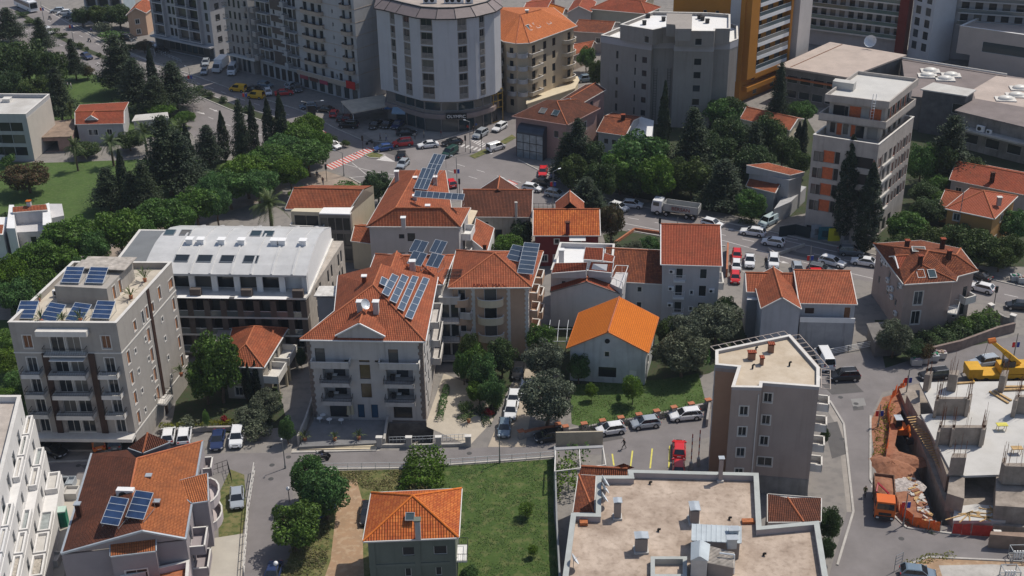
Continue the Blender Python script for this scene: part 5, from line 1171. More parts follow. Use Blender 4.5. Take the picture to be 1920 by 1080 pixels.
# B15 brown pink villa
ZB=9.0; W_B15=mat('brown pink render',(.36,.28,.25),.88,.08,.5,stain=.15); W_B15b=mat('taupe render',(.29,.265,.245),.88,.06,.5)
b=Bld('apartment_house','brown pink villa with a complicated mottled tiled roof and wall air conditioners',off(V2(((1696,532),(1791,526),(1794,517),(1832,507),(1800,466),(1727,451),(1640,457)),ZB),-.35),ZB,W_B15)
b.wf=TRIM; b.win(0,[.31],[5.,1.6],1.35,2.3,'trim'); b.win(2,[.35],[1.2],1.,2.,'plain'); b.balc(1,.5,3.,3.6,1.4,'rail',m=TRIM,rm=WHITE); b.balc(2,.7,2.2,4.2,1.4,'solid',m=TRIM); b.win(2,[.7],[4.3,1.3],1.,2.1,'plain')
b.win(6,[.2,.5,.78],[6.3,3.4],.8,1.2,'plain'); b.finish()
e_=[Vector((v.x,v.y,ZB)) for v in off(b.pts,.5)]; r1=P(1727,495,ZB+1.9); r2=P(1740,470,ZB+3.1); r3=P(1675,462,ZB+2.2); r4=P(1793,478,ZB+2.3)
roofobj(b.root,[[e_[0],e_[1],r1],[e_[1],e_[2],r2,r1],[e_[2],e_[3],r4,r2],[e_[3],e_[4],r4],[e_[4],e_[5],r2,r4],[e_[5],e_[6],r3,r2],[e_[6],e_[0],r1,r2,r3]],[[e_[0],r1,e_[1]],[r1,r2,r4],[r2,r3,e_[6]],[r4,e_[3]],[r4,e_[4]]],T_MX,eave=e_,eavem=TRIM)
for x,y in ((1725,492),(1700,463),(1767,460),(1779,482)):
 p_=P(x,y,ZB+2.2); chimney((p_.x,p_.y,ZB+1.),.6,.6,2.2,T_DK,'',T_RD,parent=b.root)
nv=(e_[1]-e_[0]).cross(r1-e_[0])
for x in (1726,1747): skylight(b.root,P(x,513.5,ZB+.85),nv,e_[1]-e_[0],1.1,1.3,gm=WHITE if x<1730 else GLASSB)
skylight(b.root,P(1722,468,ZB+2.75),(.2,-.3,1),(1,-.1,0),1.9,1.1)
dormer(b,6,.62*b.elen(6),3.8,ZB-.6,ZB+2.,ZB+1.,5.,T_RD,wallm=TRIM,out=.0)
for i,(u,z) in enumerate(((.25,7.6),(.33,7.6),(.42,7.9),(.50,5.6),(.57,4.6),(.66,5.2),(.68,3.9),(.86,2.3),(.9,7.4))):
 p_,_=b.edge(6,(1-u)*b.elen(6) if False else u*b.elen(6),.25); acunit((p_.x,p_.y,z),erz(b,6),('top left','top second','top third','upper middle','centre','right of centre','lower middle','lowest','top right')[i]+' air conditioner on the left wall of the brown pink villa','air conditioners on the brown pink villa')
s=MB(); q=V2(((1640,640),(1700,634),(1668,600),(1625,604)),3.); s.prism(q,2.6,2.8); s.prism(off(q,-.3),0,2.6); g_=s.build('garage',[CONCD]); tag(g_,'dark flat roofed garage against the left wall of the brown pink villa','garage')
# B16 pink brown apartment block, flat roof
z4d=Z(1320,640,3.724); ZB=16.3
W_E=mat('mauve brown render',(.36,.295,.265),.88,.06,.4,stain=.25); W_EL=mat('orange brown render',(.42,.25,.165),.88,.06,.4); ROOFE=mat('sandy roof screed',(.58,.50,.40),.9,.1,.3,col2=(.42,.34,.25))
ep=[(1342,684),(1384,688),(1372,726),(1428,727),(1429,718),(1536,726),(1536,690),(1481,628),(1342,657)]
b=Bld('apartment_building','five storey mauve brown apartment block with sandy flat roof at the street corner',V2(ep,ZB),ZB-.4,W_E); EB=b
b.wf=TRIM; b.win(2,[.47],[12.3,9.3,6.2,3.1],1.0,1.3,'trim'); b.win(4,[.125],[13.6,10.4,7.3],1.0,1.3,'trim'); b.win(4,[.17],[4.2],1.8,1.3,'trim')
for z in (13.,10.,7.,4.): b.balc(5,.45,2.2,z-.5,1.5,'solid',m=TRIM,par=.8); b.win(5,[.45],[z-.4],1.1,2.,'plain')
for z in (13.,10.,7.,4.): b.balc(6,.5,5.,z-.5,1.5,'solid',m=TRIM); b.win(6,[.3,.6],[z-.4],1.2,2.,'plain')
b.win(8,[.3,.7],[4,7,10,13],1.,1.3,'trim')
b.finish().flat(.4,.3,roofm=ROOFE,capm=TRIM); b.par.data.materials[0]=mat('grey parapet',(.36,.35,.36),.8,.05)
s=MB(); p0,_=b.edge(0,.02,.03); p1,_=b.edge(0,b.elen(0),.03); q0,_=b.edge(0,.02); q1,_=b.edge(0,b.elen(0)); s.prism([p0,p1,q1,q0],0,15.4); s.build('orange_bay',[W_EL],b.root)
s=MB(); p0,d=b.edge(4,0,.06); p1,_=b.edge(4,b.elen(4),.06); q0,_=b.edge(4,0); q1,_=b.edge(4,b.elen(4)); s.prism([p0,p1,q1,q0],0,2.7); s.build('basement_wall',[mat('basement concrete',(.24,.235,.23),.9,.2,.5,stain=.5)],b.root)
s=MB(); p0,_=b.edge(2,b.elen(2)-.3,.1); s.tube((p0.x,p0.y,.5),(p0.x,p0.y,15.4),.07,5); s.build('downpipe',[TRIM],b.root)
for e in (6,7,5):   # ladder-like pergola frame outside the parapet
 L=b.elen(e); n_=int(L/1.0); s=MB(); z=ZB-.15
 for o_ in (.25,1.35):
  a,_=b.edge(e,0,o_); c,_=b.edge(e,L,o_); s.tube((a.x,a.y,z),(c.x,c.y,z),.06,4)
 for i in range(n_+1):
  a,_=b.edge(e,L*i/n_,.25); c,_=b.edge(e,L*i/n_,1.35); s.tube((a.x,a.y,z),(c.x,c.y,z),.05,4)
 s.build('pergola',[mat('pergola brown',(.42,.36,.32),.8,.05)],b.root)
for x,y,h,w_ in ((1409,672,.9,.9),(1445,659,1.1,.7),(1428,682,.9,.4)):
 p_=P(x,y,ZB-.3); chimney((p_.x,p_.y,ZB-.4),w_,.6,h,mat('brick brown chimney',(.28,.15,.10),.8,.2),'',T_RD,parent=b.root)
for i,(x,y,l) in enumerate(((1417,658,'farthest'),(1411,691,'nearest'),(1480,686,'rightmost'))):
 p_=P(x,y,ZB-.38); s=MB(); s.tube(p_,p_+Vector((0,0,.5)),.12,7); s.tube(p_+Vector((0,0,.5)),p_+Vector((.25,0,.6)),.12,7); o=s.build('vent_pipe',[RUBBER]); tag(o,'%s small black vent pipe on the sandy roof'%l,'vent pipe','vent pipes on the sandy roof')
# B17 foreground flat roof
z11=Z(960,720,3.); ZB=9.6; BIT=mat('weathered bitumen screed',(.56,.46,.38),.92,.1,.3,col2=(.30,.23,.18),bump=.15,bscale=3,detail=12,stain=.55); W_F=mat('grey brown wall',(.27,.24,.225),.85,.1)
COPM=mat('pale green grey coping',(.38,.40,.39),.6,.1,.6,metal=.15)
fp=[(1010,1290),(1640,1290),(1551,1078),(1534.5,977),(1427,987),(1421.5,887),(1178,881),(1180,892),(1119,892),(1118,963),(1071.7,962),(1056,1080)]
b=Bld('apartment_building','large flat roofed building in the foreground, weathered beige roof with grey green coping',V2(fp,ZB),ZB-.85,W_F); FB=b
b.win(3,[.3,.6],[1,4],1.,1.4,'plain'); b.win(11,[.2,.45,.7],[4.5,1.5],1.,1.4,'plain'); b.win(10,[.5],[4.5],1.,1.4,'plain'); b.finish().flat(.78,.5,roofm=BIT,capm=COPM)
b.par.data.materials[0]=mat('parapet mauve grey',(.37,.34,.345),.8,.08); zr=ZB-.83
def stack(px,py,w_,d_,h,cap,l,m=W_F,capm=STEEL):
 p_=P(px,py,zr); root=thing('chimney',l,'chimney',p_,'chimneys on the foreground flat roof'); s=MB(); s.box(p_.x-w_/2,p_.y-d_/2,zr,p_.x+w_/2,p_.y+d_/2,zr+h); s.build('shaft',[m],root)
 s=MB();
 if cap=='gable':
  s.prism([Vector((p_.x-w_/2-.1,p_.y-d_/2-.1)),Vector((p_.x+w_/2+.1,p_.y-d_/2-.1)),Vector((p_.x+w_/2+.1,p_.y+d_/2+.1)),Vector((p_.x-w_/2-.1,p_.y+d_/2+.1))],zr+h+.25,zr+h+.32,0,top=[Vector((p_.x-.05,p_.y-d_/2-.1)),Vector((p_.x+.05,p_.y-d_/2-.1)),Vector((p_.x+.05,p_.y+d_/2+.1)),Vector((p_.x-.05,p_.y+d_/2+.1))])
 s.box(p_.x-w_/2-.12,p_.y-d_/2-.12,zr+h+.2,p_.x+w_/2+.12,p_.y+d_/2+.12,zr+h+.26)
 s.build('metal_cap',[capm],root); s=MB(); s.box(p_.x-w_/2+.1,p_.y-d_/2+.1,zr+h,p_.x+w_/2-.1,p_.y+d_/2-.1,zr+h+.2); s.build('louvre',[PLASTIC],root)
 s=MB(); s.box(p_.x-w_/2-.15,p_.y-d_/2-.15,zr,p_.x+w_/2+.15,p_.y+d_/2+.15,zr+.25); s.build('flashing',[mat('pale flashing',(.5,.49,.47),.7,.1)],root); return root
stack(*z11(592,752),.75,.8,2.2,'gable','slim brown chimney with grey cap near the three dishes'); stack(*z11(1022,772),.95,1.5,1.9,'gable','long grey capped chimney in the middle back of the flat roof'); stack(*z11(725,938),1.3,1.0,1.9,'gable','wide brown chimney with grey cap in the middle of the flat roof')
stack(*z11(1170,546),.45,.45,3.1,'flat','tall thin chimney rising by the rear parapet',mat('mauve chimney',(.33,.28,.27),.8,.1))
for i,(x,y,r,l) in enumerate(((515,600,.8,'upper dish of three inside the left parapet of the foreground roof'),(515,640,.75,'middle dish of three inside the left parapet of the foreground roof'),(512,690,.7,'lower dish of three inside the left parapet of the foreground roof'),(345,1040,.7,'satellite dish at the bottom left parapet corner'))):
 dish(P(*z11(x,y),zr),r,R(12),l,'satellite dishes on the foreground roof')
for x,y,l,m in ((403,790,'terracotta roof hatch at the left corner','a'),(1328,780,'terracotta roof hatch at the right parapet','b')):
 p_=P(*z11(x,y),zr); s=MB(); s.box(p_.x-.7,p_.y-.35,zr,p_.x+.7,p_.y+.35,zr+.35) if m=='b' else s.box(p_.x-.45,p_.y-.35,zr,p_.x+.45,p_.y+.35,zr+.45)
 o=s.build('roof_hatch',[mat('terracotta box',(.38,.13,.05),.8,.3,3.)]); tag(o,l,'roof hatch')
for i,(x,y) in enumerate(((775,562),(822,828),(1222,762),(1415,965))):
 p_=P(*z11(x,y),zr); s=MB(); s.tube(p_,p_+Vector((0,0,.3)),.13,7); s.tube(p_+Vector((0,0,.3)),p_+Vector((.25,-.1,.35)),.12,7); o=s.build('vent_pipe',[RUBBER]); tag(o,('farthest','front middle','back right','rightmost')[i]+' small black vent pipe on the weathered beige roof','vent pipe','vent pipes on the weathered beige roof')
rt=thing('stair_housing','zinc clad stair housing and ducts on the foreground flat roof','stair housing',P(*z11(1150,1000),zr)); ZN=mat('seamed zinc',(.47,.52,.55),.45,.1,.8,metal=.3)
q=V2([z11(1010,880),z11(1290,895),z11(1290,800),z11(1013,786)],zr+2.3); s=MB(); s.prism(off(q,-.15),zr,zr+2.2); s.build('block_wall',[W_F],rt)
s=MB(); s.prism(q,zr+2.2,zr+2.3); ax=(q[1]-q[0])
for i in range(11):
 a=q[0]+ax*(i/10); c=q[3]+(q[2]-q[3])*(i/10); s.tube((a.x,a.y,zr+2.33),(c.x,c.y,zr+2.33),.045,4)
s.build('zinc_roof',[ZN],rt)
q=V2([z11(1010,985),z11(1100,990),z11(1110,900),z11(1012,890)],zr+2.9); s=MB(); s.prism(q,zr,zr+2.8); s.build('duct_block',[STEEL],rt); s=MB(); c_=sum(q,Vector((0,0)))/4
s.prism(off(q,.1),zr+2.8,zr+3.3,0,top=[q[0].lerp(q[1],.45),q[0].lerp(q[1],.55),q[3].lerp(q[2],.55),q[3].lerp(q[2],.45)]); s.build('duct_roof',[ZN],rt)
q=V2([z11(1103,1000),z11(1245,1028),z11(1245,950),z11(1112,915)],zr+2.1); s=MB(); s.prism(q,zr,zr+2.); s.build('duct_block',[W_F],rt); s=MB(); s.prism(off(q,.12),zr+2.,zr+2.1)
for i in range(12):
 a=q[0].lerp(q[3],i/11); c=q[1].lerp(q[2],i/11); s.tube((a.x,a.y,zr+2.12),(c.x,c.y,zr+2.12),.05,4)
s.build('ribbed_roof',[RIB],rt)
for x,y,h in ((1245,835,1.0),(1235,905,1.9)):
 p_=P(*z11(x,y),zr+2.3); s=MB(); s.box(p_.x-.5,p_.y-.35,zr+2.,p_.x+.5,p_.y+.35,zr+2.3+h*.5); s.box(p_.x-.6,p_.y-.45,zr+2.3+h*.5,p_.x+.6,p_.y+.45,zr+2.38+h*.5); s.build('vent_box',[STEEL],rt)
s=MB(); a=P(*z11(1250,960),zr+2.6); s.path([a+Vector((-1.5,.3,0)),a,a+Vector((.1,0,-2.5))],.1,6); s.build('pipe',[LIGHTM],rt)
q=V2([z11(780,1080),z11(985,1080),z11(985,965),z11(780,965)],zr+.9); s=MB()
o_,i_=q,off(q,-.45)
for k in range(4): s.prism([o_[k],o_[(k+1)%4],i_[(k+1)%4],i_[k]],zr,zr+.8)
s.build('light_well_wall',[COPM],rt)
zlo=5.6
q=[P(*z11(345,722),zlo),P(*z11(460,722),zlo+.5),P(*z11(470,515),zlo+.9),P(*z11(375,510),zlo+.4)]
rb=Bld('house','single storey wing with mottled tiled roof left of the foreground flat roof',[Vector((v.x,v.y)) for v in q],4.5,W_F); rb.win(3,[.5],[1.5],1.,1.3,'plain'); rb.finish(top=False)
q2=[P(*z11(375,512),zlo+.4),P(*z11(650,515),zlo+.5),P(*z11(650,476),zlo+1.1),P(*z11(390,462),zlo+1.1)]
roofobj(rb.root,[q,q2],[[q[1],q[3]],[q2[3],q2[2]]],T_MX,eave=q); skirt(rb.root,q,4.4,W_F); skirt(rb.root,q2,0,W_F)
pk=[P(*z11(565,468),zlo+.9),P(*z11(690,470),zlo+.9),P(*z11(630,487),zlo+.6)]; ap=P(*z11(628,446),zlo+1.8)
roofobj(rb.root,[[pk[0],pk[2],ap],[pk[2],pk[1],ap]],[],T_MX,name='porch_roof')
z12=Z(1440,720,3.)
q=[P(*z12(0,775),5.6),P(*z12(296,772),5.6),P(*z12(298,640),6.4),P(*z12(0,618),6.4)]
rb=Bld('house','dark red tiled lean-to roofs between the mauve block and the foreground flat roof',[Vector((v.x,v.y)) for v in (q[0],q[1],q[2],q[3])],4.6,W_F); rb.finish(top=False)
m1=P(*z12(110,640),6.5); m0=P(*z12(200,775),5.6); roofobj(rb.root,[[q[0],m0,m1,q[3]],[m0,q[1],q[2],m1]],[[m0,m1]],T_DK,eave=q); skirt(rb.root,q,4.5,TRIM)
# B18 hip roof house, bottom
ZB=8.3; W_B18=mat('grey green render',(.145,.165,.14),.88,.08,.5,stain=.2); B18F=mat('dark grey green panel',(.125,.14,.12),.88,.08)
b=Bld('house','grey green house with a patchy bright orange hipped roof at the edge of the lawn',off(V2(((683.5,1013),(857.5,1006),(863,917),(698.5,925)),ZB),-.35),ZB,W_B18)
b.win(0,[.465,.83],[5.6],1.5,1.2,'plain',gl=PLASTIC); b.win(0,[.44,.80],[2.6],.7,1.2,'plain',gl=PLASTIC); b.win(1,[.4],[3.,6.],1.,1.5,'sill'); b.balc(1,.45,3.,2.8,1.2,'rail',m=WHITE); b.finish()
b.band([4.2,7.9],.35,.1,m=mat('grey green band',(.16,.18,.155),.85,.08)); s=MB()
for u in (.03,.56,.97):
 p_,d=b.edge(0,u*b.elen(0)); n=Vector((d.y,-d.x)); s.prism([p_-d*.35+n*.12,p_+d*.35+n*.12,p_+d*.35,p_-d*.35],0,8.0); s.build('pilaster',[W_B18],b.root); s=MB()
hip(b,2.6,T_PT,.5,axis=0,frac=.85,eavem=TRIM,capm=mat('orange ridge tiles',(.62,.17,.03),.85,.2,2.))
z10=Z(480,720,3.); A,B_,C_,D2=[Vector((v.x,v.y,ZB)) for v in off(b.pts,.5)]; nv=Vector((0,-.42,1)); skylight(b.root,P(*z10(866,748),ZB+1.55),nv,(1,-.02,0),.9,.9,gm=GLASSB)
p_=P(*z10(912,850),ZB+.6); chimney((p_.x,p_.y,ZB+.1),.6,.6,2.5,mat('light grey flue block',(.40,.39,.38),.85,.1),'',W_B18,parent=b.root)
# B19 lower left villa
z9=Z(0,720,3.); ZB=9.3; W_B19=mat('mauve grey render',(.31,.275,.285),.88,.06,.5);
T_O2=tilemat('orange brown roof tiles',(.35,.112,.042),(.46,.16,.06),.55,dark=(.16,.06,.03))
FL_,FR_,BL_,BR_=P(*z9(345,955),ZB),P(*z9(1045,872),ZB),P(*z9(515,392),ZB),P(*z9(1140,322),ZB+.2)
b=Bld('villa','mauve villa with dark brown and orange tiled roofs, round balconies and two solar panels',[Vector((v.x,v.y)) for v in (FL_,FR_,BR_,BL_)],ZB-.1,W_B19)
b.win(0,[.55],[5.9],2.4,1.3,'trim',gl=DARKW);
for z in (6.2,3.1): b.balc(1,.62,5.6,z,2.4,'curve',m=mat('pale pink render',(.50,.44,.44),.85,.05),par=.95); b.win(1,[.55,.75],[z+.1],1.2,2.1,'plain'); b.balc(1,.16,3.6,z,1.7,'solid',m=W_B19); b.win(1,[.16],[z+.1],1.6,2.1,'plain')
b.balc(1,.93,2.6,6.2,1.,'solid',m=W_B19); b.finish(top=False)
pf=P(*z9(800,828),ZB+2.2); pb=P(*z9(770,420),ZB+2.9)
pm=P(*z9(735,590),ZB+2.7); e1=P(*z9(1110,495),ZB+.2)
roofobj(b.root,[[FL_,pf,pm],[FL_,pm,pb,BL_]],[],T_DK,'dark_roof')
pr=P(*z9(1140,322),ZB+1.6)
roofobj(b.root,[[pf,FR_,e1,pm],[pm,e1,BR_,pb]],[[pm,pb,BR_]],T_O2,'orange_roof'); s=MB()
for x,y in ((BL_,FL_),(FL_,pf),(pf,FR_),(FR_,e1),(e1,BR_)): s.tube(x,y,.16,4)
s.build('gutter',[STEEL],b.root); skirt(b.root,[FL_,FR_,BR_,BL_],ZB-.2,W_B19)
s=MB(); s.face([FL_,FR_,pf]); s.build('gable_wall',[W_B19],b.root)
bk=P(*z9(530,386),ZB+.3); roofobj(b.root,[[BL_,pb,P(*z9(715,370),ZB+1.6)]],[],T_DK,'back_roof')
tq=[P(*z9(c_[0],c_[1]),c_[2]) for c_ in ((945,560,ZB+.9),(1080,668,ZB+.3),(1168,655,ZB+.3),(1165,500,ZB+.9))]
roofobj(b.root,[tq],[],T_O2,'turret_roof',eave=tq,eavem=STEEL); skirt(b.root,tq,3,W_B19)
tq=[P(*z9(c_[0],c_[1]),c_[2]) for c_ in ((722,358,ZB+.8),(803,386,ZB+.8),(955,325,ZB+.8),(850,318,ZB+.8))]; ap=P(*z9(830,273),ZB+2.5)
roofobj(b.root,[[tq[0],tq[1],ap],[tq[1],tq[2],ap],[tq[2],tq[3],ap],[tq[3],tq[0],ap]],[[tq[1],ap]],T_DK,'turret_roof',eave=tq,eavem=STEEL); skirt(b.root,tq,5,W_B19)
s=MB(); q=V2([z9(555,925),z9(825,935),z9(830,905),z9(560,900)],ZB-.2); p0,d=b.edge(0,.40*b.elen(0),1.3); p1,_=b.edge(0,.76*b.elen(0),1.3); p2,_=b.edge(0,.76*b.elen(0)); p3,_=b.edge(0,.40*b.elen(0));
bay=Bld('x','x',[p0,p1,p2,p3],ZB-.2,W_B19); bay.win(0,[.5],[5.6],2.3,1.3,'trim',gl=DARKW); bay.finish(wallname='bay_wall'); absorb(bay,b)
ro=[Vector((p0.x,p0.y,ZB-.1)),Vector((p1.x,p1.y,ZB-.1)),Vector((p2.x,p2.y,ZB+.7)),Vector((p3.x,p3.y,ZB+.7))]; roofobj(b.root,[ro],[],T_O2,'bay_roof',eave=ro,eavem=STEEL)
s=MB(); q0,_=b.edge(0,.45*b.elen(0),3.9); q1,_=b.edge(0,b.elen(0),3.9); q2,_=b.edge(0,b.elen(0),.1); q3,_=b.edge(0,.45*b.elen(0),1.4)
fb=Bld('x','x',[q0,q1,q2,q3],5.6,mat('pink white render',(.52,.45,.46),.85,.05)); fb.finish(wallname='front_terrace').flat(.8,.25,roofm=mat('terracotta floor',(.36,.13,.06),.8,.2,2.),name='terrace_floor'); absorb(fb,b)
for x,y,l in ((620,810,'left of the two solar panels on the mauve villa roof'),(760,775,'right of the two solar panels on the mauve villa roof')):
 solar(P(*z9(x,y),ZB+2.2),0,0,2.15,3.2,R(30),R(-14),4,1,l,'solar panels on the mauve villa',PV,.5)
p_=P(*z9(715,650),ZB+1.4); a=acunit((p_.x,p_.y,ZB+1.35),R(-4),'large twin fan air conditioner behind the villa solar panels',None,2.2);
for x,y in ((840,540),(886,685),(440,700)):
 p_=P(*z9(x,y),ZB+1.6); chimney((p_.x,p_.y,ZB+.6),.55,.5,1.5,T_DK,'',STEEL,parent=b.root)
# B20 stepped white building under construction, bottom left
W_20=mat('bare white plaster',(.66,.65,.64),.85,.05,.5,stain=.15);
ZB=12.5
b=Bld('apartment_building','stepped white building under construction with rows of terrace boxes at the bottom left',V2([(-120,960),(-8,955),(41,752),(-120,752)],ZB),ZB,W_20)
b.win(1,[.15,.35,.55,.75],[9.3],1.6,2.2,'plain',TRIM); b.win(1,[.9],[10.2],.4,1.2,'plain'); b.finish().flat(.8,.35,roofm=mat('orange terrace',(.45,.40,.36),.8,.2)); SB=b
d1=(b.pts[2]-b.pts[1]).normalized(); n1=Vector((d1.y,-d1.x)); L1=b.elen(1)
for k,(zz,o0,o1,ext) in enumerate(((9.2,0,.9,.8),(6.0,.9,2.,-2.),(3.0,2.,3.6,-3.4))):
 p0=b.pts[1]+n1*o0-d1*14; q=[p0,p0+n1*(o1-o0),p0+n1*(o1-o0)+d1*(L1+14+ext),p0+d1*(L1+14+ext)]
 t=Bld('x','x',q,zz,W_20); t.win(1,[.1,.2,.3,.4,.5,.6,.7,.8,.9] if k<2 else [],[zz-2.6],1.2,1.7,'plain'); t.finish(wallname='terrace_wall'); absorb(t,b)
 nb=8; wd=(L1+14+ext)/nb
 for i in range(nb):
  if (i*7+k*3)%5==3: continue
  for j in range(1):
   w2=o1-o0; a=p0+d1*(wd*i+.1)+n1*(w2*j+.05); r_=[a,a+n1*(w2-.12),a+n1*(w2-.12)+d1*(wd-.35),a+d1*(wd-.35)]
   c=off(r_,-.22); bx=MB()
   for m_ in range(4): bx.prism([r_[m_],r_[(m_+1)%4],c[(m_+1)%4],c[m_]],zz,zz+.75)
   bx.face([(v.x,v.y,zz+.3+.1*((i+j)%3)) for v in c],1); bx.build('terrace_box',[W_20,(mat('grey membrane',(.30,.33,.33),.7,.25,1.5),CONCL,mat('builders rubble',(.36,.33,.29),.9,.5,3.))[(i*2+j+k)%3]],b.root)
p_=P(*z9(358,790),0.); s=MB(); root=thing('portable_toilet','green portable toilet on the pale yard of the stepped building','toilet',p_)
s.obox((p_.x,p_.y),(1,.15),.6,.6,0,2.2); s.build('cabin',[mat('green plastic',(.01,.20,.12),.5,.1)],root); s=MB(); s.obox((p_.x,p_.y),(1,.15),.63,.63,2.2,2.35); s.build('cabin_roof',[mat('translucent white plastic',(.45,.58,.52),.5,.05)],root); s=MB(); s.obox((p_.x+.05,p_.y-.61),(1,.15),.38,.02,.15,1.95); s.build('door',[mat('dark green plastic',(.01,.13,.09),.5,.1)],root)
for i,(x,y,l,cc) in enumerate(((290,715,'white rubble box nearest the terrace wall',CONCL),(250,790,'open grey mortar tub on the pale yard',CONCL),(345,580,'left of two grey metal skips by the stepped building',STEEL),(385,575,'right of two grey metal skips by the stepped building',STEEL),(405,630,'pale debris box beside the metal skips',CONCL),(300,1005,'white box of rubble at the lower yard',CONCL))):
 p_=P(*z9(x,y),0.); q=[p_+Vector((-.9,-.9,0)),p_+Vector((.9,-.9,0)),p_+Vector((.9,.9,0)),p_+Vector((-.9,.9,0))]; q=[Vector((v.x,v.y)) for v in q]; c=off(q,-.12); s=MB()
 for m_ in range(4): s.prism([q[m_],q[(m_+1)%4],c[(m_+1)%4],c[m_]],0,1.0)
 s.face([(v.x,v.y,.6) for v in c]); o=s.build('skip',[cc]); tag(o,l,'skip')
# towers along the boulevard (footprints from their feet)
def foot(a,b,depth,ext=0):
 q=V2((a,b),0); d=(q[1]-q[0]).normalized(); n=Vector((-d.y,d.x)); q[0]=q[0]-d*ext; return [q[0],q[1],q[1]+n*depth,q[0]+n*depth]
W_26=mat('light grey frame render',(.42,.42,.44),.85,.06,.5,stain=.1); W_27=mat('beige grey render',(.36,.33,.31),.85,.08,.5); W_28=mat('sandy beige render',(.42,.35,.29),.85,.08,.5,stain=.25); GREYW=mat('pale grey render',(.42,.42,.43),.85,.06,.5,stain=.2)
b=Bld('apartment_building','pale grey apartment building with grid of dark loggias over a shaded arcade, top left',foot((293,90),(405,114),12),17,W_26)
L=b.elen(0); b.hole(0,.4,L-.4,.1,3.2)
loggia(b,0,[4.4,7.3,10.2,13.1],2.9,1,1.0,slabm=W_26,pierm=W_26,rail='rail',u0=.07,u1=.26,pierw=.4,glw=.9); loggia(b,0,[4.4,7.3,10.2,13.1],2.9,2,1.0,slabm=W_26,pierm=W_26,rail='rail',u0=.46,u1=.85,pierw=.35,glw=.9)
b.win(0,[.035,.32,.39,.93],[4.5,7.4,10.3,13.2],1.1,2.1,'plain',BLACKM); b.win(1,[.2],[1,4.5,7.4,10.3,13.2],1.2,1.3,'trim',BLACKM); b.finish(); s=MB()
p0,_=b.edge(0,0,1.6); p1,_=b.edge(0,L,1.6); s.prism([p0,p1,b.pts[1],b.pts[0]],3.5,3.9); s.build('canopy',[W_26],b.root)
gl_=Bld('x','x',off(b.pts,-1.5),3.4,CONCD); gl_.win(0,[i/9+.06 for i in range(9)],[.2],1.9,2.6,'plain',BLACKM,GLASSB); gl_.finish(wallname='shop_front'); absorb(gl_,b)
hip(b,1.6,T_PK,.8)
b=Bld('apartment_building','grey brown block with narrow window columns and one sunlit white end wall',foot((434,129),(478,140),13),24,W_27)
b.win(0,[.22,.42,.62],[4.4,7.4,10.4,13.4,16.4],.75,1.9,'plain',BLACKM); b.win(0,[.88],[4.4,7.4,10.4,13.4,16.4],.9,2.1,'plain',BLACKM); b.win(0,[.2,.4,.6,.8],[.2],1.1,3.3,'plain',BLACKM,GLASSB)
for z in (4.3,7.3,10.3,13.3,16.3): b.balc(0,.86,1.6,z,.7,'curve',m=W_27); b.balc(0,.05,.9,z,.8,'rail',m=TRIM)
b.win(3,[.3,.6],[4.4,7.4,10.4,13.4],1.,1.6,'plain'); b.finish(); s=MB(); p0,d=b.edge(1,0,.05); p1,_=b.edge(1,b.elen(1),.05); s.prism([p0,p1,b.pts[2],b.pts[1]],4.4,24); s.build('white_end_wall',[GREYW],b.root)
s=MB(); p0,_=b.edge(0,0,1.1); p1,_=b.edge(0,b.elen(0)+1.6,1.1); p2,_=b.edge(0,b.elen(0)+1.6,-6); s.prism([p0,p1,p2,b.pts[0]],3.9,4.3); s.build('canopy',[TRIM],b.root)
b=Bld('apartment_building','tall apartment block with staggered dark balconies and a beige end wall, over a dark arcade',foot((491,141),(574,164),14),27,GREYW)
zz=[4.6,7.6,10.6,13.6,16.6,19.6]; L=b.elen(0)
loggia(b,0,zz,3,3,1.1,slabm=GREYW,pierm=None,rail='rail',u0=.02,u1=.34,glw=.85); loggia(b,0,zz,3,3,1.3,slabm=GREYW,pierm=None,rail='rail',u0=.62,u1=.95,glw=.85)
for i,z in enumerate(zz): b.balc(0,.72,1.3,z,1.6,'solid',m=GREYW); b.balc(0,.0+.045,1.4,z,1.7,'solid',m=W_27)
b.win(0,[.42],zz,.8,1.2,'plain'); b.win(0,[.1,.24,.38,.52,.66,.8,.93],[.2],1.6,3.,'plain',BLACKM,PLASTIC); b.finish(); s=MB()
for u0,u1,m_ in ((.36,.60,W_B2),(.955,1.,W_28)):
 s=MB(); p0,d=b.edge(0,u0*L,.15); p1,_=b.edge(0,u1*L,.15); q0,_=b.edge(0,u0*L); q1,_=b.edge(0,u1*L)
 for z0_,z1_ in ((4.2,7.4),(8.9,10.4),(11.9,13.4),(14.9,16.4),(17.9,27)) if u0<.5 else ((4.2,27),): s.prism([p0,p1,q1,q0],z0_,z1_)
 s.build('cladding_strip',[m_],b.root)
b=Bld('apartment_building','tall sandy beige block with wide balconies above shops with red signs',foot((567,163),(676,193),15),32,GREYW); L=b.elen(0)
zz=[3.9,7.,10.1,13.2,16.3,19.4,22.5]
for z in zz[1:]: b.balc(0,.30,7.2,z,1.3,'chamf',m=W_28,rm=BLACKM,par=.7); b.win(0,[.17,.30,.42],[z+.1],1.3,2.1,'plain'); b.balc(0,.87,3.2,z,1.3,'chamf',m=W_28,rm=BLACKM,par=.7); b.win(0,[.82,.93],[z+.1],.9,2.1,'plain')
b.win(0,[.63],[z+.8 for z in zz],.5,1.,'plain'); b.balc(0,.5,L-.2,3.9,1.4,'solid',m=W_28); b.win(0,[.1,.25,.4,.55,.7,.85],[4.],1.1,2.1,'plain'); b.win(0,[.08,.22,.36,.50,.64,.78,.92],[.2],1.7,2.7,'plain',BLACKM,GLASSB)
for z in zz: b.balc(1,.62,3.6,z,1.1,'curve',m=W_28); b.win(1,[.62],[z+.1],1.6,2.1,'plain')
b.finish()
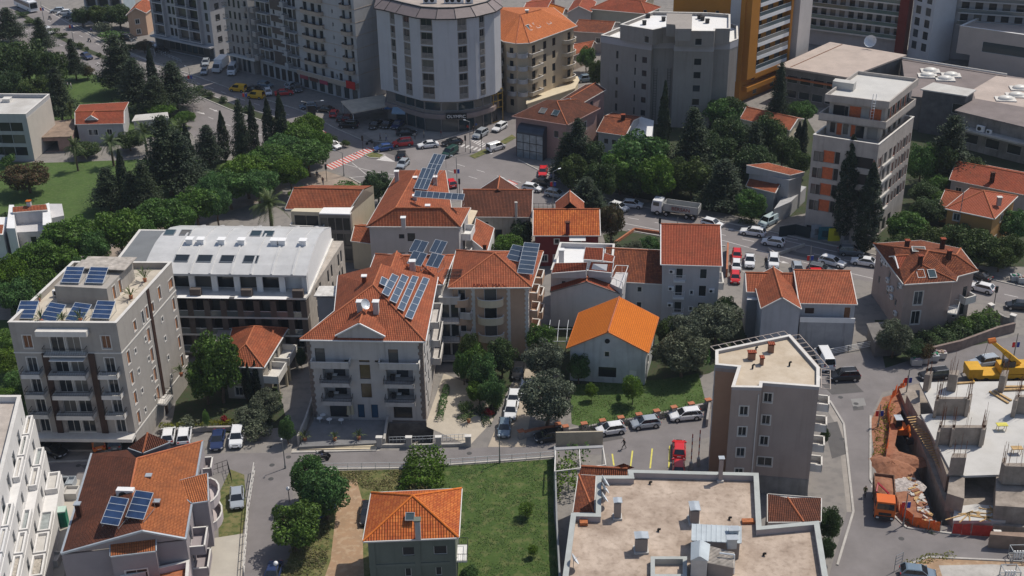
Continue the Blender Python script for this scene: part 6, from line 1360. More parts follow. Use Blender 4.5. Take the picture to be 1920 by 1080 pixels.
b.band([z-.35 for z in zz[1:]],.14,.04,m=W_28,edges=(0,1))
for u,s_,c in ((.13,'',(.30,.06,.08)),(.30,'',(.10,.035,.03)),(.47,'',(.38,.05,.10))):
 s=MB(); p0,d=b.edge(0,(u-.07)*L,1.5); p1,_=b.edge(0,(u+.07)*L,1.5); q0,_=b.edge(0,(u-.07)*L,1.42); q1,_=b.edge(0,(u+.07)*L,1.42); s.prism([p0,p1,q1,q0],2.9,3.8); s.build('shop_sign',[mat('shop sign %g'%u,c,.5,.1)],b.root)
s=MB(); p0,d=b.edge(0,.86*L,1.6); p1,_=b.edge(0,L+.1,1.6); q0,_=b.edge(0,.86*L,1.4); q1,_=b.edge(0,L+.1,1.4); s.prism([p0,p1,q1,q0],3.6,5.4); s.build('shop_sign',[mat('bright red shop sign',(.50,.01,.015),.5,.1)],b.root)
s=MB(); q=V2(((639,190),(718,178),(742,196),(660,212)),3.4); s.prism(q,3.2,3.45); r_=s.build('canopy_roof',[mat('sandy canopy sheet',(.50,.44,.36),.8,.15)]); tag(r_,'flat beige cafe canopy beside the round tower','canopy')
for v in q:
 s=MB(); v2=v.lerp(sum(q,Vector((0,0)))/4,.06); s.tube((v2.x,v2.y,0),(v2.x,v2.y,3.2),.08,5); c=s.build('post',[LIGHTM],r_)
# round tower
z5t=Z(700,0,4.154); ZR=26.
fr=[(705,13.5),(724,17),(745,22.5),(782,31),(818,33.5),(854,33),(890,29),(926,20),(938,12)]
q=V2(fr,ZR)+V2(((930,-22),(715,-26)),ZR); W_T=mat('white grey tower panels',(.46,.47,.50),.75,.05,.3,stain=.2)
b=Bld('tower_block','rounded white grey tower with five columns of louvred loggias above a glazed shop podium',q,ZR-7.4,W_T,z0=7.4); b.wf=mat('taupe loggia frame',(.24,.22,.20),.7,.08)
zs=[.7+3.02*i for i in range(6)]
LOU=mat('louvre slats',(.30,.28,.26),.6,.15,2.)
for e,u,w_ in ((1,.5,1.25),(2,.42,1.7),(3,.45,2.5),(5,.32,1.8),(6,.35,1.2)):
 b.win(e,[u],zs,w_,2.45,'trim',gl=GLASSC)
 for z in zs:
  p_,d=b.edge(e,u*b.elen(e)); n=Vector((d.y,-d.x)); s=MB()
  for k in range(4): s.prism([p_-d*w_/2+n*.1,p_+d*w_/2+n*.1,p_+d*w_/2+n*.02,p_-d*w_/2+n*.02],z+7.4+.06+k*.27,z+7.4+.22+k*.27)
  s.build('balustrade',[LOU],b.root)
b.finish(); BRN=mat('brown sheet roof',(.20,.165,.165),.6,.1,1.)
s=MB(); o1=off(b.pts,.5); o2=off(b.pts,-1.6)
n_=len(o1)
for k in range(n_):
 j=(k+1)%n_; s.face([(o1[k].x,o1[k].y,ZR-.1),(o1[j].x,o1[j].y,ZR-.1),(o2[j].x,o2[j].y,ZR+1.5),(o2[k].x,o2[k].y,ZR+1.5)]); s.face([(o1[k].x,o1[k].y,ZR-.35),(o1[j].x,o1[j].y,ZR-.35),(o1[j].x,o1[j].y,ZR-.1),(o1[k].x,o1[k].y,ZR-.1)],1)
 s.tube((o1[k].x,o1[k].y,ZR-.05),(o2[k].x,o2[k].y,ZR+1.55),.07,4,1)
s.build('sloping_roof_band',[BRN,BLACKM],b.root)
s=MB(); i2=off(b.pts,-1.95)
for k in range(n_):
 j=(k+1)%n_; s.prism([o2[k],o2[j],i2[j],i2[k]],ZR+.9,ZR+1.75,0,bot=False)
s.build('roof_parapet',[BLACKM],b.root); s=MB(); s.face([(v.x,v.y,ZR+1.0) for v in i2]); s.build('flat_roof',[mat('dusty brown roof',(.36,.31,.28),.9,.15,.5)],b.root)
for i,(x,l) in enumerate(((801,'leftmost'),(812,'second from left'),(840,'third from left'),(850,'fourth from left'),(862,'fifth from left'),(880,'rightmost'))):
 acunit(P(x,6,ZR+1.02),0,'%s of the air conditioners on the round tower roof'%l,'air conditioners on the round tower',1.9)
pod=Bld('x','x',off(b.pts,-1.1),7.4,mat('dark podium stone',(.20,.18,.17),.7,.15,.8));
for e in range(1,8):
 L=pod.elen(e); n2=max(1,int(L/2.3)); pod.win(e,[(i+.5)/n2 for i in range(n2)],[4.9],L/n2-.25,1.9,'plain',STEEL,GLASSB); pod.win(e,[(i+.5)/n2 for i in range(n2)],[.15],L/n2-.3,2.7,'plain',BLACKM,GLASSB)
pod.finish(wallname='podium_wall'); s=MB(); o1=off(pod.pts,.5)
for k in range(n_):
 j=(k+1)%n_; s.prism([o1[k],o1[j],pod.pts[j],pod.pts[k]],3.2,4.2)
o_=s.build('podium_band',[mat('dusty pink band',(.26,.21,.20),.8,.1)],pod.root); absorb(pod,b)
p0,d=pod.edge(4,pod.elen(4)*.9,.7); s=MB(); s.obox(p0,d,2.3,.12,3.3,4.7); sg=s.build('sign_board',[BLACKM],b.root); rz=math.atan2(d.y,d.x); n=Vector((d.y,-d.x)); text('OLYMPIC',(p0.x+n.x*.16,p0.y+n.y*.16,3.6),rz,1.0,WHITEC,None,b.root)
GOLD=mat('gold frame metal',(.40,.27,.07),.4,.1,metal=.4); s=MB(); q=V2(((909,236),(943,226)),0);
for z in (.2,3.4,5.,6.6,7.6): s.tube((q[0].x,q[0].y,z),(q[1].x,q[1].y,z),.12,4)
for t in (0,.25,.5,.75,1): v=q[0].lerp(q[1],t); s.tube((v.x,v.y,0 if t in(0,1) else 3.4),(v.x,v.y,7.6),.12,4)
s.build('gold_frame',[GOLD],b.root)
for px,py,w_,c in ((735,196,3.0,(.05,.13,.28)),(747,205,2.6,(.25,.35,.45))):
 p_=P(px,py,3.6); s=MB(); s.face([(p_.x-w_/2,p_.y+.9,3.9),(p_.x-w_/2-.2,p_.y-.9,3.1),(p_.x+w_/2+.3,p_.y-1.3,3.1),(p_.x+w_/2,p_.y+.4,3.9)]); s.face([(p_.x-w_/2-.2,p_.y-.9,3.1),(p_.x-w_/2-.2,p_.y-.9,2.8),(p_.x+w_/2+.3,p_.y-1.3,2.8),(p_.x+w_/2+.3,p_.y-1.3,3.1)]); s.build('awning',[mat('awning %d'%px,c,.7,.05)],b.root)
# B30 orange hip roof apartments
ZB=16.8; W_30=mat('cream apartment render',(.50,.42,.31),.85,.06,.5,stain=.15)
q=V2(((925,63),(945,77),(968,81),(992,80),(1080,48),(1036,14),(930,14)),ZB)
b=Bld('apartment_building','cream apartment house with rounded balconies and three roof skylights',off(q,-.5),ZB,W_30); b.wf=DARKW
zs=[1.8,4.8,7.8,10.8,13.8]; b.win(3,[.12,.36,.56,.90],zs,1.2,1.8,'plain'); b.win(1,[.5],zs,1.,1.6,'plain'); b.win(0,[.3,.7],zs,1.,1.6,'plain')
for z in (4.6,7.6,10.6,13.6): b.balc(3,.12,4.2,z,1.3,'solid',m=W_30,par=.6); b.balc(2,.5,b.elen(2)-.1,z,1.2,'curve',m=GREYW,par=.75); b.balc(1,.55,b.elen(1)*.8,z,1.,'curve',m=GREYW,par=.75); b.balc(3,.88,4.6,z,1.4,'curve',m=W_30,par=.6); b.balc(0,.5,2.4,z,1.2,'solid',m=TRIM)
b.finish(); e_=[Vector((v.x,v.y,ZB)) for v in off(b.pts,.7)]; r1=P(976,27,ZB+4.); r2=P(1014,18,ZB+4.)
roofobj(b.root,[[e_[0],e_[1],r1],[e_[1],e_[2],r1],[e_[2],e_[3],r1],[e_[3],e_[4],r2,r1],[e_[4],e_[5],r2],[e_[5],e_[6],r1,r2],[e_[6],e_[0],r1]],[[e_[2],r1,e_[3]],[r1,r2]],tilemat('light orange roof tiles',(.56,.17,.06),(.66,.22,.08),.12),eave=e_,eavem=TRIM)
nv=(e_[4]-e_[3]).cross(r1-e_[3])
for x,y in ((993,52),(1006,48),(1026,41)): skylight(b.root,P(x,y,ZB+1.9),nv,e_[4]-e_[3],1.1,1.7)
chimney((*P(988,25,ZB+3.8)[:2],ZB+3.),.7,.7,1.4,W_30,'',WHITE,parent=b.root)
s=MB(); q=V2(((989,193),(1076,165),(1084,150),(1081,144),(989,176)),3.6); s.prism(q,0,3.4); s.prism(off(q,.3),3.4,3.6); o=s.build('terrace_block',[CREAM]); tag(o,'cream ground floor terrace strip in front of the apartment house with three skylights','terrace')
# B31 pink office house
ZB=8.2; PINK=mat('dusty pink render',(.36,.235,.215),.85,.07,.5,stain=.15)
q=V2(((967,217),(1062,232),(1119,203),(1026,189)),ZB); b=Bld('office_building','dusty pink corner building with brown hipped roof and arched glass entrance bay',q,ZB,PINK)
b.win(1,[.25,.6],[4.8,1.5],1.3,1.7,'trim'); b.win(0,[.8],[4.8],1.1,1.5,'plain'); b.finish(); e_=[Vector((v.x,v.y,ZB)) for v in off(b.pts,.5)]; r1=P(1044,190,ZB+2.4); r2=P(1080,176,ZB+2.4)
r2=r1.lerp(e_[2]+Vector((0,0,2.4)),.45); roofobj(b.root,[[e_[0],e_[1],r1],[e_[1],e_[2],r2,r1],[e_[2],e_[3],r2],[e_[3],e_[0],r1,r2]],[[e_[1],r1,r2]],T_DK,eave=e_,eavem=PINK)
nv=(e_[1]-e_[0]).cross(r1-e_[0])
for x,y in ((1018,208),(1042,212)): skylight(b.root,P(x,y,ZB+1.1),nv,e_[1]-e_[0],1.3,1.5)
skylight(b.root,P(1078,184,ZB+1.6),(.6,-.3,1.2),(1,.5,0),1.3,1.2)
p0,d=b.edge(0,.10*b.elen(0)); p1,_=b.edge(0,.62*b.elen(0)); n=Vector((d.y,-d.x)); s=MB(); g_=MB(); K=8
prf=[(2.0*math.cos(t),5.2+1.7*math.sin(t)) for t in [i*math.pi/2/K for i in range(K+1)]]
arc=[(2.0,0)]+prf
for i in range(len(arc)-1):
 (a0,z0_),(a1,z1_)=arc[i],arc[i+1]; A=p0+n*a0; B=p1+n*a0; C=p1+n*a1; D=p0+n*a1; (s if i>0 else g_).face([(A.x,A.y,z0_),(B.x,B.y,z0_),(C.x,C.y,z1_),(D.x,D.y,z1_)])
for pp in (p0,p1):
 f=[(pp.x,pp.y,0)]+[((pp+n*a_).x,(pp+n*a_).y,z_) for a_,z_ in arc]; s.face(f)
s.build('barrel_canopy',[mat('dark blue metal',(.06,.07,.09),.3,.1,metal=.3)],b.root); g_.build('glass_front',[mat('pale reflecting glass',(.22,.27,.30),.1,.3,.8,spec=.8)],b.root); s=MB()
for i in range(5):
 v=p0.lerp(p1,i/4)+n*2.03; s.tube((v.x,v.y,0),(v.x,v.y,5.2),.06,4)
for z in (1.7,3.4): a=p0+n*2.03; c=p1+n*2.03; s.tube((a.x,a.y,z),(c.x,c.y,z),.06,4)
s.build('mullions',[BLACKM],b.root)
q=V2(((1094,184),(1128,172),(1133,167),(1115,160),(1066,178)),10.6); b=Bld('house','pink wing with a dark brown roof and arched window behind the corner building',off(V2(((1052,188),(1086,195),(1133,168),(1098,160)),9.6),0),9.6,PINK); b.win(1,[.5],[6.6],1.4,2.,'plain'); b.finish(); gable(b,1.0,T_DK,.3,1)
ZB=5.; q=V2(((1122,246),(1171,253),(1199,219),(1150,212)),ZB); b=Bld('house','low white house with a brown red roof in front of the grey tower',q,ZB,GREYW); b.win(0,[.3,.6],[2.4],1.,1.2,'plain'); b.finish(); gable(b,1.3,T_MX,.35,0); chimney((*P(1168,222,ZB+1.5)[:2],ZB+.6),.8,.7,1.6,T_DK,'',T_RD,parent=b.root)
q=V2(((1171,252),(1222,256),(1226,226),(1199,218)),3.6); s=MB(); s.prism(q,0,3.6); o=s.build('shed',[WHITE]); tag(o,'small white flat roofed shed right of the low brown roofed house','shed')
# B33 grey tower with white roofs
ZB=19.; W_33=mat('grey taupe tower render',(.31,.285,.265),.88,.06,.4,stain=.25); BANDM=mat('pale lilac band',(.42,.41,.44),.8,.05)
mp=[(1127,66),(1190,76.5),(1222,81),(1226,77),(1264,77),(1264.5,82),(1338,83.5),(1340,79),(1369,79),(1384,73),(1383,48),(1330,30),(1160,52)]
q=V2(mp,ZB); b=Bld('tower_block','grey taupe tower block with lilac band, white roof terraces and few small windows',q,ZB-.8,W_33); b.wf=BLACKM
zs=[2.3,5.3,8.4,11.4,14.4]; b.win(0,[.5],zs,.55,1.7,'plain'); b.win(1,[.62],zs,1.1,1.3,'plain'); b.win(1,[.08],zs,.35,1.6,'plain'); b.win(5,[.62],zs[1:],1.5,1.4,'plain'); b.win(9,[.5],zs,1.,1.2,'plain'); b.finish().flat(.8,.3,roofm=WHITEC,capm=TRIM); b.band([ZB-1.6],1.4,.05,m=BANDM)
hp=V2(((1163,46),(1224,56),(1244,52),(1266,51),(1267,58),(1340,58.5),(1341,54),(1369,54),(1369,27),(1330,24),(1224,22)),22.4)
ph=Bld('x','x',hp,2.7,W_33,z0=ZB); ph.win(0,[.82],[.3],1.1,1.5,'plain'); ph.win(4,[.6],[.3],1.5,1.5,'plain'); ph.finish(wallname='penthouse_wall').flat(.7,.3,roofm=WHITEC,capm=TRIM); absorb(ph,b)
vbox(b.root,'lift_tower',((1250,45),(1266,46),(1267,54),(1297,54),(1298,26),(1250,25)),22,24.6,W_33)
for i,(x,y) in enumerate(((1215,33),(1208,46),(1244,39),(1311,35),(1317,38),(1326,43))): p_=P(x,y,21.75); vent((p_.x,p_.y,21.75),.8,.8,('upper left','lower left','centre left','small rear right','middle right','front right')[i]+' box vent on the white roof of the grey tower',PLASTIC,'box vents on the grey tower')
s=MB()
p0,d=b.edge(3,.5*b.elen(3),.3)
for t in(-1.6,1.4):
 a=p0+d*t
 for du in(-.35,.35): s.tube((a.x+d.x*du,a.y,0),(a.x+d.x*du,a.y,13),.05,4)
 for k in range(22): s.tube((a.x-.35,a.y,.6*k),(a.x+.35,a.y,.6*k),.03,3)
s.build('fire_ladder',[BLACKM],b.root)
# B34 orange tower
OCH=mat('ochre orange render',(.46,.19,.025),.8,.07,.4); a_,b_,c_=V2(((1255,181),(1385,192),(1466,158)),0); q=[a_,b_,c_,a_+(c_-b_)]
b=Bld('tower_block','tall orange tower with white balcony stripes on its sunlit side, top right of centre',q,36,OCH); L=b.elen(1)
loggia(b,1,[7.3+3.1*i for i in range(9)],3.1,3,1.5,slabm=WHITEC,pierm=None,rail='glass',u0=.22,u1=.93,glw=.55,slabh=.9); b.win(1,[.3,.75],[4.2],1.6,2.,'plain'); b.win(1,[.35,.75],[.6],1.6,1.3,'plain')
for z in (12,16,20,24,28): b.win(0,[.45,.62],[z],.8,1.2,'plain')
b.finish(recess=.5); s=MB(); p0,d=b.edge(1,.12*L,1.5); n=Vector((d.y,-d.x))
for u0,u1,z0_,z1_ in ((.02,.20,5.6,36),(.935,.985,5.6,36),(.20,.935,5.2,6.4),(.04,1.,2.6,3.7)):
 s=MB(); p0,_=b.edge(1,u0*L,1.55); p1,_=b.edge(1,u1*L,1.55); q0,_=b.edge(1,u0*L); q1,_=b.edge(1,u1*L); s.prism([p0,p1,q1,q0],z0_,z1_); s.build('orange_frame',[OCH],b.root)
s=MB(); p0,_=b.edge(0,.80*b.elen(0),.1); p1,_=b.edge(0,.94*b.elen(0),.1); q0,_=b.edge(0,.80*b.elen(0)); q1,_=b.edge(0,.94*b.elen(0)); s.prism([p0,p1,q1,q0],5,36); s.build('lilac_strip',[mat('lilac white render',(.50,.52,.58),.8,.04)],b.root)
q=foot((1468,157),(1487,160),9); b=Bld('tower_block','slender lilac grey slab wall beside the orange tower',q,34,mat('lilac grey render',(.36,.38,.42),.8,.08,.4)); b.finish()
# B35 long balcony building with the red wedge
q=foot((1497,79),(1684,104),13); b=Bld('apartment_building','long pale apartment building with green glass balconies and a dark red slanted end',q,33,GREYW)
loggia(b,0,[4.6+3.02*i for i in range(9)],3.02,11,1.6,slabm=TRIM,pierm=None,rail='glass',railm=mat('green balcony glass',(.07,.13,.12),.1,0,spec=.8),glw=.62,slabh=.35)
b.win(1,[.25,.55,.85],[2,5,8,11,14],1.7,2.1,'plain'); b.finish(); DRED=mat('dark red cladding',(.15,.02,.015),.7,.1)
s=MB(); a=P(1684,106,0); s.obox((a.x+.6,a.y+.5),(b.pts[1]-b.pts[0]),1.1,2.3,0,33); s.build('red_wedge',[DRED],b.root)
q=foot((1700,110),(1738,122),8); b=Bld('apartment_building','white grey wing with dark square windows right of the dark red slanted wall',q,33,mat('cool white render',(.46,.48,.52),.8,.06,.4)); b.win(0,[.25,.72],[3,6,9,12,15],1.7,2.1,'plain'); b.finish()
q=foot((1740,107),(1960,124),12); b=Bld('apartment_building','large grey apartment building with dark balconies behind the beige mall box',q,33,mat('mid grey render',(.36,.36,.38),.85,.06,.4))  # one even mid grey for the block's walls
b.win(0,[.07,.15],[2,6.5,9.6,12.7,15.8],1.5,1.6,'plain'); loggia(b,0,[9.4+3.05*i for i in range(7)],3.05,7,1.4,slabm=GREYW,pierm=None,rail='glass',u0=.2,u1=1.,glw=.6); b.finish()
# mall
MALL=mat('beige stone panels',(.42,.37,.345),.8,.06,.4); ROOFD=mat('dark grey roof membrane',(.20,.17,.165),.9,.15,.25,bump=.1); ROOFL=mat('dusty pink roof membrane',(.44,.37,.33),.9,.12,.25,stain=.1)
q=V2(((1800,48.5),(1960,71),(1960,30),(1834,33)),10.8); b=Bld('shopping_centre','beige stone clad box building with a wide window band and an overhanging corner',q,6.2,MALL,z0=4.0); b.win(0,[.62],[1.2],13,2.6,'plain',STEEL,GLASSB); b.finish().flat(.6,.5,roofm=ROOFL,capm=WHITE); s=MB(); q2=[q[0].lerp(q[1],.17),q[1],q[2],q[3].lerp(q[2],.17)]; s.prism(q2,0,4.); s.build('lower_wall',[MALL],b.root)
q=V2(((1463,123),(1587,143.5),(1694,103),(1558,80)),8.2); b=Bld('shopping_centre','low hall with a large flat pinkish roof and white satellite dish',q,8.,CONCD); b.win(0,[.2,.4,.6,.8],[1.,4.5],2.6,1.8,'plain'); b.finish(); s=MB(); s.prism(off(q,.5),7.8,8.2); s.build('flat_roof',[ROOFL],b.root); MR=b
s=MB();
for t in(.16,): a=q[0].lerp(q[1],t); c=q[3].lerp(q[2],t); s.tube((a.x,a.y,8.22),(c.x,c.y,8.22),.12,4)
s.build('roof_joint',[mat('rusty joint',(.20,.10,.06),.9,.3,2.)],b.root); s=MB(); p0,_=b.edge(0,0,.7); p1,_=b.edge(0,b.elen(0),.7); s.prism([p0,p1,b.pts[1],b.pts[0]],5.6,5.9); s.build('red_trim',[mat('orange red trim',(.42,.13,.05),.8,.2)],b.root)
dish(P(1631,91,8.2),1.5,R(-120),'white satellite dish on the pinkish hall roof')
q=V2(((1700,178),(1830,192),(1960,240),(1975,153),(1886,140),(1691,109)),7.6); b=Bld('shopping_centre','sprawling dark flat mall roof with white dome skylights',q,7.4,CONCD); b.finish(); s=MB(); s.face([(v.x,v.y,7.45) for v in q]); s.build('flat_roof',[ROOFD],b.root)
s=MB(); a=[P(x,y,7.5) for x,y in ((1824,168),(1830,192),(1960,240),(1975,155),(1868,142))]; s.face(a); s.build('light_roof_field',[ROOFL],b.root)
s=MB(); a=P(1691,108,7.9); c=P(1888,139.5,7.9); s.tube(a,c,.25,4); s.build('roof_edge',[TRIM],b.root)
DOME=mat('white acrylic dome',(.68,.66,.62),.35,.05)
for i,(x,y,l) in enumerate(((1744,134,'first white dome skylight, rear left of the dark mall roof'),(1739,143,'second white dome skylight, front left of the dark mall roof'),(1783,142,'third white dome skylight, rear right of the pair'),(1772,149,'fourth white dome skylight, front right of the pair'),(1905,180,'rear white dome skylight on the light roof field'),(1885,187,'front white dome skylight on the light roof field'),(1912,167,'slatted skylight at the right end of the mall roof'))):
 p_=P(x,y,7.5); s=MB(); u=Vector((1,-.18)); s.obox((p_.x,p_.y),u,2.1,1.5,7.46,7.75); root=s.build('skylight_dome',[TRIM]); tag(root,l,'skylight','dome skylights'); WL[root.name]=Vector((0,0,0)); s=MB(); s.ball((p_.x,p_.y,7.75),1.,0,12,8,(1.7,1.2,.75)); s.build('dome',[DOME],root,smooth=True)
q=V2(((1731,167),(1811,179),(1826,169),(1752,156)),9.8); b=Bld('building','dark grey block with a white flat roof slab behind the unfinished tower',q,9.6,mat('dark blotchy wall',(.10,.10,.105),.9,.3,.6)); b.win(0,[.85],[5.5],2.2,2.2,'plain'); b.finish(); s=MB(); s.prism(off(q,.4),9.6,9.85); s.build('roof_slab',[CONCL],b.root)
q=V2(((1796,207),(1960,246),(1960,210),(1832,187)),7.9); b=Bld('building','old grey building with a brown roof and stained beige panels right of the trees',q,7.7,mat('stained old wall',(.24,.22,.20),.9,.3,.4,stain=.7)); b.win(0,[.2,.45,.7],[1.5],3.,2.,'plain'); b.finish(); s=MB(); s.prism(off(q,.5),7.7,7.95); s.build('flat_roof',[ROOFD],b.root); p0,d=b.edge(0,0,2.2); p1,_=b.edge(0,b.elen(0),2.2); s=MB(); s.prism([p0,p1,b.pts[1],b.pts[0]],4.6,5.); s.build('ledge',[CONC],b.root)
for i,(u,l) in enumerate(((.32,'larger rooftop cooling unit on the ledge of the old grey building'),(.42,'smaller rooftop cooling unit on the ledge of the old grey building'))): p_,d=b.edge(0,u*b.elen(0),1.2); acunit((p_.x,p_.y,5.),erz(b,0),l,'cooling units',1.8 if i==0 else 1.2)
# B38 unfinished tower
C8=mat('bare concrete frame',(.41,.375,.345),.9,.14,.4,stain=.3); BRK=mat('orange hollow brick',(.52,.13,.05),.85,.2,2.5)
z7h=Z(1500,120,3.375)
ZT=19.2; q=V2(((1525,252.5),(1648,271.5),(1714,219),(1600,200)),ZT); q=[q[0],q[1],q[2],q[0]+q[2]-q[1]]
b=Bld('unfinished_building','unfinished concrete tower with orange brick infill, stepped top floors and empty windows',q,18.,C8); L=b.elen(0); zs=[5.1,8.2,11.3,14.4]
b.win(0,[.075,.155],zs,.85,1.9,'plain',DARKW,GLASSC); b.win(0,[.275],zs,2.2,2.3,'plain',C8,BRK,name='brick_infill'); b.win(0,[.40],zs,1.0,2.3,'plain',C8,BLACKM,name='opening'); b.win(0,[.80],zs[1:],3.4,2.1,'plain',C8,BLACKM,name='opening'); b.win(0,[.955],zs,.35,1.9,'plain',C8,BRK,name='brick_infill'); b.win(1,[.045,.155,.565,.655,.745,.83,.915],zs,.42,2.2,'plain',C8,BRK,name='brick_infill'); b.win(0,[.22,.1],[.7],1.6,1.3,'plain',C8,BLACKM,name='opening')  # black panes paint the shade of the empty rooms into the openings
for u in (.10,.50,.79): b.win(1,[u],zs,1.2,1.9,'plain',BRK,GLASSC)
b.win(1,[.24,.38],zs,1.35,2.1,'plain',C8,mat('shaded plaster opening',(.09,.085,.08),.9,.1),name='opening'); b.win(1,[.61,.70,.87,.96],zs,.7,1.9,'plain',BRK,GLASSC); b.win(1,[.15,.3,.45,.6],[.3],1.6,2.4,'plain',C8,BLACKM,name='opening')
b.finish(recess=.3).flat(1.2,.2,roofm=CONC,capm=TRIM); TB=b
for z in [4.9,8.,11.1,14.2]:
 s=MB(); p0,_=b.edge(1,.16*b.elen(1),.35); p1,_=b.edge(1,.46*b.elen(1),.35); q0,_=b.edge(1,.16*b.elen(1)); q1,_=b.edge(1,.46*b.elen(1)); s.prism([p0,p1,q1,q0],z-.1,z+.25); s.build('balcony_slab',[CONCL],b.root)
i_=b.pts; dx=(i_[1]-i_[0]).normalized(); dy=(i_[3]-i_[0]).normalized()
q=off(V2(((1535.5,211),(1662,229),(1718,185),(1600,168)),22.2),-1.1)
t=Bld('x','x',q,3.0,C8,z0=18.0); t.win(0,[.12,.36],[.5],.9,1.9,'plain',DARKW,GLASSC); t.win(0,[.24,.50],[.15],1.,2.4,'plain',C8,BRK,name='brick_infill'); t.win(0,[.62],[.1],1.6,2.4,'plain',C8,GLASSC); t.win(0,[.85],[.15],1.9,2.4,'plain',C8,mat('grey plaster',(.25,.24,.23),.9,.1),name='plaster_infill'); t.win(1,[.15,.35,.55,.75],[.3],1.6,2.1,'plain',C8,BLACKM); t.finish(wallname='upper_wall',recess=.3); absorb(t,b)
q0=V2(((1535.5,211),(1662,229),(1718,185),(1600,168)),22.2); s=MB(); c=off(q0,-.2)
for k in range(4): s.prism([q0[k],q0[(k+1)%4],c[(k+1)%4],c[k]],20.8,22.2)
s.build('upper_parapet',[C8],b.root); s=MB(); s.prism(q0,20.8,21.0); s.build('slab',[C8],b.root)
q=V2(((1549,180),(1666,196),(1721,152),(1608,134)),24.5); q=off(V2(((1547,176.5),(1668,191),(1723,147),(1608,132.5)),25.4),-.7)
t=Bld('x','x',q,3.1,C8,z0=21.0); t.win(0,[.18],[.1],2.1,2.4,'plain',C8,BLACKM); t.win(0,[.31],[.2],.7,2.2,'plain',DARKW,GLASSC); t.win(0,[.47,.83],[.1],2.1,2.5,'plain',C8,BRK,name='brick_infill'); t.win(1,[.14,.32,.50,.68,.86],[.5],1.1,2.,'plain',BLACKM,GLASSC); t.win(1,[.23,.41,.59,.77],[.1],.9,2.5,'plain',C8,BRK,name='brick_infill'); t.finish(wallname='upper_wall',recess=.2); absorb(t,b)  # left front bay is empty, its black pane painting the shade inside
rf=V2(((1547,176.5),(1668,191),(1723,147),(1608,132.5)),25.4); s=MB(); c=off(rf,-.25)
for k in range(4): s.prism([rf[k],rf[(k+1)%4],c[(k+1)%4],c[k]],24.1,25.4)
s.build('roof_parapet',[C8],b.root); s=MB(); s.prism(c,24.1,24.8); s.build('flat_roof',[mat('fresh pale concrete',(.52,.51,.49),.9,.08,.3)],b.root); s=MB(); p_=P(1583,158,25.6); s.obox((p_.x,p_.y),dx,1.9,.9,24.8,26.2); s.build('roof_box',[CONCL],b.root)
s=MB(); p_=P(1633,189,25.4); s.tube((p_.x,p_.y-.5,21.1),(p_.x+.3,p_.y,26.6),.05,4); s.tube((p_.x+.55,p_.y-.5,21.1),(p_.x+.85,p_.y,26.6),.05,4)
for k in range(9): s.tube((p_.x+k*.03,p_.y-.5,21.6+k*.5),(p_.x+.55+k*.03,p_.y-.5,21.6+k*.5),.03,3)
o=s.build('ladder',[LIGHTM]); tag(o,'metal ladder leaning against the top floor of the unfinished tower','ladder')
# small houses, north side
def hs(nm,label,pix,z,wm,tm,axis=0,rise=1.6,kind='gable',wins=((0,.3,1.),(0,.7,1.)),over=.35,**k):
 b=Bld(nm,label,V2(pix,z),z,wm)
 for e,u,zz in wins: b.win(e,[u],[zz],1.1,1.3,'trim')
 b.finish(); (gable if kind=='gable' else hip)(b,rise,tm,over,axis=axis,**k); return b
b=hs('house','long house with an orange red roof and a chimney behind the ochre villa, right edge',((1784,336),(1945,369),(1960,331),(1803,302)),4.2,GREYW,T_RD,0,1.8,wins=((0,.1,1.5),)); chimney((*P(1860,337,5.2)[:2],4.6),.7,.6,1.9,T_DK,'',T_DK,parent=b.root)
b=hs('house','small orange roofed annex left of the ochre villa',((1764,384),(1800,390),(1818,366),(1783,358)),3.4,mat('ochre wall',(.40,.22,.08),.85,.08,.5),T_OR)
b=hs('villa','ochre villa with a plain terracotta hipped roof among bushes, right side',((1777,390),(1862,408),(1903,368),(1821,354)),7.2,MATS['ochre wall'],tilemat('smooth terracotta tiles',(.40,.11,.06),(.45,.13,.075),.12),0,2.3,'hip',wins=((0,.22,5.2),(0,.2,2.),(1,.45,4.6),(1,.3,1.2),(1,.7,1.2)),frac=.8); chimney((*P(1872,385,8.)[:2],8.),.7,.6,1.4,W_B15,'',TRIM,parent=b.root)
hs('house','house with a terracotta roof half hidden by trees below the orange tower',((1391,222),(1480,243),(1505,223),(1412,203)),4.6,CREAM,T_OR,0,1.4,wins=((1,.5,1.5),))
b=Bld('house','white two level house with two orange roof slopes by the road beside dark trees',V2(((1402,348),(1452,360),(1470,340),(1418,328)),4.6),4.6,GREYW); b.win(1,[.5],[1.5],1.3,1.5,'plain'); b.finish(); gable(b,1.6,T_OR,.3,0,asym=.15)
rp=[P(1400,309,8.2),P(1482,328,7.4),P(1508,322,7.4),P(1440,305,8.2)]; b2=Bld('x','x',V2(((1405,322),(1480,338),(1504,330),(1440,312)),6.6),6.6,GREYW); b2.win(0,[.75],[4.8],.9,.7,'plain'); b2.finish(wallname='rear_wall'); absorb(b2,b); roofobj(b.root,[rp],[],T_OR,'upper_roof',eave=rp); skirt(b.root,rp,6.5,GREYW); vbox(b.root,'terrace',((1451,392),(1483,378),(1512,350),(1485,345)),0,3.0,GREYW)
z0_=Z(0,0,3.)
b=Bld('apartment_building','grey modernist block with a flat pale roof and blank sunlit side wall, left edge',front2((-70,213),(48,214),10.4,13),9.6,GREYW); b.win(0,[.62,.82],[6.6,3.9,1.2],2.6,1.9,'plain',BLACKM,GLASSC); b.win(0,[.3,.46],[6.6,3.9,1.2],2.2,1.9,'plain'); b.finish().flat(.8,.3,roofm=CONCL,capm=TRIM)
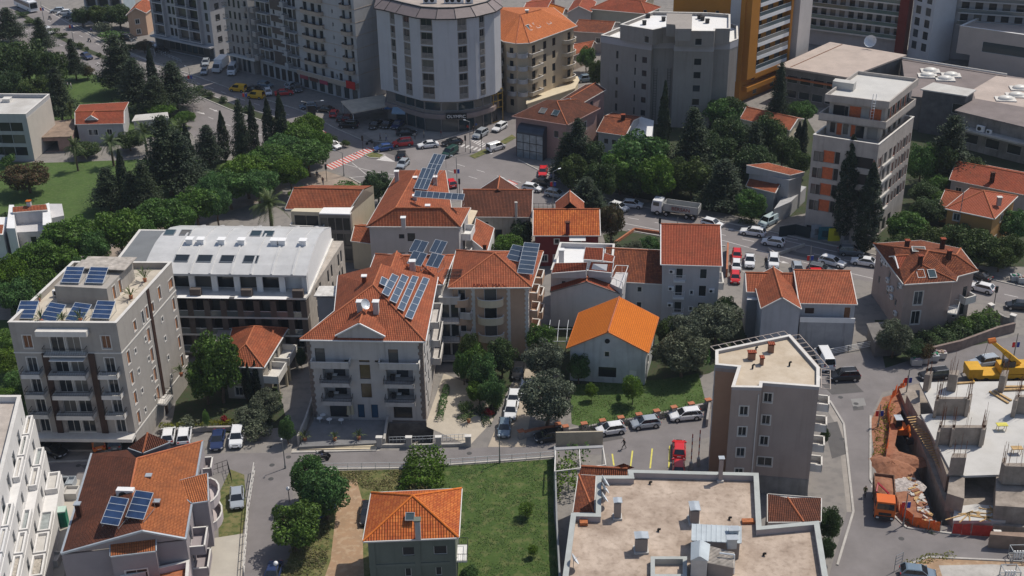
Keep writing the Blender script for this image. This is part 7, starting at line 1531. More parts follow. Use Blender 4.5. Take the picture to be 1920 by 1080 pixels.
s=MB(); p0,_=b.edge(1,0,.04); p1,_=b.edge(1,b.elen(1),.04); s.prism([p0,p1,b.pts[2],b.pts[1]],.1,9.5); s.build('side_wall',[mat('beige side wall',(.50,.46,.41),.85,.06,.4)],b.root); vent(P(14,190,9.62),1.6,.7,'pale box with a brown lid on the flat roof at the left edge',TRIM,None,'roof_vent','roof vent')
b=Bld('carport','low pinkish carport with a mossy brown flat roof between two houses',V2(((67,257),(133,255),(143,223),(97,228)),3.4),3.2,mat('pinkish wall',(.34,.22,.19),.9,.2)); b.hole(0,.4,b.elen(0)*.6,.05,2.4); b.finish(); s=MB(); s.prism(off(b.pts,.3),3.2,3.4); s.build('flat_roof',[mat('mossy brown roof',(.24,.18,.14),.95,.35,.6)],b.root)
b=hs('house','white house with a weathered red roof and white dormer beside the park',((144,232),(230,230.5),(238,192),(152,197)),4.6,GREYW,T_RD,0,1.7,wins=((0,.28,1.9),(0,.37,1.9),(0,.68,1.9)),asym=.75); dormer(b,0,.32*b.elen(0),2.3,4.4,6.2,5.4,3.,T_RD,wallm=WHITE,out=-.7)
b=Bld('cafe','single storey cafe with flat pale roof beside the palms',V2(((250,226),(314,221),(312,211),(256,216)),3.2),3.0,GREYW); b.win(0,[.3,.6],[.6],2.,1.6,'plain'); b.finish(); s=MB(); s.prism(off(b.pts,.3),3.0,3.2); s.build('flat_roof',[CONCL],b.root)
b=Bld('house','white modern villa with an orange roof strip, terrace and slanted parapets, left edge',V2(((10,425),(90,421),(95,388),(18,392)),5.8),4.6,W_B10); b.win(0,[.6],[1.6],1.1,2.,'plain'); b.finish()
rp=[P(24,398,7.),P(89,393,7.),P(86,383,7.6),P(24,388,7.6)]; roofobj(b.root,[rp],[],T_OR,eave=rp); skirt(b.root,rp,4.5,W_B10)
for c in (((17,384),(26,384),(28,428),(12,428)),((80,384),(92,380),(97,420),(80,422))): vbox(b.root,'parapet_wall',c,0,6.6,WHITE)
vbox(b.root,'side_block',((90,410),(120,404),(116,382),(92,382)),0,5.,W_B10); vbox(b.root,'terrace_front',((8,436),(72,430),(72,427),(8,431)),0,4.3,GREYW); vbox(b.root,'side_block',((-40,440),(6,440),(14,407),(-40,407)),0,5.2,WHITE); chimney((*P(55,385,7.6)[:2],6.),.7,.6,2.3,W_B10,'',T_BR,parent=b.root)
rp=[P(-30,438,6.2),P(4,438,6.2),P(7,421,6.6),P(-30,421,6.6)]; s=MB(); s.slope(rp); s.build('side_roof',[T_OR],b.root)
q=foot((166,36),(236,36),10); b=Bld('apartment_building','blue grey building with balconies in shade at the very top left',q,18,mat('blue grey render',(.30,.36,.40),.8,.08)); loggia(b,0,[3.2,6.4,9.6],3.2,3,1.4,slabm=GREYW,pierm=GREYW,rail='glass',glw=.8); b.finish()
hs('house','peach house with a bright orange roof left of the pale grey apartment building',((239,28),(272,24),(290,10),(256,8)),6.2,W_B5,T_OR,1,1.8,wins=((0,.5,3.4),(0,.5,.6)))
hs('house','pale grey house with white gable trim and red roof, top centre',((1064,24),(1107,22),(1116,4),(1078,2)),5.6,GREYW,T_RD,1,1.8)
hs('house','wide house with a red hipped roof and pale green walls, top centre',((1109,16),(1210,25),(1236,14),(1150,0)),6.,mat('pale green wall',(.38,.40,.35),.85,.06),T_RD,0,2.2,'hip')
hs('house','house with brown roof and grey gable behind the cream apartment house',((1074,58),(1142,62),(1160,42),(1100,38)),5.4,W_27,T_MX,0,1.6,wins=((0,.7,2.6),)); hs('house','low house with an orange roof between cream apartments and grey tower',((1076,103),(1106,90),(1116,82),(1080,82)),4.,W_28,T_OR,0,1.3,wins=())
hs('house','small bright orange roof peeking behind the cream apartment house',((1018,20),(1052,30),(1064,19),(1036,9)),7.6,W_28,T_BR,0,1.4,wins=()); hs('house','pink house with small windows at the top edge above the orange roofs',((978,26),(1024,14),(1040,0),(1000,0)),8.5,PINK,T_RD,0,1.2,wins=((0,.2,5.5),(0,.6,5.5)))
hs('house','cream house with orange roof at the top edge above the green walled one',((1142,2),(1206,8),(1226,-4),(1166,-8)),6.,CREAM,T_OR,0,1.6,wins=())
hs('house','narrow grey house with red roof under the brown gabled one',((1075,68),(1111,66),(1121,54),(1085,54)),3.8,GREYW,T_RD,0,1.2,wins=())
s=MB(); q0=CB.pts[0].lerp(CB.pts[1],.70); q1=CB.pts[1]; d=(q1-q0).normalized(); n=Vector((d.y,-d.x)); s.prism([q0+n*.04,q1+n*.04,q1,q0],-2.5,.3); s.prism([q1,q1+d*.02,CB.pts[2]+d*.02,CB.pts[2]],-2.5,.1); s.build('basement_wall',[mat('brown basement stone',(.17,.14,.125),.85,.2,1.)],CB.root)
# street furniture builders
LAMPM=mat('lamp post grey',(.22,.23,.24),.5,.1,metal=.4); REDF=mat('flag red',(.62,.03,.03),.7,0); BLUEF=mat('flag blue',(.03,.06,.35),.7,0); WHF=mat('flag white',(.75,.75,.75),.7,0)
def lamp(px,py,h,label,arms=((1,0),),flag=False,ball=False,group='street lamps',l=1.3):
 p=P(px,py); root=thing('street_lamp',label,'street lamp',p,group); b=MB(); b.tube(p,p+Vector((0,0,h)),.09,6,0,.06); b.tube(p,p+Vector((0,0,.5)),.14,6); b.build('pole',[LAMPM],root)
 if ball: b=MB(); b.ball((p.x,p.y,p.z+h+.2),.28,0,10,6); b.build('lamp_globe',[WHITEC],root,smooth=True)
 for ax,ay in (() if ball else arms):
  b=MB(); t=p+Vector((0,0,h)); e=t+Vector((ax*l,ay*l,.25)); b.tube(t,e,.045,5); b.build('arm',[LAMPM],root); b=MB(); b.tube(e-Vector((ax*.1,ay*.1,0)),e+Vector((ax*.55,ay*.55,.02)),.14,6,0,.1); b.build('lamp_head',[LIGHTM],root)
 if flag:
  b=MB(); z=h*.72
  for k,(s_,m_) in enumerate(((-1,0),(1,1))): b.box(p.x+s_*.12 if s_>0 else p.x-.55,p.y-.01,z-.9,p.x+.55 if s_>0 else p.x-.12,p.y+.01,z,m_)
  b.tube((p.x-.55,p.y,p.z+z),(p.x+.55,p.y,p.z+z),.02,4,2); b.build('banner',[REDF,BLUEF,WHF],root)
 return root
lamp(535,878,4.6,'single lamp post on the verge below the white hotel terrace',ball=False,arms=((0,-.3),)); lamp(937,868,4.4,'thin lamp post at the road edge by the lawn fence',arms=((0,-.3),))
lamp(580,253,7.5,'tall double armed lamp post by the boulevard cars and the billboard',arms=((1,.1),(-.3,0)),l=3.2); lamp(882,287,7,'lamp post beside the zebra crossing near the round tower',arms=((-.7,.3),)); lamp(858,372,8.5,'bare lamp post left of the crossroads end of the L-shaped house',flag=True,arms=((-.6,.3),)); lamp(1037,390,7.5,'dark lamp post with red banner behind the red house',flag=True,arms=((.8,.5),))
lamp(1268,470,6.5,'banner pole with a red flag at the garden behind the low white house',flag=True,arms=()); lamp(1515,526,6.5,'thin pole with red flag beside the parked grey estate car',flag=True,arms=()); lamp(1698,745,4.6,'banner pole at the corner of the building site hoarding',flag=True,arms=()); lamp(1646,800,3.6,'banner pole behind the orange mesh and the excavator',flag=True,arms=()); lamp(1898,683,5.3,'banner pole right of the yellow crane boom',flag=True,arms=()); lamp(1693,986,5.0,'banner pole on the verge right of the orange tipper truck',flag=True,arms=())
lamp(360,176,6.5,'banner pole on the median left of the yellow taxis',flag=True,arms=((-.6,.4),)); lamp(462,205,5.5,'banner pole by the conifers in front of the yellow taxis',flag=True,arms=()); lamp(138,78,6.5,'banner pole on the boulevard median at the upper left',flag=True,arms=()); lamp(83,42,6.,'banner pole near the coach at the upper left',flag=True,arms=()); lamp(60,555,6.5,'flag pole among the avenue trees left of the beige block',flag=True,arms=()); lamp(545,960,3.4,'white globe lamp between the two lower street trees',ball=True); lamp(523,1105,3.6,'globe lamp at the bottom edge of the side street',ball=True); lamp(1790,466,11,'tall white mast in front of the ochre villa',arms=()); lamp(1592,438,7.,'lamp post in front of the twin cypresses',arms=((-.7,-.1),)); lamp(645,330,5,'slender lamp post on the corner plaza',arms=((-.8,.5),),l=2.)
def tlight(px,py,label):
 p=P(px,py); root=thing('traffic_light',label,'traffic light',p,'traffic lights'); b=MB(); b.tube(p,p+Vector((0,0,3.)),.06,6); b.build('pole',[BLACKM],root); b=MB(); b.box(p.x-.2,p.y-.16,2.6,p.x+.2,p.y+.16,3.7); b.build('signal_head',[BLACKM],root)
for a in ((681,285,'traffic light at the red striped crossing, upper kerb'),(613,340,'traffic light on the corner plaza'),(873,285,'traffic light at the zebra crossing by the round tower'),(903,282,'second traffic light at the zebra crossing, right one'),(862,368,'traffic light at the right hand red striped crossing'),(1863,575,'traffic light at the right edge road junction'),(1236,443,'black signpost at the road edge behind the garden')): tlight(*a)
b=MB(); p=P(586,240); b.box(p.x-1.,p.y-.06,2.2,p.x+1.,p.y+.06,5.2); b.tube(p,p+Vector((0,0,2.3)),.1,6); o=b.build('billboard',[PLASTIC]); tag(o,'black advertising panel on a pole beside the double armed lamp','billboard')
for i,(x,y,w_,c,l) in enumerate(((1537,445,3.4,(.32,.36,.40),'pale grey printed hoarding panel'),(1550,449,3.2,(.04,.16,.20),'dark teal hoarding panel with a building picture'),(1567,452,2.9,(.62,.58,.03),'bright yellow hoarding panel'),(1591,455,3.,(.42,.42,.43),'grey white hoarding panel with a drawing'),(1613,460,3.2,(.48,.48,.47),'rightmost white hoarding panel with a drawing'))):
 p=P(x,y); b=MB(); b.box(p.x-w_/2,p.y-.05,0,p.x+w_/2,p.y+.05,2.5);
 b.box(p.x-w_*.30,p.y-.06,.5,p.x+w_*.22,p.y-.05,1.7,1) if i!=2 else b.box(p.x-.5,p.y-.06,1.1,p.x+.5,p.y-.05,2.1,1); o=b.build('hoarding_panel',[mat('hoarding %d'%i,c,.6,.25 if i!=2 else .05,2.),mat('hoarding print %d'%i,tuple(v*.45 for v in c),.6,.4,2.)]); tag(o,l+' below the unfinished tower','hoarding','hoarding panels')
b=MB()
pts=W3([(1518,447),(1490,440),(1460,445)])
for a,c in zip(pts,pts[1:]): d=(c-a).normalized(); n=Vector((-d.y,d.x,0))*.04; b.prism([(a-n).xy,(c-n).xy,(c+n).xy,(a+n).xy],0,2.1)
o=b.build('site_fence',[mat('dark green sheet',(.02,.035,.04),.7,.1)]); tag(o,'dark sheet fence left of the hoarding panels','fence')
TILEC=mat('terracotta coping',(.40,.15,.08),.85,.2,2.)
def wall(pix,h,t,m,label,cope=None,piers=0,ph=.5,pm=None,z=0,name='garden_wall',cat='wall'):
 pts=W3(pix); c0=pts[0]; root=thing(name,label,cat,c0); b=MB(); cp=MB()
 for a,c in zip(pts,pts[1:]):
  d=(c-a).normalized(); n=Vector((-d.y,d.x,0))*t/2; b.prism([(a-n).xy,(c-n).xy,(c+n).xy,(a+n).xy],z,h)
  if cope: n=n*1.5; cp.prism([(a-n).xy,(c-n).xy,(c+n).xy,(a+n).xy],h,h+.1)
 b.build('wall_panel',[m],root)
 if cope: cp.build('coping',[cope],root)
 if piers:
  L=sum((c-a).length for a,c in zip(pts,pts[1:])); k=max(1,int(L/piers))
  for i in range(k+1):
   t_=L*i/k; r=0
   for a,c in zip(pts,pts[1:]):
    l=(c-a).length
    if t_<=r+l+1e-6: v=a.lerp(c,min(1,(t_-r)/l)); d=(c-a).normalized(); break
    r+=l
   b=MB(); b.obox((v.x,v.y),d,.38,t*.9,z,h+ph); b.obox((v.x,v.y),d,.45,t*1.05,h+ph,h+ph+.12,1); b.build('pier',[pm or m,cope or TRIM],root)
 return root
STN=mat('grey stone wall',(.30,.28,.265),.9,.2,1.2)
wall([(1060,815),(1105,808),(1210,790),(1327,765)],.9,.35,STN,'grey stone garden wall with terracotta topped piers along the lawn',None,2.6,.45)
for o in bpy.data.objects:
 if o.name.startswith('pier') and len(o.data.materials)>1: o.data.materials[1]=TILEC
wall([(977,822),(1000,816),(1046,809)],.9,.35,STN,'short stone wall with terracotta coping by the black parked car',TILEC,2.8,.3)
wall([(712,838),(790,838),(878,836)],.45,.3,CONC,'low wall with five pale piers and rails in front of the hotel',None,3.2,1.1)
wall([(560,836),(575,800),(594,740)],1.6,.25,CONC,'long grey boundary wall left of the white hotel'); wall([(270,812),(300,770),(355,700)],3.0,.4,W_STONE,'stepped beige ramp wall right of the beige solar apartment block',TRIM)
wall([(1745,668),(1800,655),(1868,630),(1900,622)],1.6,.4,mat('reddish stone wall',(.22,.17,.15),.9,.25,1.),'reddish stone retaining wall below the ivy bank'); wall([(1855,592),(1880,607),(1896,612)],1.4,.4,STN,'curved stone wall at the right road junction',None,3,.6)
wall([(1325,800),(1330,768)],1.2,.3,STN,'pier wall end at the passage left of the mauve block'); wall([(1040,858),(1044,1000),(1052,1150)],1.9,.2,mat('grey fence panel',(.26,.27,.28),.8,.1),'long grey boundary fence between the lawn and the foreground building',name='boundary_fence',cat='fence'); wall([(1042,836),(1130,834)],2.2,.25,mat('cream courtyard wall',(.42,.37,.29),.85,.15,.8),'cream courtyard wall with flat canopy left of the red car bays')
wall([(300,812),(345,812),(388,808),(480,806)],.7,.4,STN,'low stone bed wall behind the parked cars'); wall([(1135,470),(1190,432),(1250,440)],.5,.3,TILEC,'orange brick garden edging behind the low white house'); wall([(1362,520),(1364,470)],1.6,.3,TILEC,'orange topped wall between the white house and the red parked cars')
wall([(1508,462),(1455,480),(1440,470)][::-1],.6,.2,CONC,'low kerb wall by the pale blue van')
def rail(pix,h,label,m=LIGHTM,sp=1.6,bars=(1.,.5),name='railing_fence',cat='fence',thin=.03):
 pts=W3(pix); root=thing(name,label,cat,pts[0]); r=MB(); p_=MB()
 for a,c in zip(pts,pts[1:]):
  for k in bars: r.tube(a+Vector((0,0,h*k)),c+Vector((0,0,h*k)),thin,4)
  n=max(1,int((c-a).length/sp))
  for i in range(n+1): v=a.lerp(c,i/n); p_.tube(v,v+Vector((0,0,h)),thin*1.2,4)
 r.build('rails',[m],root); o=p_.build('posts',[m],root); o['kind']='stuff'; return root
rail([(600,882),(757,880),(817,876)],1.1,'thin grey fence along the street left of the vine pergola'); rail([(822,875),(960,865),(1040,859)],1.1,'thin grey fence along the top of the big lawn'); rail([(1545,668),(1590,660),(1640,650)],1.1,'white rail barrier above the black parked car',WHITE,3,(1.,.75,.5,.25),thin=.05); rail([(458,1080),(466,960),(478,885)],1.5,'white fence down the left side of the side street',TRIM,1.5,(1.,.6,.2),thin=.05)
rail([(400,890),(428,880),(435,905)],1.5,'dark iron gate near the round balconies of the mauve villa',BLACKM,.6); rail([(730,830),(800,828),(875,824)],.9,'iron railing over the sunken drive',LIGHTM,.5); rail([(220,68),(340,118)],.9,'median guard rail on the boulevard',LIGHTM,2)
rail([(985,395),(1035,395)],1.5,'iron garden fence behind the red house',BLACKM,.8)
for x,y,l in ((1295,880,'upright boom barrier with red stripes right of the red car'),(1309,872,'second upright boom barrier pole beside the mauve block')):
 p=P(x,y); root=thing('boom_barrier',l,'barrier',p); b=MB(); b.box(p.x-.2,p.y-.2,0,p.x+.2,p.y+.2,1.1); b.build('post',[CONC],root); b=MB()
 for k in range(8): b.box(p.x-.07,p.y-.05,1.1+k*.55,p.x+.07,p.y+.05,1.65+k*.55,k%2)
 b.build('boom',[TRIM,RPAINT],root)
for i,(x,y,c,l) in enumerate(((1717,685,CONCL,'left grey dumpster with green netting'),(1731,681,CONCL,'second dumpster from the left below the ivy bank'),(1748,677,STEEL,'third dumpster full of cardboard below the ivy bank'),(1762,672,CONCL,'rightmost dumpster with pink bags below the ivy bank'),(1903,527,STEEL,'grey dumpster at the right edge of the main road'),(1916,531,STEEL,'second grey dumpster at the right edge of the main road'))):
 p=P(x,y); root=thing('dumpster',l,'dumpster',p,'dumpsters'); b=MB(); b.prism([Vector((p.x-.75,p.y-.45)),Vector((p.x+.75,p.y-.45)),Vector((p.x+.75,p.y+.45)),Vector((p.x-.75,p.y+.45))],.15,1.15,0,top=[Vector((p.x-.85,p.y-.55)),Vector((p.x+.85,p.y-.55)),Vector((p.x+.85,p.y+.55)),Vector((p.x-.85,p.y+.55))]); b.build('bin',[c],root)
 b=MB(); g=random.Random(i)
 for k in range(9): b.ball((p.x+g.uniform(-.6,.6),p.y+g.uniform(-.35,.35),1.15),.25,k%2,6,4)
 b.build('rubbish',[(mat('green net',(.03,.22,.12),.8,.2),mat('cardboard',(.35,.25,.17),.9,.2))[i%2],mat('refuse bag',(.40,.30,.33),.6,.3)],root)
 for sx in(-.6,.6):
  for sy in(-.35,.35): b=MB(); b.tube((p.x+sx,p.y+sy-.03,.09),(p.x+sx,p.y+sy+.03,.09),.09,6); b.build('wheel',[RUBBER],root)
def pot(p,h,label,kind='palm',group='potted plants',w_=.3):
 root=thing('potted_plant',label,'potted plant',p,group); b=MB(); b.tube(p,(p[0],p[1],p[2]+.5),w_*.7,8,0,w_); b.build('pot',[TILEC],root); g=random.Random(int(p[0]*9)); b=MB()
 for k in range(26):
  a=g.uniform(0,6.28); e=g.uniform(.2,1.4); l=h*g.uniform(.7,1.); q=Vector((p[0],p[1],p[2]+.5)); t=q+Vector((math.cos(a)*math.cos(e)*l,math.sin(a)*math.cos(e)*l,math.sin(e)*l)); m_=q.lerp(t,.55)+Vector((0,0,.12*h)); s_=Vector((-math.sin(a),math.cos(a),0))*.07; b.face([q,m_-s_,t-Vector((0,0,.15)),m_+s_])
 b.build('leaves',[L_PALM if kind=='palm' else L_CITRUS],root); return root
for x,y,z,h,l in ((572,826,.5,1.5,'potted palm at the left end of the hotel terrace'),(628,826,.5,1.2,'small potted palm in the middle of the hotel terrace edge'),(673,824,.5,1.4,'potted palm near the railing of the hotel terrace'),(879,792,.01,1.6,'potted palm in the pale courtyard'),(905,775,.01,1.5,'potted palm by the red flowers'),(272,528,19.05,2.2,'taller potted palm on the beige block roof terrace'),(246,560,19.05,1.8,'lower potted palm on the beige block roof terrace'),(73,565,19.05,1.,'red pot by the left roof parapet of the beige block'),(78,606,19.1,1.8,'agave at the front parapet between the left collectors'),(118,608,19.1,1.5,'agave in the middle of the front parapet'),(152,604,19.1,1.9,'agave at the front parapet between the right collectors'),(340,705,4.2,1.8,'palm bush on the ramp terrace of the beige block')): pot(P(x,y,z),h,l)
for i,(x,y) in enumerate(((600,792),(618,794),(640,795),(606,786))):
 p=P(x,y,.5); root=thing('cafe_table','white cafe table '+('by the window','with two chairs','nearest the folded umbrella','beside the wall')[i]+' on the hotel terrace','table',p,'cafe tables'); b=MB(); b.tube((p.x,p.y,1.2),(p.x,p.y,1.24),.4,10); b.build('tabletop',[WHITE],root); b=MB(); b.tube(p,(p.x,p.y,1.2),.05,5); b.build('leg',[LIGHTM],root)
for x,y,l in ((655,788,'left folded beige umbrella on the hotel terrace'),(662,787,'right folded beige umbrella on the hotel terrace')):
 p=P(x,y,.5); root=thing('umbrella',l,'umbrella',p,'folded umbrellas'); b=MB(); b.tube(p,p+Vector((0,0,3.3)),.04,5); b.build('pole',[TRIM],root); b=MB(); b.tube(p+Vector((0,0,1.)),p+Vector((0,0,3.2)),.3,8,0,.08); b.build('canopy',[mat('umbrella cloth',(.45,.40,.28),.9,.1)],root)
# building site
RAWC=mat('raw board marked concrete',(.29,.25,.215),.92,.25,.6,stain=.35,bump=.2); SLAB=mat('fresh slab concrete',(.56,.55,.535),.88,.14,.22,col2=(.45,.44,.42)); REB=mat('rusty rebar',(.20,.085,.045),.8,.2); TIMB=mat('formwork timber',(.46,.31,.15),.85,.3,2.)
root=thing('construction_site','raw concrete storey under construction with wall stubs and slab, right side','building site',P(1820,850)); SR=root
bs=V2(((1787,978),(1960,990),(1960,712),(1725,716),(1686,728)),1.); s=MB(); s.prism(bs,-3.2,.9); s.build('basement',[RAWC],root)
s=MB(); s.prism(V2(((1775,962),(1783,883),(1752,800),(1705,742),(1690,735),(1694,730)),1.)[::1],.9,.95);
sl_=V2(((1783,883),(1809,892),(1869,890),(1960,893),(1960,714),(1724,717),(1752,775),(1727,777)),3.7); s=MB(); s.prism(sl_,3.4,3.7); o=s.build('floor_slab',[SLAB],root)
ins=off(sl_,-.9)
s=MB();
for k in range(len(ins)):
 if k in (0,2):
  a,c=ins[k],ins[(k+1)%len(ins)]
  if k==0: s.prism([a,c,c+Vector((0,.3)),a+Vector((0,.3))],.9,3.4)
s.prism(V2(((1725,780),(1752,800),(1782,890),(1776,892),(1745,802),(1719,780)),3.4),.9,3.4)
s.build('lower_wall',[RAWC],root)
vbox(root,'lower_wall',((1776,925),(1808,935),(1809,895),(1782,883)),.9,3.45,[RAWC]); vbox(root,'lower_wall',((1866,948),(1930,952),(1930,895),(1868,892)),.9,3.45,[RAWC]); vbox(root,'lower_wall',((1700,740),(1722,780),(1726,777),(1724,722)),.9,2.6,[RAWC])
def stub(pix,z0,z1,n=16,seed=0,rh=2.9):
 q=V2(pix,z1); s=MB(); s.prism(q,z0,z1); s.build('wall_stub',[RAWC],root); g=random.Random(seed); s=MB()
 for i in range(n):
  k=g.randrange(len(q)); v=q[k].lerp(q[(k+1)%len(q)],g.random()).lerp(sum(q,Vector((0,0)))/len(q),.2); h=rh*g.uniform(.5,1.1); s.tube((v.x,v.y,z1),(v.x+g.uniform(-.15,.15),v.y+g.uniform(-.15,.15),z1+h),.022,3,cap=False)
 o=s.build('rebar',[REB],root); o['kind']='stuff'
zt=6.4
for i,pix in enumerate((((1757,748),(1817,748),(1817,744),(1757,744)),((1753,752),(1759,752),(1762,740),(1757,740)),((1813,750),(1819,750),(1824,738),(1818,738)),((1761,802),(1850,802),(1850,797),(1761,797)),((1757,810),(1762,810),(1768,790),(1763,790)),((1785,806),(1790,806),(1792,796),(1787,796)),((1840,806),(1847,806),(1852,788),(1846,788)),((1783,858),(1812,858),(1813,850),(1786,850)),((1734,702),(1744,704),(1750,696),(1738,696)),((1780,702),(1796,704),(1799,694),(1780,694)),((1875,704),(1886,706),(1892,694),(1880,694)),((1878,866),(1885,874),(1888,858),(1880,858)),((1885,874),(1940,876),(1940,868),(1887,868)),((1900,750),(1908,752),(1912,740),(1906,740)),((1908,744),(1940,746),(1940,740),(1910,740)))): stub(pix,3.7,zt,12 if i<4 else 10,i)
s=MB(); g=random.Random(5)
for i in range(26):
 t=i/25; a=P(1712+t*72,782+t*110,2.2); s.obox((a.x,a.y),(1,.15+g.uniform(-.1,.1)),.9,.09,2.15,2.25)
o=s.build('formwork_planks',[TIMB],root); o['kind']='stuff'
a,c=P(1700,735,1.),P(1776,960,1.)
vbox(root,'front_slab',((1787,976),(1886,976),(1880,950),(1830,945),(1790,950)),.9,1.35,[SLAB])
s=MB()
for i in range(22): x=g.uniform(1790,1880); p=P(x,g.uniform(955,972),1.4); s.obox((p.x,p.y),(g.uniform(-1,1),g.uniform(-.4,.4)),g.uniform(.4,1.4),.07,1.36,1.45)
o=s.build('timber_pile',[TIMB]); tag(o,'scattered timber offcuts on the front edge slab of the building site','timber',kind='stuff')
s=MB()
for x,y,hx,hy,l,zz in ((1873,745,.5,-1,3.4,3.8),(1880,742,.55,-1,3.,3.8),(1810,718,1,.1,2.6,3.8),(1905,725,1,0,3.5,3.9),(1905,730,1,.05,3.5,3.9)):
 p=P(x,y,zz); s.obox((p.x,p.y),(hx,hy),l/2,.16,zz-.05,zz+.12)
o=s.build('planks',[TIMB]); tag(o,'long rusty brown planks lying on the white slab','planks',kind='stuff')
for x,y,l in ((1877,806,'yellow sawhorse table on the white slab'),(1905,850,'wooden trestle by the right wall stub')):
 p=P(x,y,3.7); rt=thing('trestle_table',l,'trestle',p,'trestles'); s=MB(); s.box(p.x-.7,p.y-.4,4.5,p.x+.7,p.y+.4,4.6); s.build('tabletop',[YPAINT if x<1890 else TIMB],rt)
 for sx in(-.5,.5):
  for sy in(-.3,.3): s=MB(); s.tube((p.x+sx,p.y+sy,3.7),(p.x+sx,p.y+sy,4.5),.04,4); s.build('leg',[TIMB],rt)
def pile(px,py,rx,ry,h,m,label,seed=1,name='soil_heap',cat='soil heap'):
 p=P(px,py); g=np.random.default_rng(seed); s=MB(); n=18; K=7; V=[]
 for k in range(K+1):
  r=1-k/K
  for i in range(n):
   a=2*math.pi*i/n; w_=1+.22*math.sin(a*3+seed)+.12*g.random(); V.append(Vector((p.x+math.cos(a)*rx*r*w_,p.y+math.sin(a)*ry*r*w_,h*(1-r**1.5)*(1+.12*g.random())-.02)))
 for k in range(K):
  for i in range(n): j=(i+1)%n; s.face([V[k*n+i],V[k*n+j],V[(k+1)*n+j],V[(k+1)*n+i]])
 o=s.build(name,[m],smooth=True); tag(o,label,cat,kind='stuff'); return o
pile(1672,880,2.6,3.2,1.1,SOILR,'heap of red brown soil left of the trench'); pile(1690,865,3.,2.2,.9,SOILR,'second heap of red soil below the excavator',2); pile(1680,905,3.2,2.4,.45,mat('white rubble',(.42,.38,.36),.9,.4,3.,bump=.8),'pale rubble spread between soil and trench',3,'rubble','rubble')
s=MB(); g=random.Random(8)
for i in range(60):
 t=g.random(); p=P(1700+t*45+g.uniform(-8,8),890+t*90,.1); s.obox((p.x,p.y),(g.uniform(-1,1),g.uniform(-1,1)),g.uniform(.15,.6),g.uniform(.08,.25),0,g.uniform(.1,.3),g.randrange(3))
o=s.build('debris',[TIMB,CONCL,SOILR]); tag(o,'broken timber and concrete debris along the trench edge','debris',kind='stuff')
def mesh_fence(pix,h,label,m):
 pts=W3(pix); rt=thing('mesh_fence',label,'mesh fence',pts[0]); s=MB(); g=random.Random(3); n=len(pts)
 for a,c in zip(pts,pts[1:]):
  K=max(2,int((c-a).length/.8))
  for i in range(K):
   u,v=a.lerp(c,i/K),a.lerp(c,(i+1)/K); o1,o2=g.uniform(-.25,.1),g.uniform(-.25,.1); s.face([u,v,v+Vector((g.uniform(-.2,.2),g.uniform(-.3,.3),h+o1)),u+Vector((0,0,h+o2))])
 s.build('netting',[m],rt); s=MB()
 for v in pts: s.tube(v,v+Vector((0,0,h+.2)),.04,4)
 o=s.build('posts',[GREYM],rt); o['kind']='stuff'
ORN=mat('orange safety netting',(.80,.15,.03),.8,.25,3.); REDN=mat('red safety netting',(.45,.04,.03),.8,.2,2.)
mesh_fence([(1660,862),(1664,830),(1668,800),(1662,780),(1672,748),(1700,722)],1.5,'crumpled orange safety netting beside the excavator',ORN); mesh_fence([(1677,945),(1690,968),(1710,985),(1740,995),(1762,998)],1.5,'orange safety netting curving behind the orange tipper truck',ORN); mesh_fence([(1784,1002),(1820,1004),(1856,1006)],1.7,'red netting along the bottom of the building site',REDN)
wall([(1868,1010),(1960,1016)],.5,.3,CONC,'low concrete kerb beam at the lower right of the site',None,6,.5)
vbox(root,'site_wall',((1856,1002),(1960,1010),(1960,1000),(1858,996)),0,2.0,[mat('brown site wall',(.25,.18,.14),.9,.2,.8)])
p=P(1722,1055); rt=thing('notice_frame','grey metal notice frame at the bottom roadside verge','sign',P(1682,1068)); s=MB(); p=P(1676,1072)
for dx_ in(0,1.): s.tube((p.x+dx_,p.y+dx_*.6,0),(p.x+dx_,p.y+dx_*.6,2.4),.04,4)
for z in(1.,1.45,1.9,2.35): s.tube((p.x,p.y,z),(p.x+1.,p.y+.6,z),.035,4)
s.build('frame',[GREYM],rt)
for x,y,l in ((1908,1048,'white metal cage box with chrome posts at the bottom right corner'),(1892,1085,'second metal cage box at the bottom edge')):
 p=P(x,y); rt=thing('metal_cage',l,'metal cage',p); s=MB()
 for sx in(-.9,.9):
  for sy in(-.7,.7): s.tube((p.x+sx,p.y+sy,0),(p.x+sx,p.y+sy,1.5),.06,4)
 for z in(.3,1.5):
  for a_,c_ in(((-.9,-.7),(.9,-.7)),((.9,-.7),(.9,.7)),((.9,.7),(-.9,.7)),((-.9,.7),(-.9,-.7))): s.tube((p.x+a_[0],p.y+a_[1],z),(p.x+c_[0],p.y+c_[1],z),.06,4)
 s.build('cage',[GREYM],rt); s=MB();
 for k in range(4): s.tube((p.x-.5+k*.32,p.y,.1),(p.x-.5+k*.32,p.y,1.2),.1,7)
 s.build('cylinders',[WHITE],rt)
for x,y,l in ((1055,832,None),):
 rt=thing('pergola','white framed pergola canopy over the courtyard left of the yellow parking bays','pergola',P(1060,880)); s=MB(); q=[P(1042,840,3.),P(1130,836,3.),P(1136,872,3.),P(1040,884,3.)]
 for i in range(4): s.tube(q[i],q[(i+1)%4],.09,4); s.tube(q[i],(q[i].x,q[i].y,0),.1,5)
 s.tube(q[0].lerp(q[1],.5),q[3].lerp(q[2],.5),.07,4); s.build('frame',[TRIM],rt); s=MB(); a=[q[0],q[1],q[1].lerp(q[2],.12),q[0].lerp(q[3],.12)]; s.prism([v.xy for v in a][::-1],3.,3.12); s.build('roof_panel',[mat('grey polycarbonate',(.30,.30,.31),.5,.1)],rt)
p=P(1070,622); rt=thing('greenhouse_frame','bare curved metal greenhouse frame in front of the lilac gable wall','frame',P(1085,640)); s=MB();
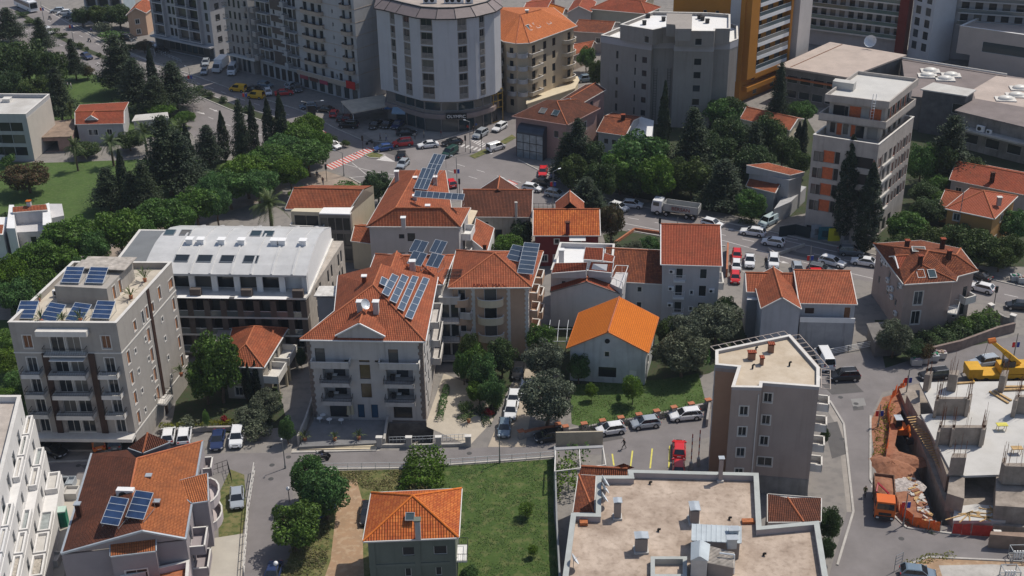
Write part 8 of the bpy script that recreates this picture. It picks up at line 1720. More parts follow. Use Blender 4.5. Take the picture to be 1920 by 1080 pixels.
for i in range(7):
 x=1028+i*17; a=P(x,640,2.6); c=P(x+4,600,3.2); s.path([Vector((a.x,a.y,1.)),a,a.lerp(c,.5)+Vector((0,0,.5)),c],.05,4)
for z,y in ((2.6,640),(3.6,617)): s.tube(P(1028,y,z),P(1130,y,z),.05,4)
s.build('hoops',[LIGHTM],rt)
s=MB(); s.prism(V2(((1018,640),(1062,640),(1062,618),(1022,618)),2.6)[0:4],0,.4)
# parked and moving cars: kind, paint, pixel, nose direction, label
G1='cars on and beside the boulevard'; G2='cars at the crossroads'; G3='cars along the main road'; G4='cars in the lower streets'
CARLIST=[
('suv','white',92,62,1,.45,'white car between the two carriageways behind a conifer, upper left',G1),('hatch','silver',108,23,-1,.05,'silver car parked leftmost at the top left kerb',G1),('hatch','white',121,27,-1,.05,'white car parked beside the silver one at the top left kerb',G1),('sedan','grey',133,33,-1,.05,'dark grey car at the top left kerb next to the white one',G1),('suv','black',145,40,-1,.05,'black car rightmost in the top left kerb row',G1),
('sedan','navy',163,109,1,.45,'navy blue car driving alone on the lower carriageway',G1),('suv','black',242,75,1,.1,'black car beside the peach house terrace',G1),('sedan','silver',285,88,1,.2,'silver car in the shade of the grid fronted building',G1),('hatch','black',305,99,1,.2,'black car in the deep shade of the arcade',G1),('hatch','silver',386,121,-.3,1,'silver hatchback next to the hedge by the box truck',G1),('small','silver',384,138,-.5,1,'small silver car left of the white box truck',G1),('bigvan','white',437,137,-.6,1,'white panel van right of the box truck',G1),
('van','yellow',447,171,-1,-.1,'left of the two yellow taxis',G1),('van','yellow',480,184,-1,-.1,'right of the two yellow taxis',G1),('sedan','black',478,172,1,.2,'black car in shade between the yellow taxis',G1),('hatch','bluegrey',498,163,1,.2,'pale blue car behind the right yellow taxi',G1),('small','white',503,177,.4,1,'small white car right of the yellow taxis',G1),('sedan','red',533,178,1,-.1,'bright red saloon at the shade edge right of the taxis',G1),('hatch','silver',548,164,1,-.4,'beige silver car behind the red saloon',G1),('hatch','grey',559,170,.4,1,'grey car next to the beige silver one',G1),('hatch','bluegrey',578,203,-1,.1,'blue grey car in shade above the double lamp',G1),('sedan','black',609,209,-1,-.1,'black car in shade left of the red hatchback',G1),('hatch','red',627,217,.5,-1,'bright red hatchback at the shade boundary',G1),
('hatch','darkred',652,225,.5,-1,'dark red car in shade by the cafe canopy',G1),('sedan','black',640,224,.5,-1,'black car in shade beside the dark red one',G1),('suv','black',654,239,-1,-.05,'large black car at the kerb below the cafe canopy',G1),('sedan','black',704,238,-.6,.5,'leftmost black car in the shaded row before the tower',G1),('sedan','black',726,237,-.6,.5,'middle black car in the shaded row before the tower',G1),('sedan','navy',746,238,-.6,.5,'navy car at the right of the shaded row before the tower',G1),('sedan','black',762,253,1,-.05,'black car parked sideways under the tower podium',G1),
('hatch','white',625,277,1,.35,'white hatchback waiting at the red striped crossing',G2),('hatch','red',600,257,1,.3,'red car mostly hidden by the street trees near the crossing',G2),('hatch','blue',719,282,-1,.15,'dark blue hatchback at the red striped crossing',G2),('suv','red',755,273,-1,.1,'red and blue car beside the dark blue hatchback',G2),('sedan','white',803,276,-1,.1,'white saloon crossing in front of the tower',G2),('sedan','black',848,271,-1,.15,'black saloon right of the white saloon',G2),('van','green',844,291,-.9,.5,'dark green people carrier turning in the crossroads',G2),('hatch','black',753,295,0,-1,'black car seen from behind in the middle of the crossroads',G2),('hatch','silver',756,312,-.7,.7,'silver car nearest the roof of the L-shaped house',G2),('suv','silver',901,256,-1,.6,'silver estate at the kerb by the gold framed entrance',G2),('wagon','white',937,243,-1,.6,'white estate further up the side street',G2),('van','white',930,281,1,-.3,'white van with red lettering below the zebra crossing',G2),('hatch','red',845,348,-.5,-.6,'red car beside the lamp post behind the L-shaped house',G2),('van','bluegrey',1097,153,-1,.1,'pale van under the tree behind the pink building',G2),
('hatch','red',1018,327,-.2,1,'red car parked by the dusty pink building',G3),('hatch','navy',1041,331,-.4,.9,'dark blue car right of the red car by the pink building',G3),('sedan','silver',1067,335,-1,.2,'silver car parked under the dark conifers',G3),('hatch','white',998,357,1,.15,'white hatchback behind the brown roofed house',G3),('sedan','black',1018,348,1,.15,'black saloon with brake lights above the white hatchback',G3),('wagon','silver',1043,369,1,.2,'silver estate beside the dark lamp post',G3),('hatch','darkred',1143,334,1,.1,'dark red car hidden under the trees',G3),('hatch','white',1160,393,1,.3,'white car parked half under the brownish tree',G3),('hatch','white',1186,388,1,.1,'white car parked behind the tipper lorry',G3),('hatch','white',1335,424,1,.25,'white hatchback following the white tipper lorry',G3),('wagon','white',1411,440,-1,-.15,'white estate car in the middle of the main road',G3),('van','palegreen',1440,421,-.8,.4,'pale blue van parked before the white two level house',G3),('hatch','white',1449,459,-1,-.15,'white hatchback behind the white estate on the main road',G3),('hatch','bluegrey',1226,481,-1,0,'blue grey car roof behind the low white house',G3),
('small','red',1381,484,0,1,'first red car at the top of the lane beside the white house',G3),('small','white',1380,504,0,1,'white small car between the two red ones',G3),('small','red',1378,526,0,1,'second red car, nearest, in the lane beside the white house',G3),('pickup','white',1405,494,0,1,'white pickup parked right of the red car row',G3),('suv','white',1450,496,0,1,'white off-roader with roof rack above the rusty roof',G3),('hatch','silver',1495,510,.3,1,'silver car behind the ridge of the rusty roof',G3),('hatch','red',1535,519,1,0,'red car roof showing above the orange house roof',G3),('wagon','grey',1538,511,1,.2,'dark grey estate beside the thin flag pole',G3),('wagon','white',1560,496,1,.25,'white estate with black roof above the dark grey one',G3),('suv','grey',1595,477,1,.05,'dark grey car parked below the hoarding panels',G3),('sedan','white',1620,496,-1,-.15,'white saloon left of the brown pink villa',G3),('hatch','white',1839,545,-1,-.25,'white car right of the brown pink villa',G3),('sedan','black',1834,521,-1,-.4,'black car behind the brown pink villa turret',G3),('hatch','black',1909,579,-1,-.1,'black car at the right edge behind the stone wall',G3),
('bigvan','white',1545,682,-.5,-1,'white van behind the ladder pergola of the mauve block',G4),('suv','black',1582,711,-1,.05,'black car alone at the top of the site street',G4),('wagon','silver',1845,684,-1,.15,'silver car behind the yellow crane boom',G4),('wagon','black',1752,708,-1,.1,'black car behind the concrete wall stubs',G4),
('van','orange',185,834,-.2,-1,'orange van roof behind the mauve villa',G4),('suv','grey',219,832,.15,-1,'grey off-roader with roof rack behind the mauve villa',G4),('hatch','white',317,822,.15,-1,'left white car behind the villa ridge',G4),('suv','white',347,823,.15,-1,'right white car behind the villa ridge',G4),('sedan','navy',409,831,-.2,1,'dark blue saloon parked nose out by the yellow hedge',G4),('suv','white',445,827,-.2,1,'white off-roader parked nose out by the yellow hedge',G4),('hatch','silver',445,941,0,1,'silver car on the brick drive beside the villa balconies',G4),('sedan','black',98,850,1,.3,'black car in the carport shade under the beige block',G4),
('hatch','bluegrey',946,809,-.1,1,'blue grey hatchback at the mouth of the beige driveway',G4),('hatch','white',958,776,-.15,1,'first white car up the beige driveway under the olive',G4),('hatch','white',963,754,-.15,1,'second white car further up the beige driveway',G4),('hatch','black',972,702,-.15,1,'black car at the top of the beige driveway',G4),('hatch','black',1030,824,-1,.12,'black hatchback by the stone garden wall',G4),('hatch','white',1145,811,-1,.14,'white hatchback parked first along the garden wall',G4),('hatch','silver',1210,799,-1,.12,'pale silver hatchback parked second along the garden wall',G4),('wagon','white',1285,784,-1,.1,'white hatchback parked third along the garden wall',G4),('hatch','red',1273,848,0,-1,'red car in the last yellow marked bay',G4),('small','red',1272,882,0,-1,'second red car half hidden by the foreground parapet',G4),('sedan','blue',600,966,-.6,.4,'bright blue car under the lower street trees',G4),('sedan','black',690,968,-.1,1,'black car beside the patchy orange roof house',G4),('sedan','navy',512,1085,-.3,1,'dark car at the bottom edge of the side street',G4),('hatch','bluegrey',1720,1082,1,.1,'car roof at the bottom edge of the roadside verge',G4),('hatch','white',985,737,-.15,1,'white car between the olive and the driveway hedge',G4)]
for k,c,x,y,hx,hy,l,g in CARLIST: car(k,c,x,y,hx,hy,l,g)
def tyre(root,x,y,r=.5,w_=.3):
 b=MB(); s=1 if y>0 else -1; b.tube((x,y-s*w_,r),(x,y,r),r,14); o=b.build('wheel',[RUBBER],root); b=MB(); b.tube((x,y,r),(x,y+s*.02,r),r*.5,10); b.build('rim',[RIM],o)
def place(root,px,py,hx,hy,z=.012): root.location=P(px,py,z); root.rotation_euler=(0,0,carrz(hx,hy,px,py))
def tipper(px,py,hx,hy,label,cabm,bodym,L=8.4,load=None,crane=False):
 root=thing('tipper_truck',label,'truck',(0,0,0)); h=L/2; b=MB(); b.box(-h+.2,-.5,.75,h-.4,.5,1.05); b.build('chassis',[PLASTIC],root)
 b=MB(); b.prism([Vector((h-2.0,-1.2)),Vector((h,-1.2)),Vector((h,1.2)),Vector((h-2.0,1.2))],.7,2.0); b.prism([Vector((h-2.0,-1.2)),Vector((h,-1.2)),Vector((h,1.2)),Vector((h-2.0,1.2))],2.0,2.95,0,top=[Vector((h-2.0,-1.1)),Vector((h-.22,-1.1)),Vector((h-.22,1.1)),Vector((h-2.0,1.1))]); b.build('cab',[cabm],root)
 b=MB(); b.face([(h+.012,-1.05,2.0),(h+.012,1.05,2.0),(h-.17,1.0,2.75),(h-.17,-1.0,2.75)]); b.build('windscreen',[CARGL],root); b=MB(); b.box(h-.02,-1.1,.55,h+.06,1.1,1.05); b.box(h-.0,-.75,1.15,h+.04,.75,1.55); b.build('bumper',[PLASTIC],root)
 for s in(-1,1):
  b=MB(); b.box(h-1.5,s*1.2-.012,1.95,h-.35,s*1.2+.012,2.7); b.build('side_window',[CARGL],root); b=MB(); b.box(h+.05,s*.85-.16,.7,h+.08,s*.85+.16,.9); b.build('headlight',[LAMPW],root)
 x0,x1=-h,h-2.3; b=MB(); t=.1; z0_,z1_=1.15,2.65
 for q in(((x0,-1.25),(x1,-1.25),(x1,-1.25+t),(x0,-1.25+t)),((x0,1.25-t),(x1,1.25-t),(x1,1.25),(x0,1.25)),((x0,-1.25),(x0+t,-1.25),(x0+t,1.25),(x0,1.25)),((x1-t,-1.25),(x1,-1.25),(x1,1.25),(x1-t,1.25)),((x0,-1.25),(x1,-1.25),(x1,1.25),(x0,1.25))): b.prism([Vector(v) for v in q],z0_,z1_ if q is not None and not(q[0]==(x0,-1.25) and q[2]==(x1,1.25)) else z0_+.1)
 for i in range(6):
  for s in(-1,1): x=x0+.3+i*(x1-x0-.6)/5; b.box(x-.05,s*1.27-.03,z0_,x+.05,s*1.27+.03,z1_)
 tb=b.build('tipping_body',[bodym],root)
 if load:
  g=np.random.default_rng(4); b=MB(); nx,ny=12,6; V=[[Vector((x0+t+(x1-x0-2*t)*i/nx,-1.15+2.3*j/ny,2.2+.45*math.sin(math.pi*i/nx)*math.sin(math.pi*j/ny)+.08*g.random())) for j in range(ny+1)] for i in range(nx+1)]
  for i in range(nx):
   for j in range(ny): b.face([V[i][j],V[i+1][j],V[i+1][j+1],V[i][j+1]])
  b.build('load',[load],root,smooth=True)
 if crane: b=MB(); b.tube((x1+.1,.3,1.6),(x1+.1,.3,3.0),.16,6); b.tube((x1+.1,.3,3.0),(x1-1.6,-.9,3.15),.14,5); b.tube((x1-1.6,-.9,3.15),(x1-.2,-1.1,2.8),.1,5); b.build('loader_crane',[mat('loader red',(.40,.03,.05),.5,.1)],root)
 for x in ([h-1.2,h-2.9,-h+2.2,-h+.9] if L>8 else [h-1.2,-h+2.0,-h+.9]):
  for s in(-1,1): tyre(root,x,s*1.22)
 place(root,px,py,hx,hy); return root
t=tipper(1267,404,-1,-.14,'white four axle tipper lorry with grey body on the main road',CP['white'],mat('grey tipper body',(.36,.36,.35),.6,.15),9.0)
for s_ in(1,): o=text('BERSAN',(-1.2,1.31,1.55),math.pi,1.0,mat('dark red sign paint',(.22,.03,.02),.5,.1)); o.parent=t
t=tipper(1655,950,.06,1,'orange tipper truck loaded with red soil at the site edge',mat('cab orange',(.62,.13,.02),.4,.05),mat('brown tipper body',(.16,.09,.06),.7,.3),6.8,SOILR,True)
def boxtruck(px,py,hx,hy,label):
 root=thing('box_truck',label,'truck',(0,0,0)); b=MB(); b.box(-3.4,-1.1,.8,1.3,1.1,3.1); b.build('cargo_box',[WHITEC],root); b=MB(); b.prism([Vector(v) for v in((1.4,-1),(3.4,-1),(3.4,1),(1.4,1))],.5,1.35,0); b.prism([Vector(v) for v in((1.4,-1),(3.0,-1),(3.0,1),(1.4,1))],1.35,2.3,0,top=[Vector(v) for v in((1.4,-.9),(2.2,-.9),(2.2,.9),(1.4,.9))]); b.build('cab',[CP['white']],root)
 b=MB(); b.face([(3.03,-.9,1.4),(3.03,.9,1.4),(2.3,.8,2.22),(2.3,-.8,2.22)]); b.build('windscreen',[CARGL],root)
 for x in(2.5,-2.3):
  for s in(-1,1): tyre(root,x,s*1.02,.38,.22)
 place(root,px,py,hx,hy)
boxtruck(414,131,-.75,.6,'white box truck parked between the silver car and the white van')
root=thing('coach','white coach driving down the far carriageway, top left','coach',(0,0,0)); b=MB(); b.prism([Vector(v) for v in((-6,-1.25),(6,-1.25),(6,1.25),(-6,1.25))],.45,3.2,0,top=[Vector(v) for v in((-5.9,-1.15),(5.8,-1.15),(5.8,1.15),(-5.9,1.15))]); b.box(-3,-.8,3.2,-.5,.8,3.4); b.box(1.5,-.8,3.2,3.5,.8,3.4); b.build('body',[CP['white']],root)
for s in(-1,1): b=MB(); b.face([(5.6,s*1.235,1.7),(-5.7,s*1.235,1.7),(-5.7,s*1.19,2.75),(5.6,s*1.19,2.75)][::s]); b.build('side_window',[CARGL],root)
b=MB(); b.face([(6.012,-1.1,1.3),(6.012,1.1,1.3),(5.85,1.05,2.9),(5.85,-1.05,2.9)]); b.build('windscreen',[CARGL],root)
for x in(4,-3.6):
 for s in(-1,1): tyre(root,x,s*1.24)
place(root,50,17,1,.45)
YEL=mat('crane yellow',(.60,.33,.02),.45,.12,1.)
root=thing('mobile_crane','yellow mobile crane with raised lattice hook boom behind the building site','crane',P(1880,715)); c=P(1880,712); b=MB(); b.box(c.x-5.5,c.y-1.25,.9,c.x+4.8,c.y+1.25,1.5); b.box(c.x-5.6,c.y-1.25,1.5,c.x-3.6,c.y+1.25,2.5); b.build('carrier',[YEL],root)
b=MB(); b.box(c.x-1.,c.y-1.2,1.6,c.x+3.8,c.y+1.2,2.7); b.box(c.x-.6,c.y-1.1,2.7,c.x+1.,c.y-.1,3.6,1); b.build('superstructure',[YEL,CARGL],root)
tip=P(1861,641,7.8); fo=Vector((c.x+1.8,c.y,2.8)); b=MB()
def beam(b,a,e,w0,w1,mi=0):
 b.tube(a,e,w0,4,mi,w1)
mid=fo.lerp(tip,.55); beam(b,fo,mid,.55,.5); beam(b,mid,tip,.38,.34); b.build('boom',[YEL],root); b=MB(); b.tube(tip+Vector((-.6,0,.1)),tip+Vector((.4,0,.3)),.4,6); b.build('boom_head',[mat('crane head orange',(.55,.16,.03),.6,.1)],root)
b=MB(); hk=tip+Vector((-.9,0,-2.6)); b.tube(tip+Vector((-.6,0,0)),hk,.03,4); b.ball((hk.x,hk.y,hk.z-.3),.4,0,7,5,(.7,.7,1.2)); b.build('hook_block',[PLASTIC],root); b=MB(); b.tube(Vector((c.x-.5,c.y,2.5)),mid,.16,6); b.build('hydraulic_ram',[GREYM],root)
for x in(-4.6,-3.,1.5,3.2):
 for s in(-1,1): b=MB(); b.tube((c.x+x,c.y+s*1.28,.55),(c.x+x,c.y+s*.95,.55),.55,12); b.build('wheel',[RUBBER],root)
for x,y in((-5,-2.2),(4.4,-2.2),(-5,2.2),(4.4,2.2)): b=MB(); b.tube((c.x+x,c.y+y,0),(c.x+x,c.y+y,1.1),.12,6); b.tube((c.x+x,c.y+y,1.0),(c.x+x,c.y,1.0),.12,4); b.build('outrigger',[YEL],root)
root=thing('excavator','small orange excavator with a grey roofed cab standing in the trench','excavator',P(1688,806)); c=P(1686,808,-.9); b=MB(); b.box(c.x-1.,c.y-1.1,-1.6,c.x-.55,c.y+1.1,-1.); b.box(c.x+.55,c.y-1.1,-1.6,c.x+1.,c.y+1.1,-1.); b.build('tracks',[RUBBER],root); b=MB(); b.box(c.x-.9,c.y-1.,-1.,c.x+.9,c.y+1.,-.1); b.build('body',[mat('excavator orange',(.75,.17,.02),.5,.1)],root); b=MB(); b.box(c.x-.8,c.y-.6,-.1,c.x+.1,c.y+.7,1.2); b.build('cab',[CARGL],root); b=MB(); b.box(c.x-.85,c.y-.65,1.2,c.x+.15,c.y+.75,1.3); b.build('cab_roof',[STEEL],root); b=MB(); b.path([Vector((c.x+.4,c.y-.8,-.3)),Vector((c.x+.4,c.y-2.2,1.4)),Vector((c.x+.4,c.y-3.4,.3))],.16,5); b.build('arm',[MATS['excavator orange']],root); b=MB(); b.obox((c.x+.4,c.y-3.5),(1,0),.45,.3,-.6,.2); b.build('bucket',[PLASTIC],root)
def moto(px,py,hx,hy,label,colr='red',rider=False):
 root=thing('motorcycle',label,'motorcycle',(0,0,0),'motorcycles')
 for x in(-.68,.68): b=MB(); b.tube((x,-.06,.31),(x,.06,.31),.31,12); b.build('wheel',[RUBBER],root)
 b=MB(); b.tube((-.5,0,.55),(.35,0,.7),.17,6); b.tube((.35,0,.7),(.68,0,.31),.05,5); b.tube((.35,0,.75),(.30,0,1.05),.05,5); b.build('frame',[CP[colr]],root); b=MB(); b.obox((-.35,0),(1,0),.38,.13,.72,.84); b.build('seat',[PLASTIC],root); b=MB(); b.tube((.30,-.32,1.05),(.30,.32,1.05),.03,5); b.build('handlebar',[BLACKM],root)
 place(root,px,py,hx,hy); return root
moto(598,857,-1,.3,'left motorcycle parked beside the hotel steps','grey'); moto(607,860,-1,.2,'right motorcycle parked beside the hotel steps','navy'); moto(604,864,-1,.1,'third motorcycle nearest the street by the hotel steps','black')
moto(94,36,1,.45,'motorcycle riding down the boulevard behind the coach','black'); moto(168,78,1,.45,'motorcycle riding past the median gap','navy'); moto(693,270,-1,.3,'motorcycle waiting at the red striped crossing','black')
# people
SKIN=mat('skin',(.40,.24,.17),.6,.05)
def person(px,py,face,label,top,legs,stride=.25,sc=1.,hair=(.03,.02,.015),z=0.):
 """one skinned body; face = heading in degrees"""
 J={'pel':(0,0,.95),'sp':(0,0,1.2),'ch':(0.01,0,1.42),'nk':(.02,0,1.52),'hd':(.03,0,1.62),'hd2':(.03,0,1.74)}
 E=[('pel','sp'),('sp','ch'),('ch','nk'),('nk','hd'),('hd','hd2')]; RR={'pel':.14,'sp':.13,'ch':.16,'nk':.055,'hd':.095,'hd2':.085}
 for s,n in((1,'l'),(-1,'r')):
  st=stride*s
  J['h'+n]=(0,.10*s,.90);J['k'+n]=(st*.55+.05,.10*s,.50);J['a'+n]=(st,.10*s,.09);J['t'+n]=(st+.17,.11*s,.05); RR.update({'h'+n:.095,'k'+n:.06,'a'+n:.042,'t'+n:.035}); E+=[('pel','h'+n),('h'+n,'k'+n),('k'+n,'a'+n),('a'+n,'t'+n)]
  J['s'+n]=(0,.20*s,1.42);J['e'+n]=(-st*.35,.25*s,1.15);J['w'+n]=(-st*.5+.12,.24*s,.93);J['f'+n]=(-st*.5+.17,.24*s,.84); RR.update({'s'+n:.06,'e'+n:.045,'w'+n:.032,'f'+n:.035}); E+=[('ch','s'+n),('s'+n,'e'+n),('e'+n,'w'+n),('w'+n,'f'+n)]
 ks=list(J); me=bpy.data.meshes.new('body'); me.from_pydata([J[k] for k in ks],[(ks.index(a),ks.index(b)) for a,b in E],[]); o=bpy.data.objects.new('tmp',me); COL.objects.link(o)
 md=o.modifiers.new('s','SKIN');
 if not me.skin_vertices: me.attributes
 sv=me.skin_vertices[0].data if me.skin_vertices else None
 if sv:
  for i,k in enumerate(ks): sv[i].radius=(RR[k],RR[k]*(1.15 if k in('ch','pel','sp') else 1)); sv[i].use_root=(k=='pel')
 o.modifiers.new('u','SUBSURF').levels=1; bpy.context.view_layer.update(); m2=bpy.data.meshes.new_from_object(o.evaluated_get(bpy.context.evaluated_depsgraph_get())); bpy.data.objects.remove(o)
 m2.materials.clear()
 for mm in(SKIN,mat('cloth %s'%(top,),top,.9,.05),mat('cloth %s'%(legs,),legs,.9,.05),mat('hair %s'%(hair,),hair,.7,0),PLASTIC): m2.materials.append(mm)
 for p in m2.polygons:
  c=p.center; p.use_smooth=True; p.material_index=3 if (c.z>1.70 or (c.z>1.6 and c.x<.0)) else (0 if c.z>1.49 or (abs(c.y)>.18 and c.z<1.12 and c.z>.75) else (1 if c.z>.98 else (2 if c.z>.10 else 4)))
 b=bpy.data.objects.new('person',m2); COL.objects.link(b); b.location=P(px,py,z+.01); b.rotation_euler=(0,0,R(face)); b.scale=(sc,)*3; tag(b,label,'person','people out walking'); return b
DK=(.02,.02,.022);
for a in ((1170,842,195,'person in black clothes with a bag walking on the street by the yellow bays',DK,DK,.38),(1621,932,60,'person in an olive top walking beside the orange truck',(.12,.12,.04),DK,.2),(595,335,100,'person standing on the corner plaza under the street trees',(.05,.06,.10),DK,.05),(606,347,80,'person in dark clothes further down the corner plaza',(.08,.03,.03),(.03,.04,.08),.2),(713,264,0,'person in dark blue at the kerb in front of the tower',(.03,.04,.10),DK,.15),(724,264,20,'person with a white bag at the kerb in front of the tower',(.55,.55,.55),(.05,.08,.2),.2),(778,262,90,'lone person in pale clothes before the podium',(.45,.42,.38),(.1,.1,.1),.1),(795,259,200,'person in a light shirt under the OLYMPIC lettering',(.5,.45,.35),(.05,.05,.06),.15),(827,257,10,'person walking right of the lettering board',(.2,.05,.05),(.2,.2,.22),.25),(877,247,60,'person in red near the gold framed entrance',(.5,.05,.04),DK,.2),(888,250,220,'person in black near the gold framed entrance',DK,(.15,.12,.1),.2),(893,243,90,'person in a blue top beside the entrance kerb',(.06,.12,.3),(.2,.18,.15),.1),(172,63,150,'person walking on the boulevard pavement by the shrubs',(.1,.1,.3),DK,.3),(37,62,40,'person walking on the lower pavement, far upper left',(.3,.3,.4),DK,.3),(134,167,0,'left person in a white top on the park lawn',(.55,.55,.6),(.2,.2,.3),.1),(128,166,180,'second person on the park lawn',(.4,.4,.45),DK,.1),(1435,498,100,'person standing by the white off-roader above the rusty roof',(.03,.03,.03),DK,.1),(291,107,30,'person in white crossing the shaded forecourt',(.5,.5,.52),(.4,.4,.42),.2),(372,418,90,'person in an orange vest under the avenue trees',(.6,.2,.02),(.05,.05,.1),.15),(62,965,90,'worker in a red shirt on the stepped terrace',(.35,.03,.05),(.05,.06,.12),.1,1.,(.02,.02,.02),3.2)): person(*a)
# trees: kind, tip pixel x, y, height, crown width px, label, group
AV='round street trees of the avenue'; PK='conifers of the park'; GR='trees of the wooded garden'
AVL=[(577,212,8,62),(545,228,8.5,92),(600,240,8,50),(528,252,8.5,88),(575,262,8,90),(498,272,9,100),(540,292,8.5,70),(458,292,9,95),(425,315,8.5,88),(482,318,8,80),(395,320,9,70),(363,348,9,92),(402,350,8.5,60),(300,368,9.5,104),(335,385,8,60),(218,393,10,108),(262,405,8.5,60),(125,404,10,112),(170,432,8.5,70),(60,452,9.5,96),(110,455,8.5,70),(12,480,9.5,90),(70,500,8,80),(20,520,8,80),(150,480,8,60)]
ORD='first second third fourth fifth sixth seventh eighth ninth tenth eleventh twelfth thirteenth fourteenth fifteenth sixteenth seventeenth eighteenth nineteenth twentieth twenty-first twenty-second twenty-third twenty-fourth twenty-fifth'.split()
for i,(x,y,h,w_) in enumerate(AVL): tree('street',x,y,h,w_,'%s round avenue tree counted from the crossroads'%ORD[i],AV)
for k,x,y,h,w_,l in (
('conifer',300,212,17,105,'broad dark conifer in front of the palms, largest of the park edge'),('conifer',330,240,14,80,'dark conifer right of the broadest one at the park edge'),('cypress',345,232,13,26,'narrow cypress rising behind the broad dark conifer'),('conifer',196,312,9,70,'low dark conifer at the lower left of the lawn'),('cypress',221,280,12,24,'slim cypress standing on the lower lawn'),('conifer',262,300,11,62,'mid height conifer right of the slim lawn cypress'),('conifer',242,318,9,50,'small conifer between the slim lawn cypress and its neighbour'),('cypress',412,208,11,22,'slim dark cypress nearest the parked cars'),('conifer',444,182,15,40,'tall narrow conifer left of the twin cypresses by the boulevard'),('cypress',468,188,13,20,'left of the thin cypresses by the boulevard'),('cypress',498,184,14,26,'middle dark cypress by the boulevard'),('cypress',521,174,15,26,'right dark cypress, tallest by the boulevard'),('conifer',385,232,9,60,'bushy conifer between the parked cars and the avenue'),
('conifer',210,62,15,80,'big dark conifer on the boulevard edge of the upper lawn'),('cypress',229,68,13,20,'thin cypress just right of the big upper conifer'),('conifer',245,105,13,70,'dark conifer below the thin upper cypress'),('cypress',277,85,15,20,'slender cypress at the kerb below the parked black car'),('conifer',318,112,12,82,'spreading dark conifer beside the boulevard lanes'),('conifer',285,140,10,70,'dark conifer behind the weathered red roof'),('conifer',130,70,11,40,'single dark conifer on the upper lawn near the median'),('conifer',70,30,10,44,'dark conifer beside the white car on the boulevard'),('conifer',8,12,10,60,'dark tree at the far upper left edge'),('deep',40,66,13,95,'large dark leafy tree above the grey modernist block'),('deep',0,80,13,90,'dark leafy tree cut by the left edge, upper'),('deep',85,90,12,70,'dark leafy tree right of the large one above the modernist block'),('conifer',98,120,14,62,'tall conifer left of the weathered red roof house'),('deep',12,130,10,70,'low dark tree beside the modernist block'),('deep',60,140,10,80,'dark crown directly behind the modernist block')): tree(k,x,y,h,w_,l,PK)
for x,y,w_,l in ((135,256,44,'palm in front of the mossy carport'),(203,248,52,'palm before the white house with the dormer'),(267,228,56,'palm right of the white house by the cafe'),(335,222,50,'palm beside the orange parasol'),(128,190,30,'small palm behind the mossy carport'),(502,356,84,'large palm at the end of the avenue beside the metal roofed building')): tree('palm',x,y,7.5 if w_<80 else 9,w_,l,'palms')
for k,x,y,h,w_,l in (('autumn',160,120,4,30,'brownish bush on the upper lawn'),('autumn',45,300,7,95,'reddish brown broad tree on the lower lawn at the left'),('lshrub',12,288,3,30,'bright shrub beside the modernist block'),('deep',160,266,3.5,60,'dense hedge bush between the first two palms'),('deep',240,246,4.5,60,'dark bush right of the second palm'),('street',300,190,4.5,60,'green bush behind the cafe roof'),('street',345,208,4,40,'green bush at the right end of the cafe'),('oshrub',95,390,3,30,'flowering pale shrub beside the white modern villa'),('shrub',70,390,2.5,24,'dark round shrub behind the white modern villa'),('shrub',8,398,2.5,30,'shrub at the left of the white modern villa'),('deep',220,8,7,60,'leafy tree at the top left before the blue grey building'),('oshrub',190,38,4,34,'pale bush on the top left verge'),('lshrub',210,58,2.5,50,'green bushes beside the boulevard pavement, top left'),('shrub',243,82,2,30,'low bush by the peach house parking'),('autumn',268,72,4,36,'orange leafed plants near the arcade'),('deep',185,5,7,50,'dark tree at the top edge left of the peach house'),('deep',150,12,6,40,'tree at the top edge over the parked cars')): tree(k,x,y,h,w_,l)
for i,(x,y,w_) in enumerate(((372,160,24),(383,166,14),(394,172,18),(418,180,20),(468,198,22),(116,60,20),(150,80,18),(100,52,22),(60,36,28),(40,22,24),(185,98,12),(162,86,10),(448,196,12),(626,254,18),(646,262,18))): tree('shrub',x,y,1.6,w_,'clipped median shrub %s'%('beside the banner pole by the taxis','small, right of the banner pole','third right of the banner pole','by the black panel before the taxis','below the right yellow taxi','upper left, left of the lone navy car','upper left, above the lone navy car','upper left, below the white car','upper left, near the coach','far upper left, before the coach','tiny, right of the guard rail','tiny, at the guard rail','small, between the taxis and the panel','left one by the waiting white hatchback','right one at the tip by the crossing')[i],'median shrubs')
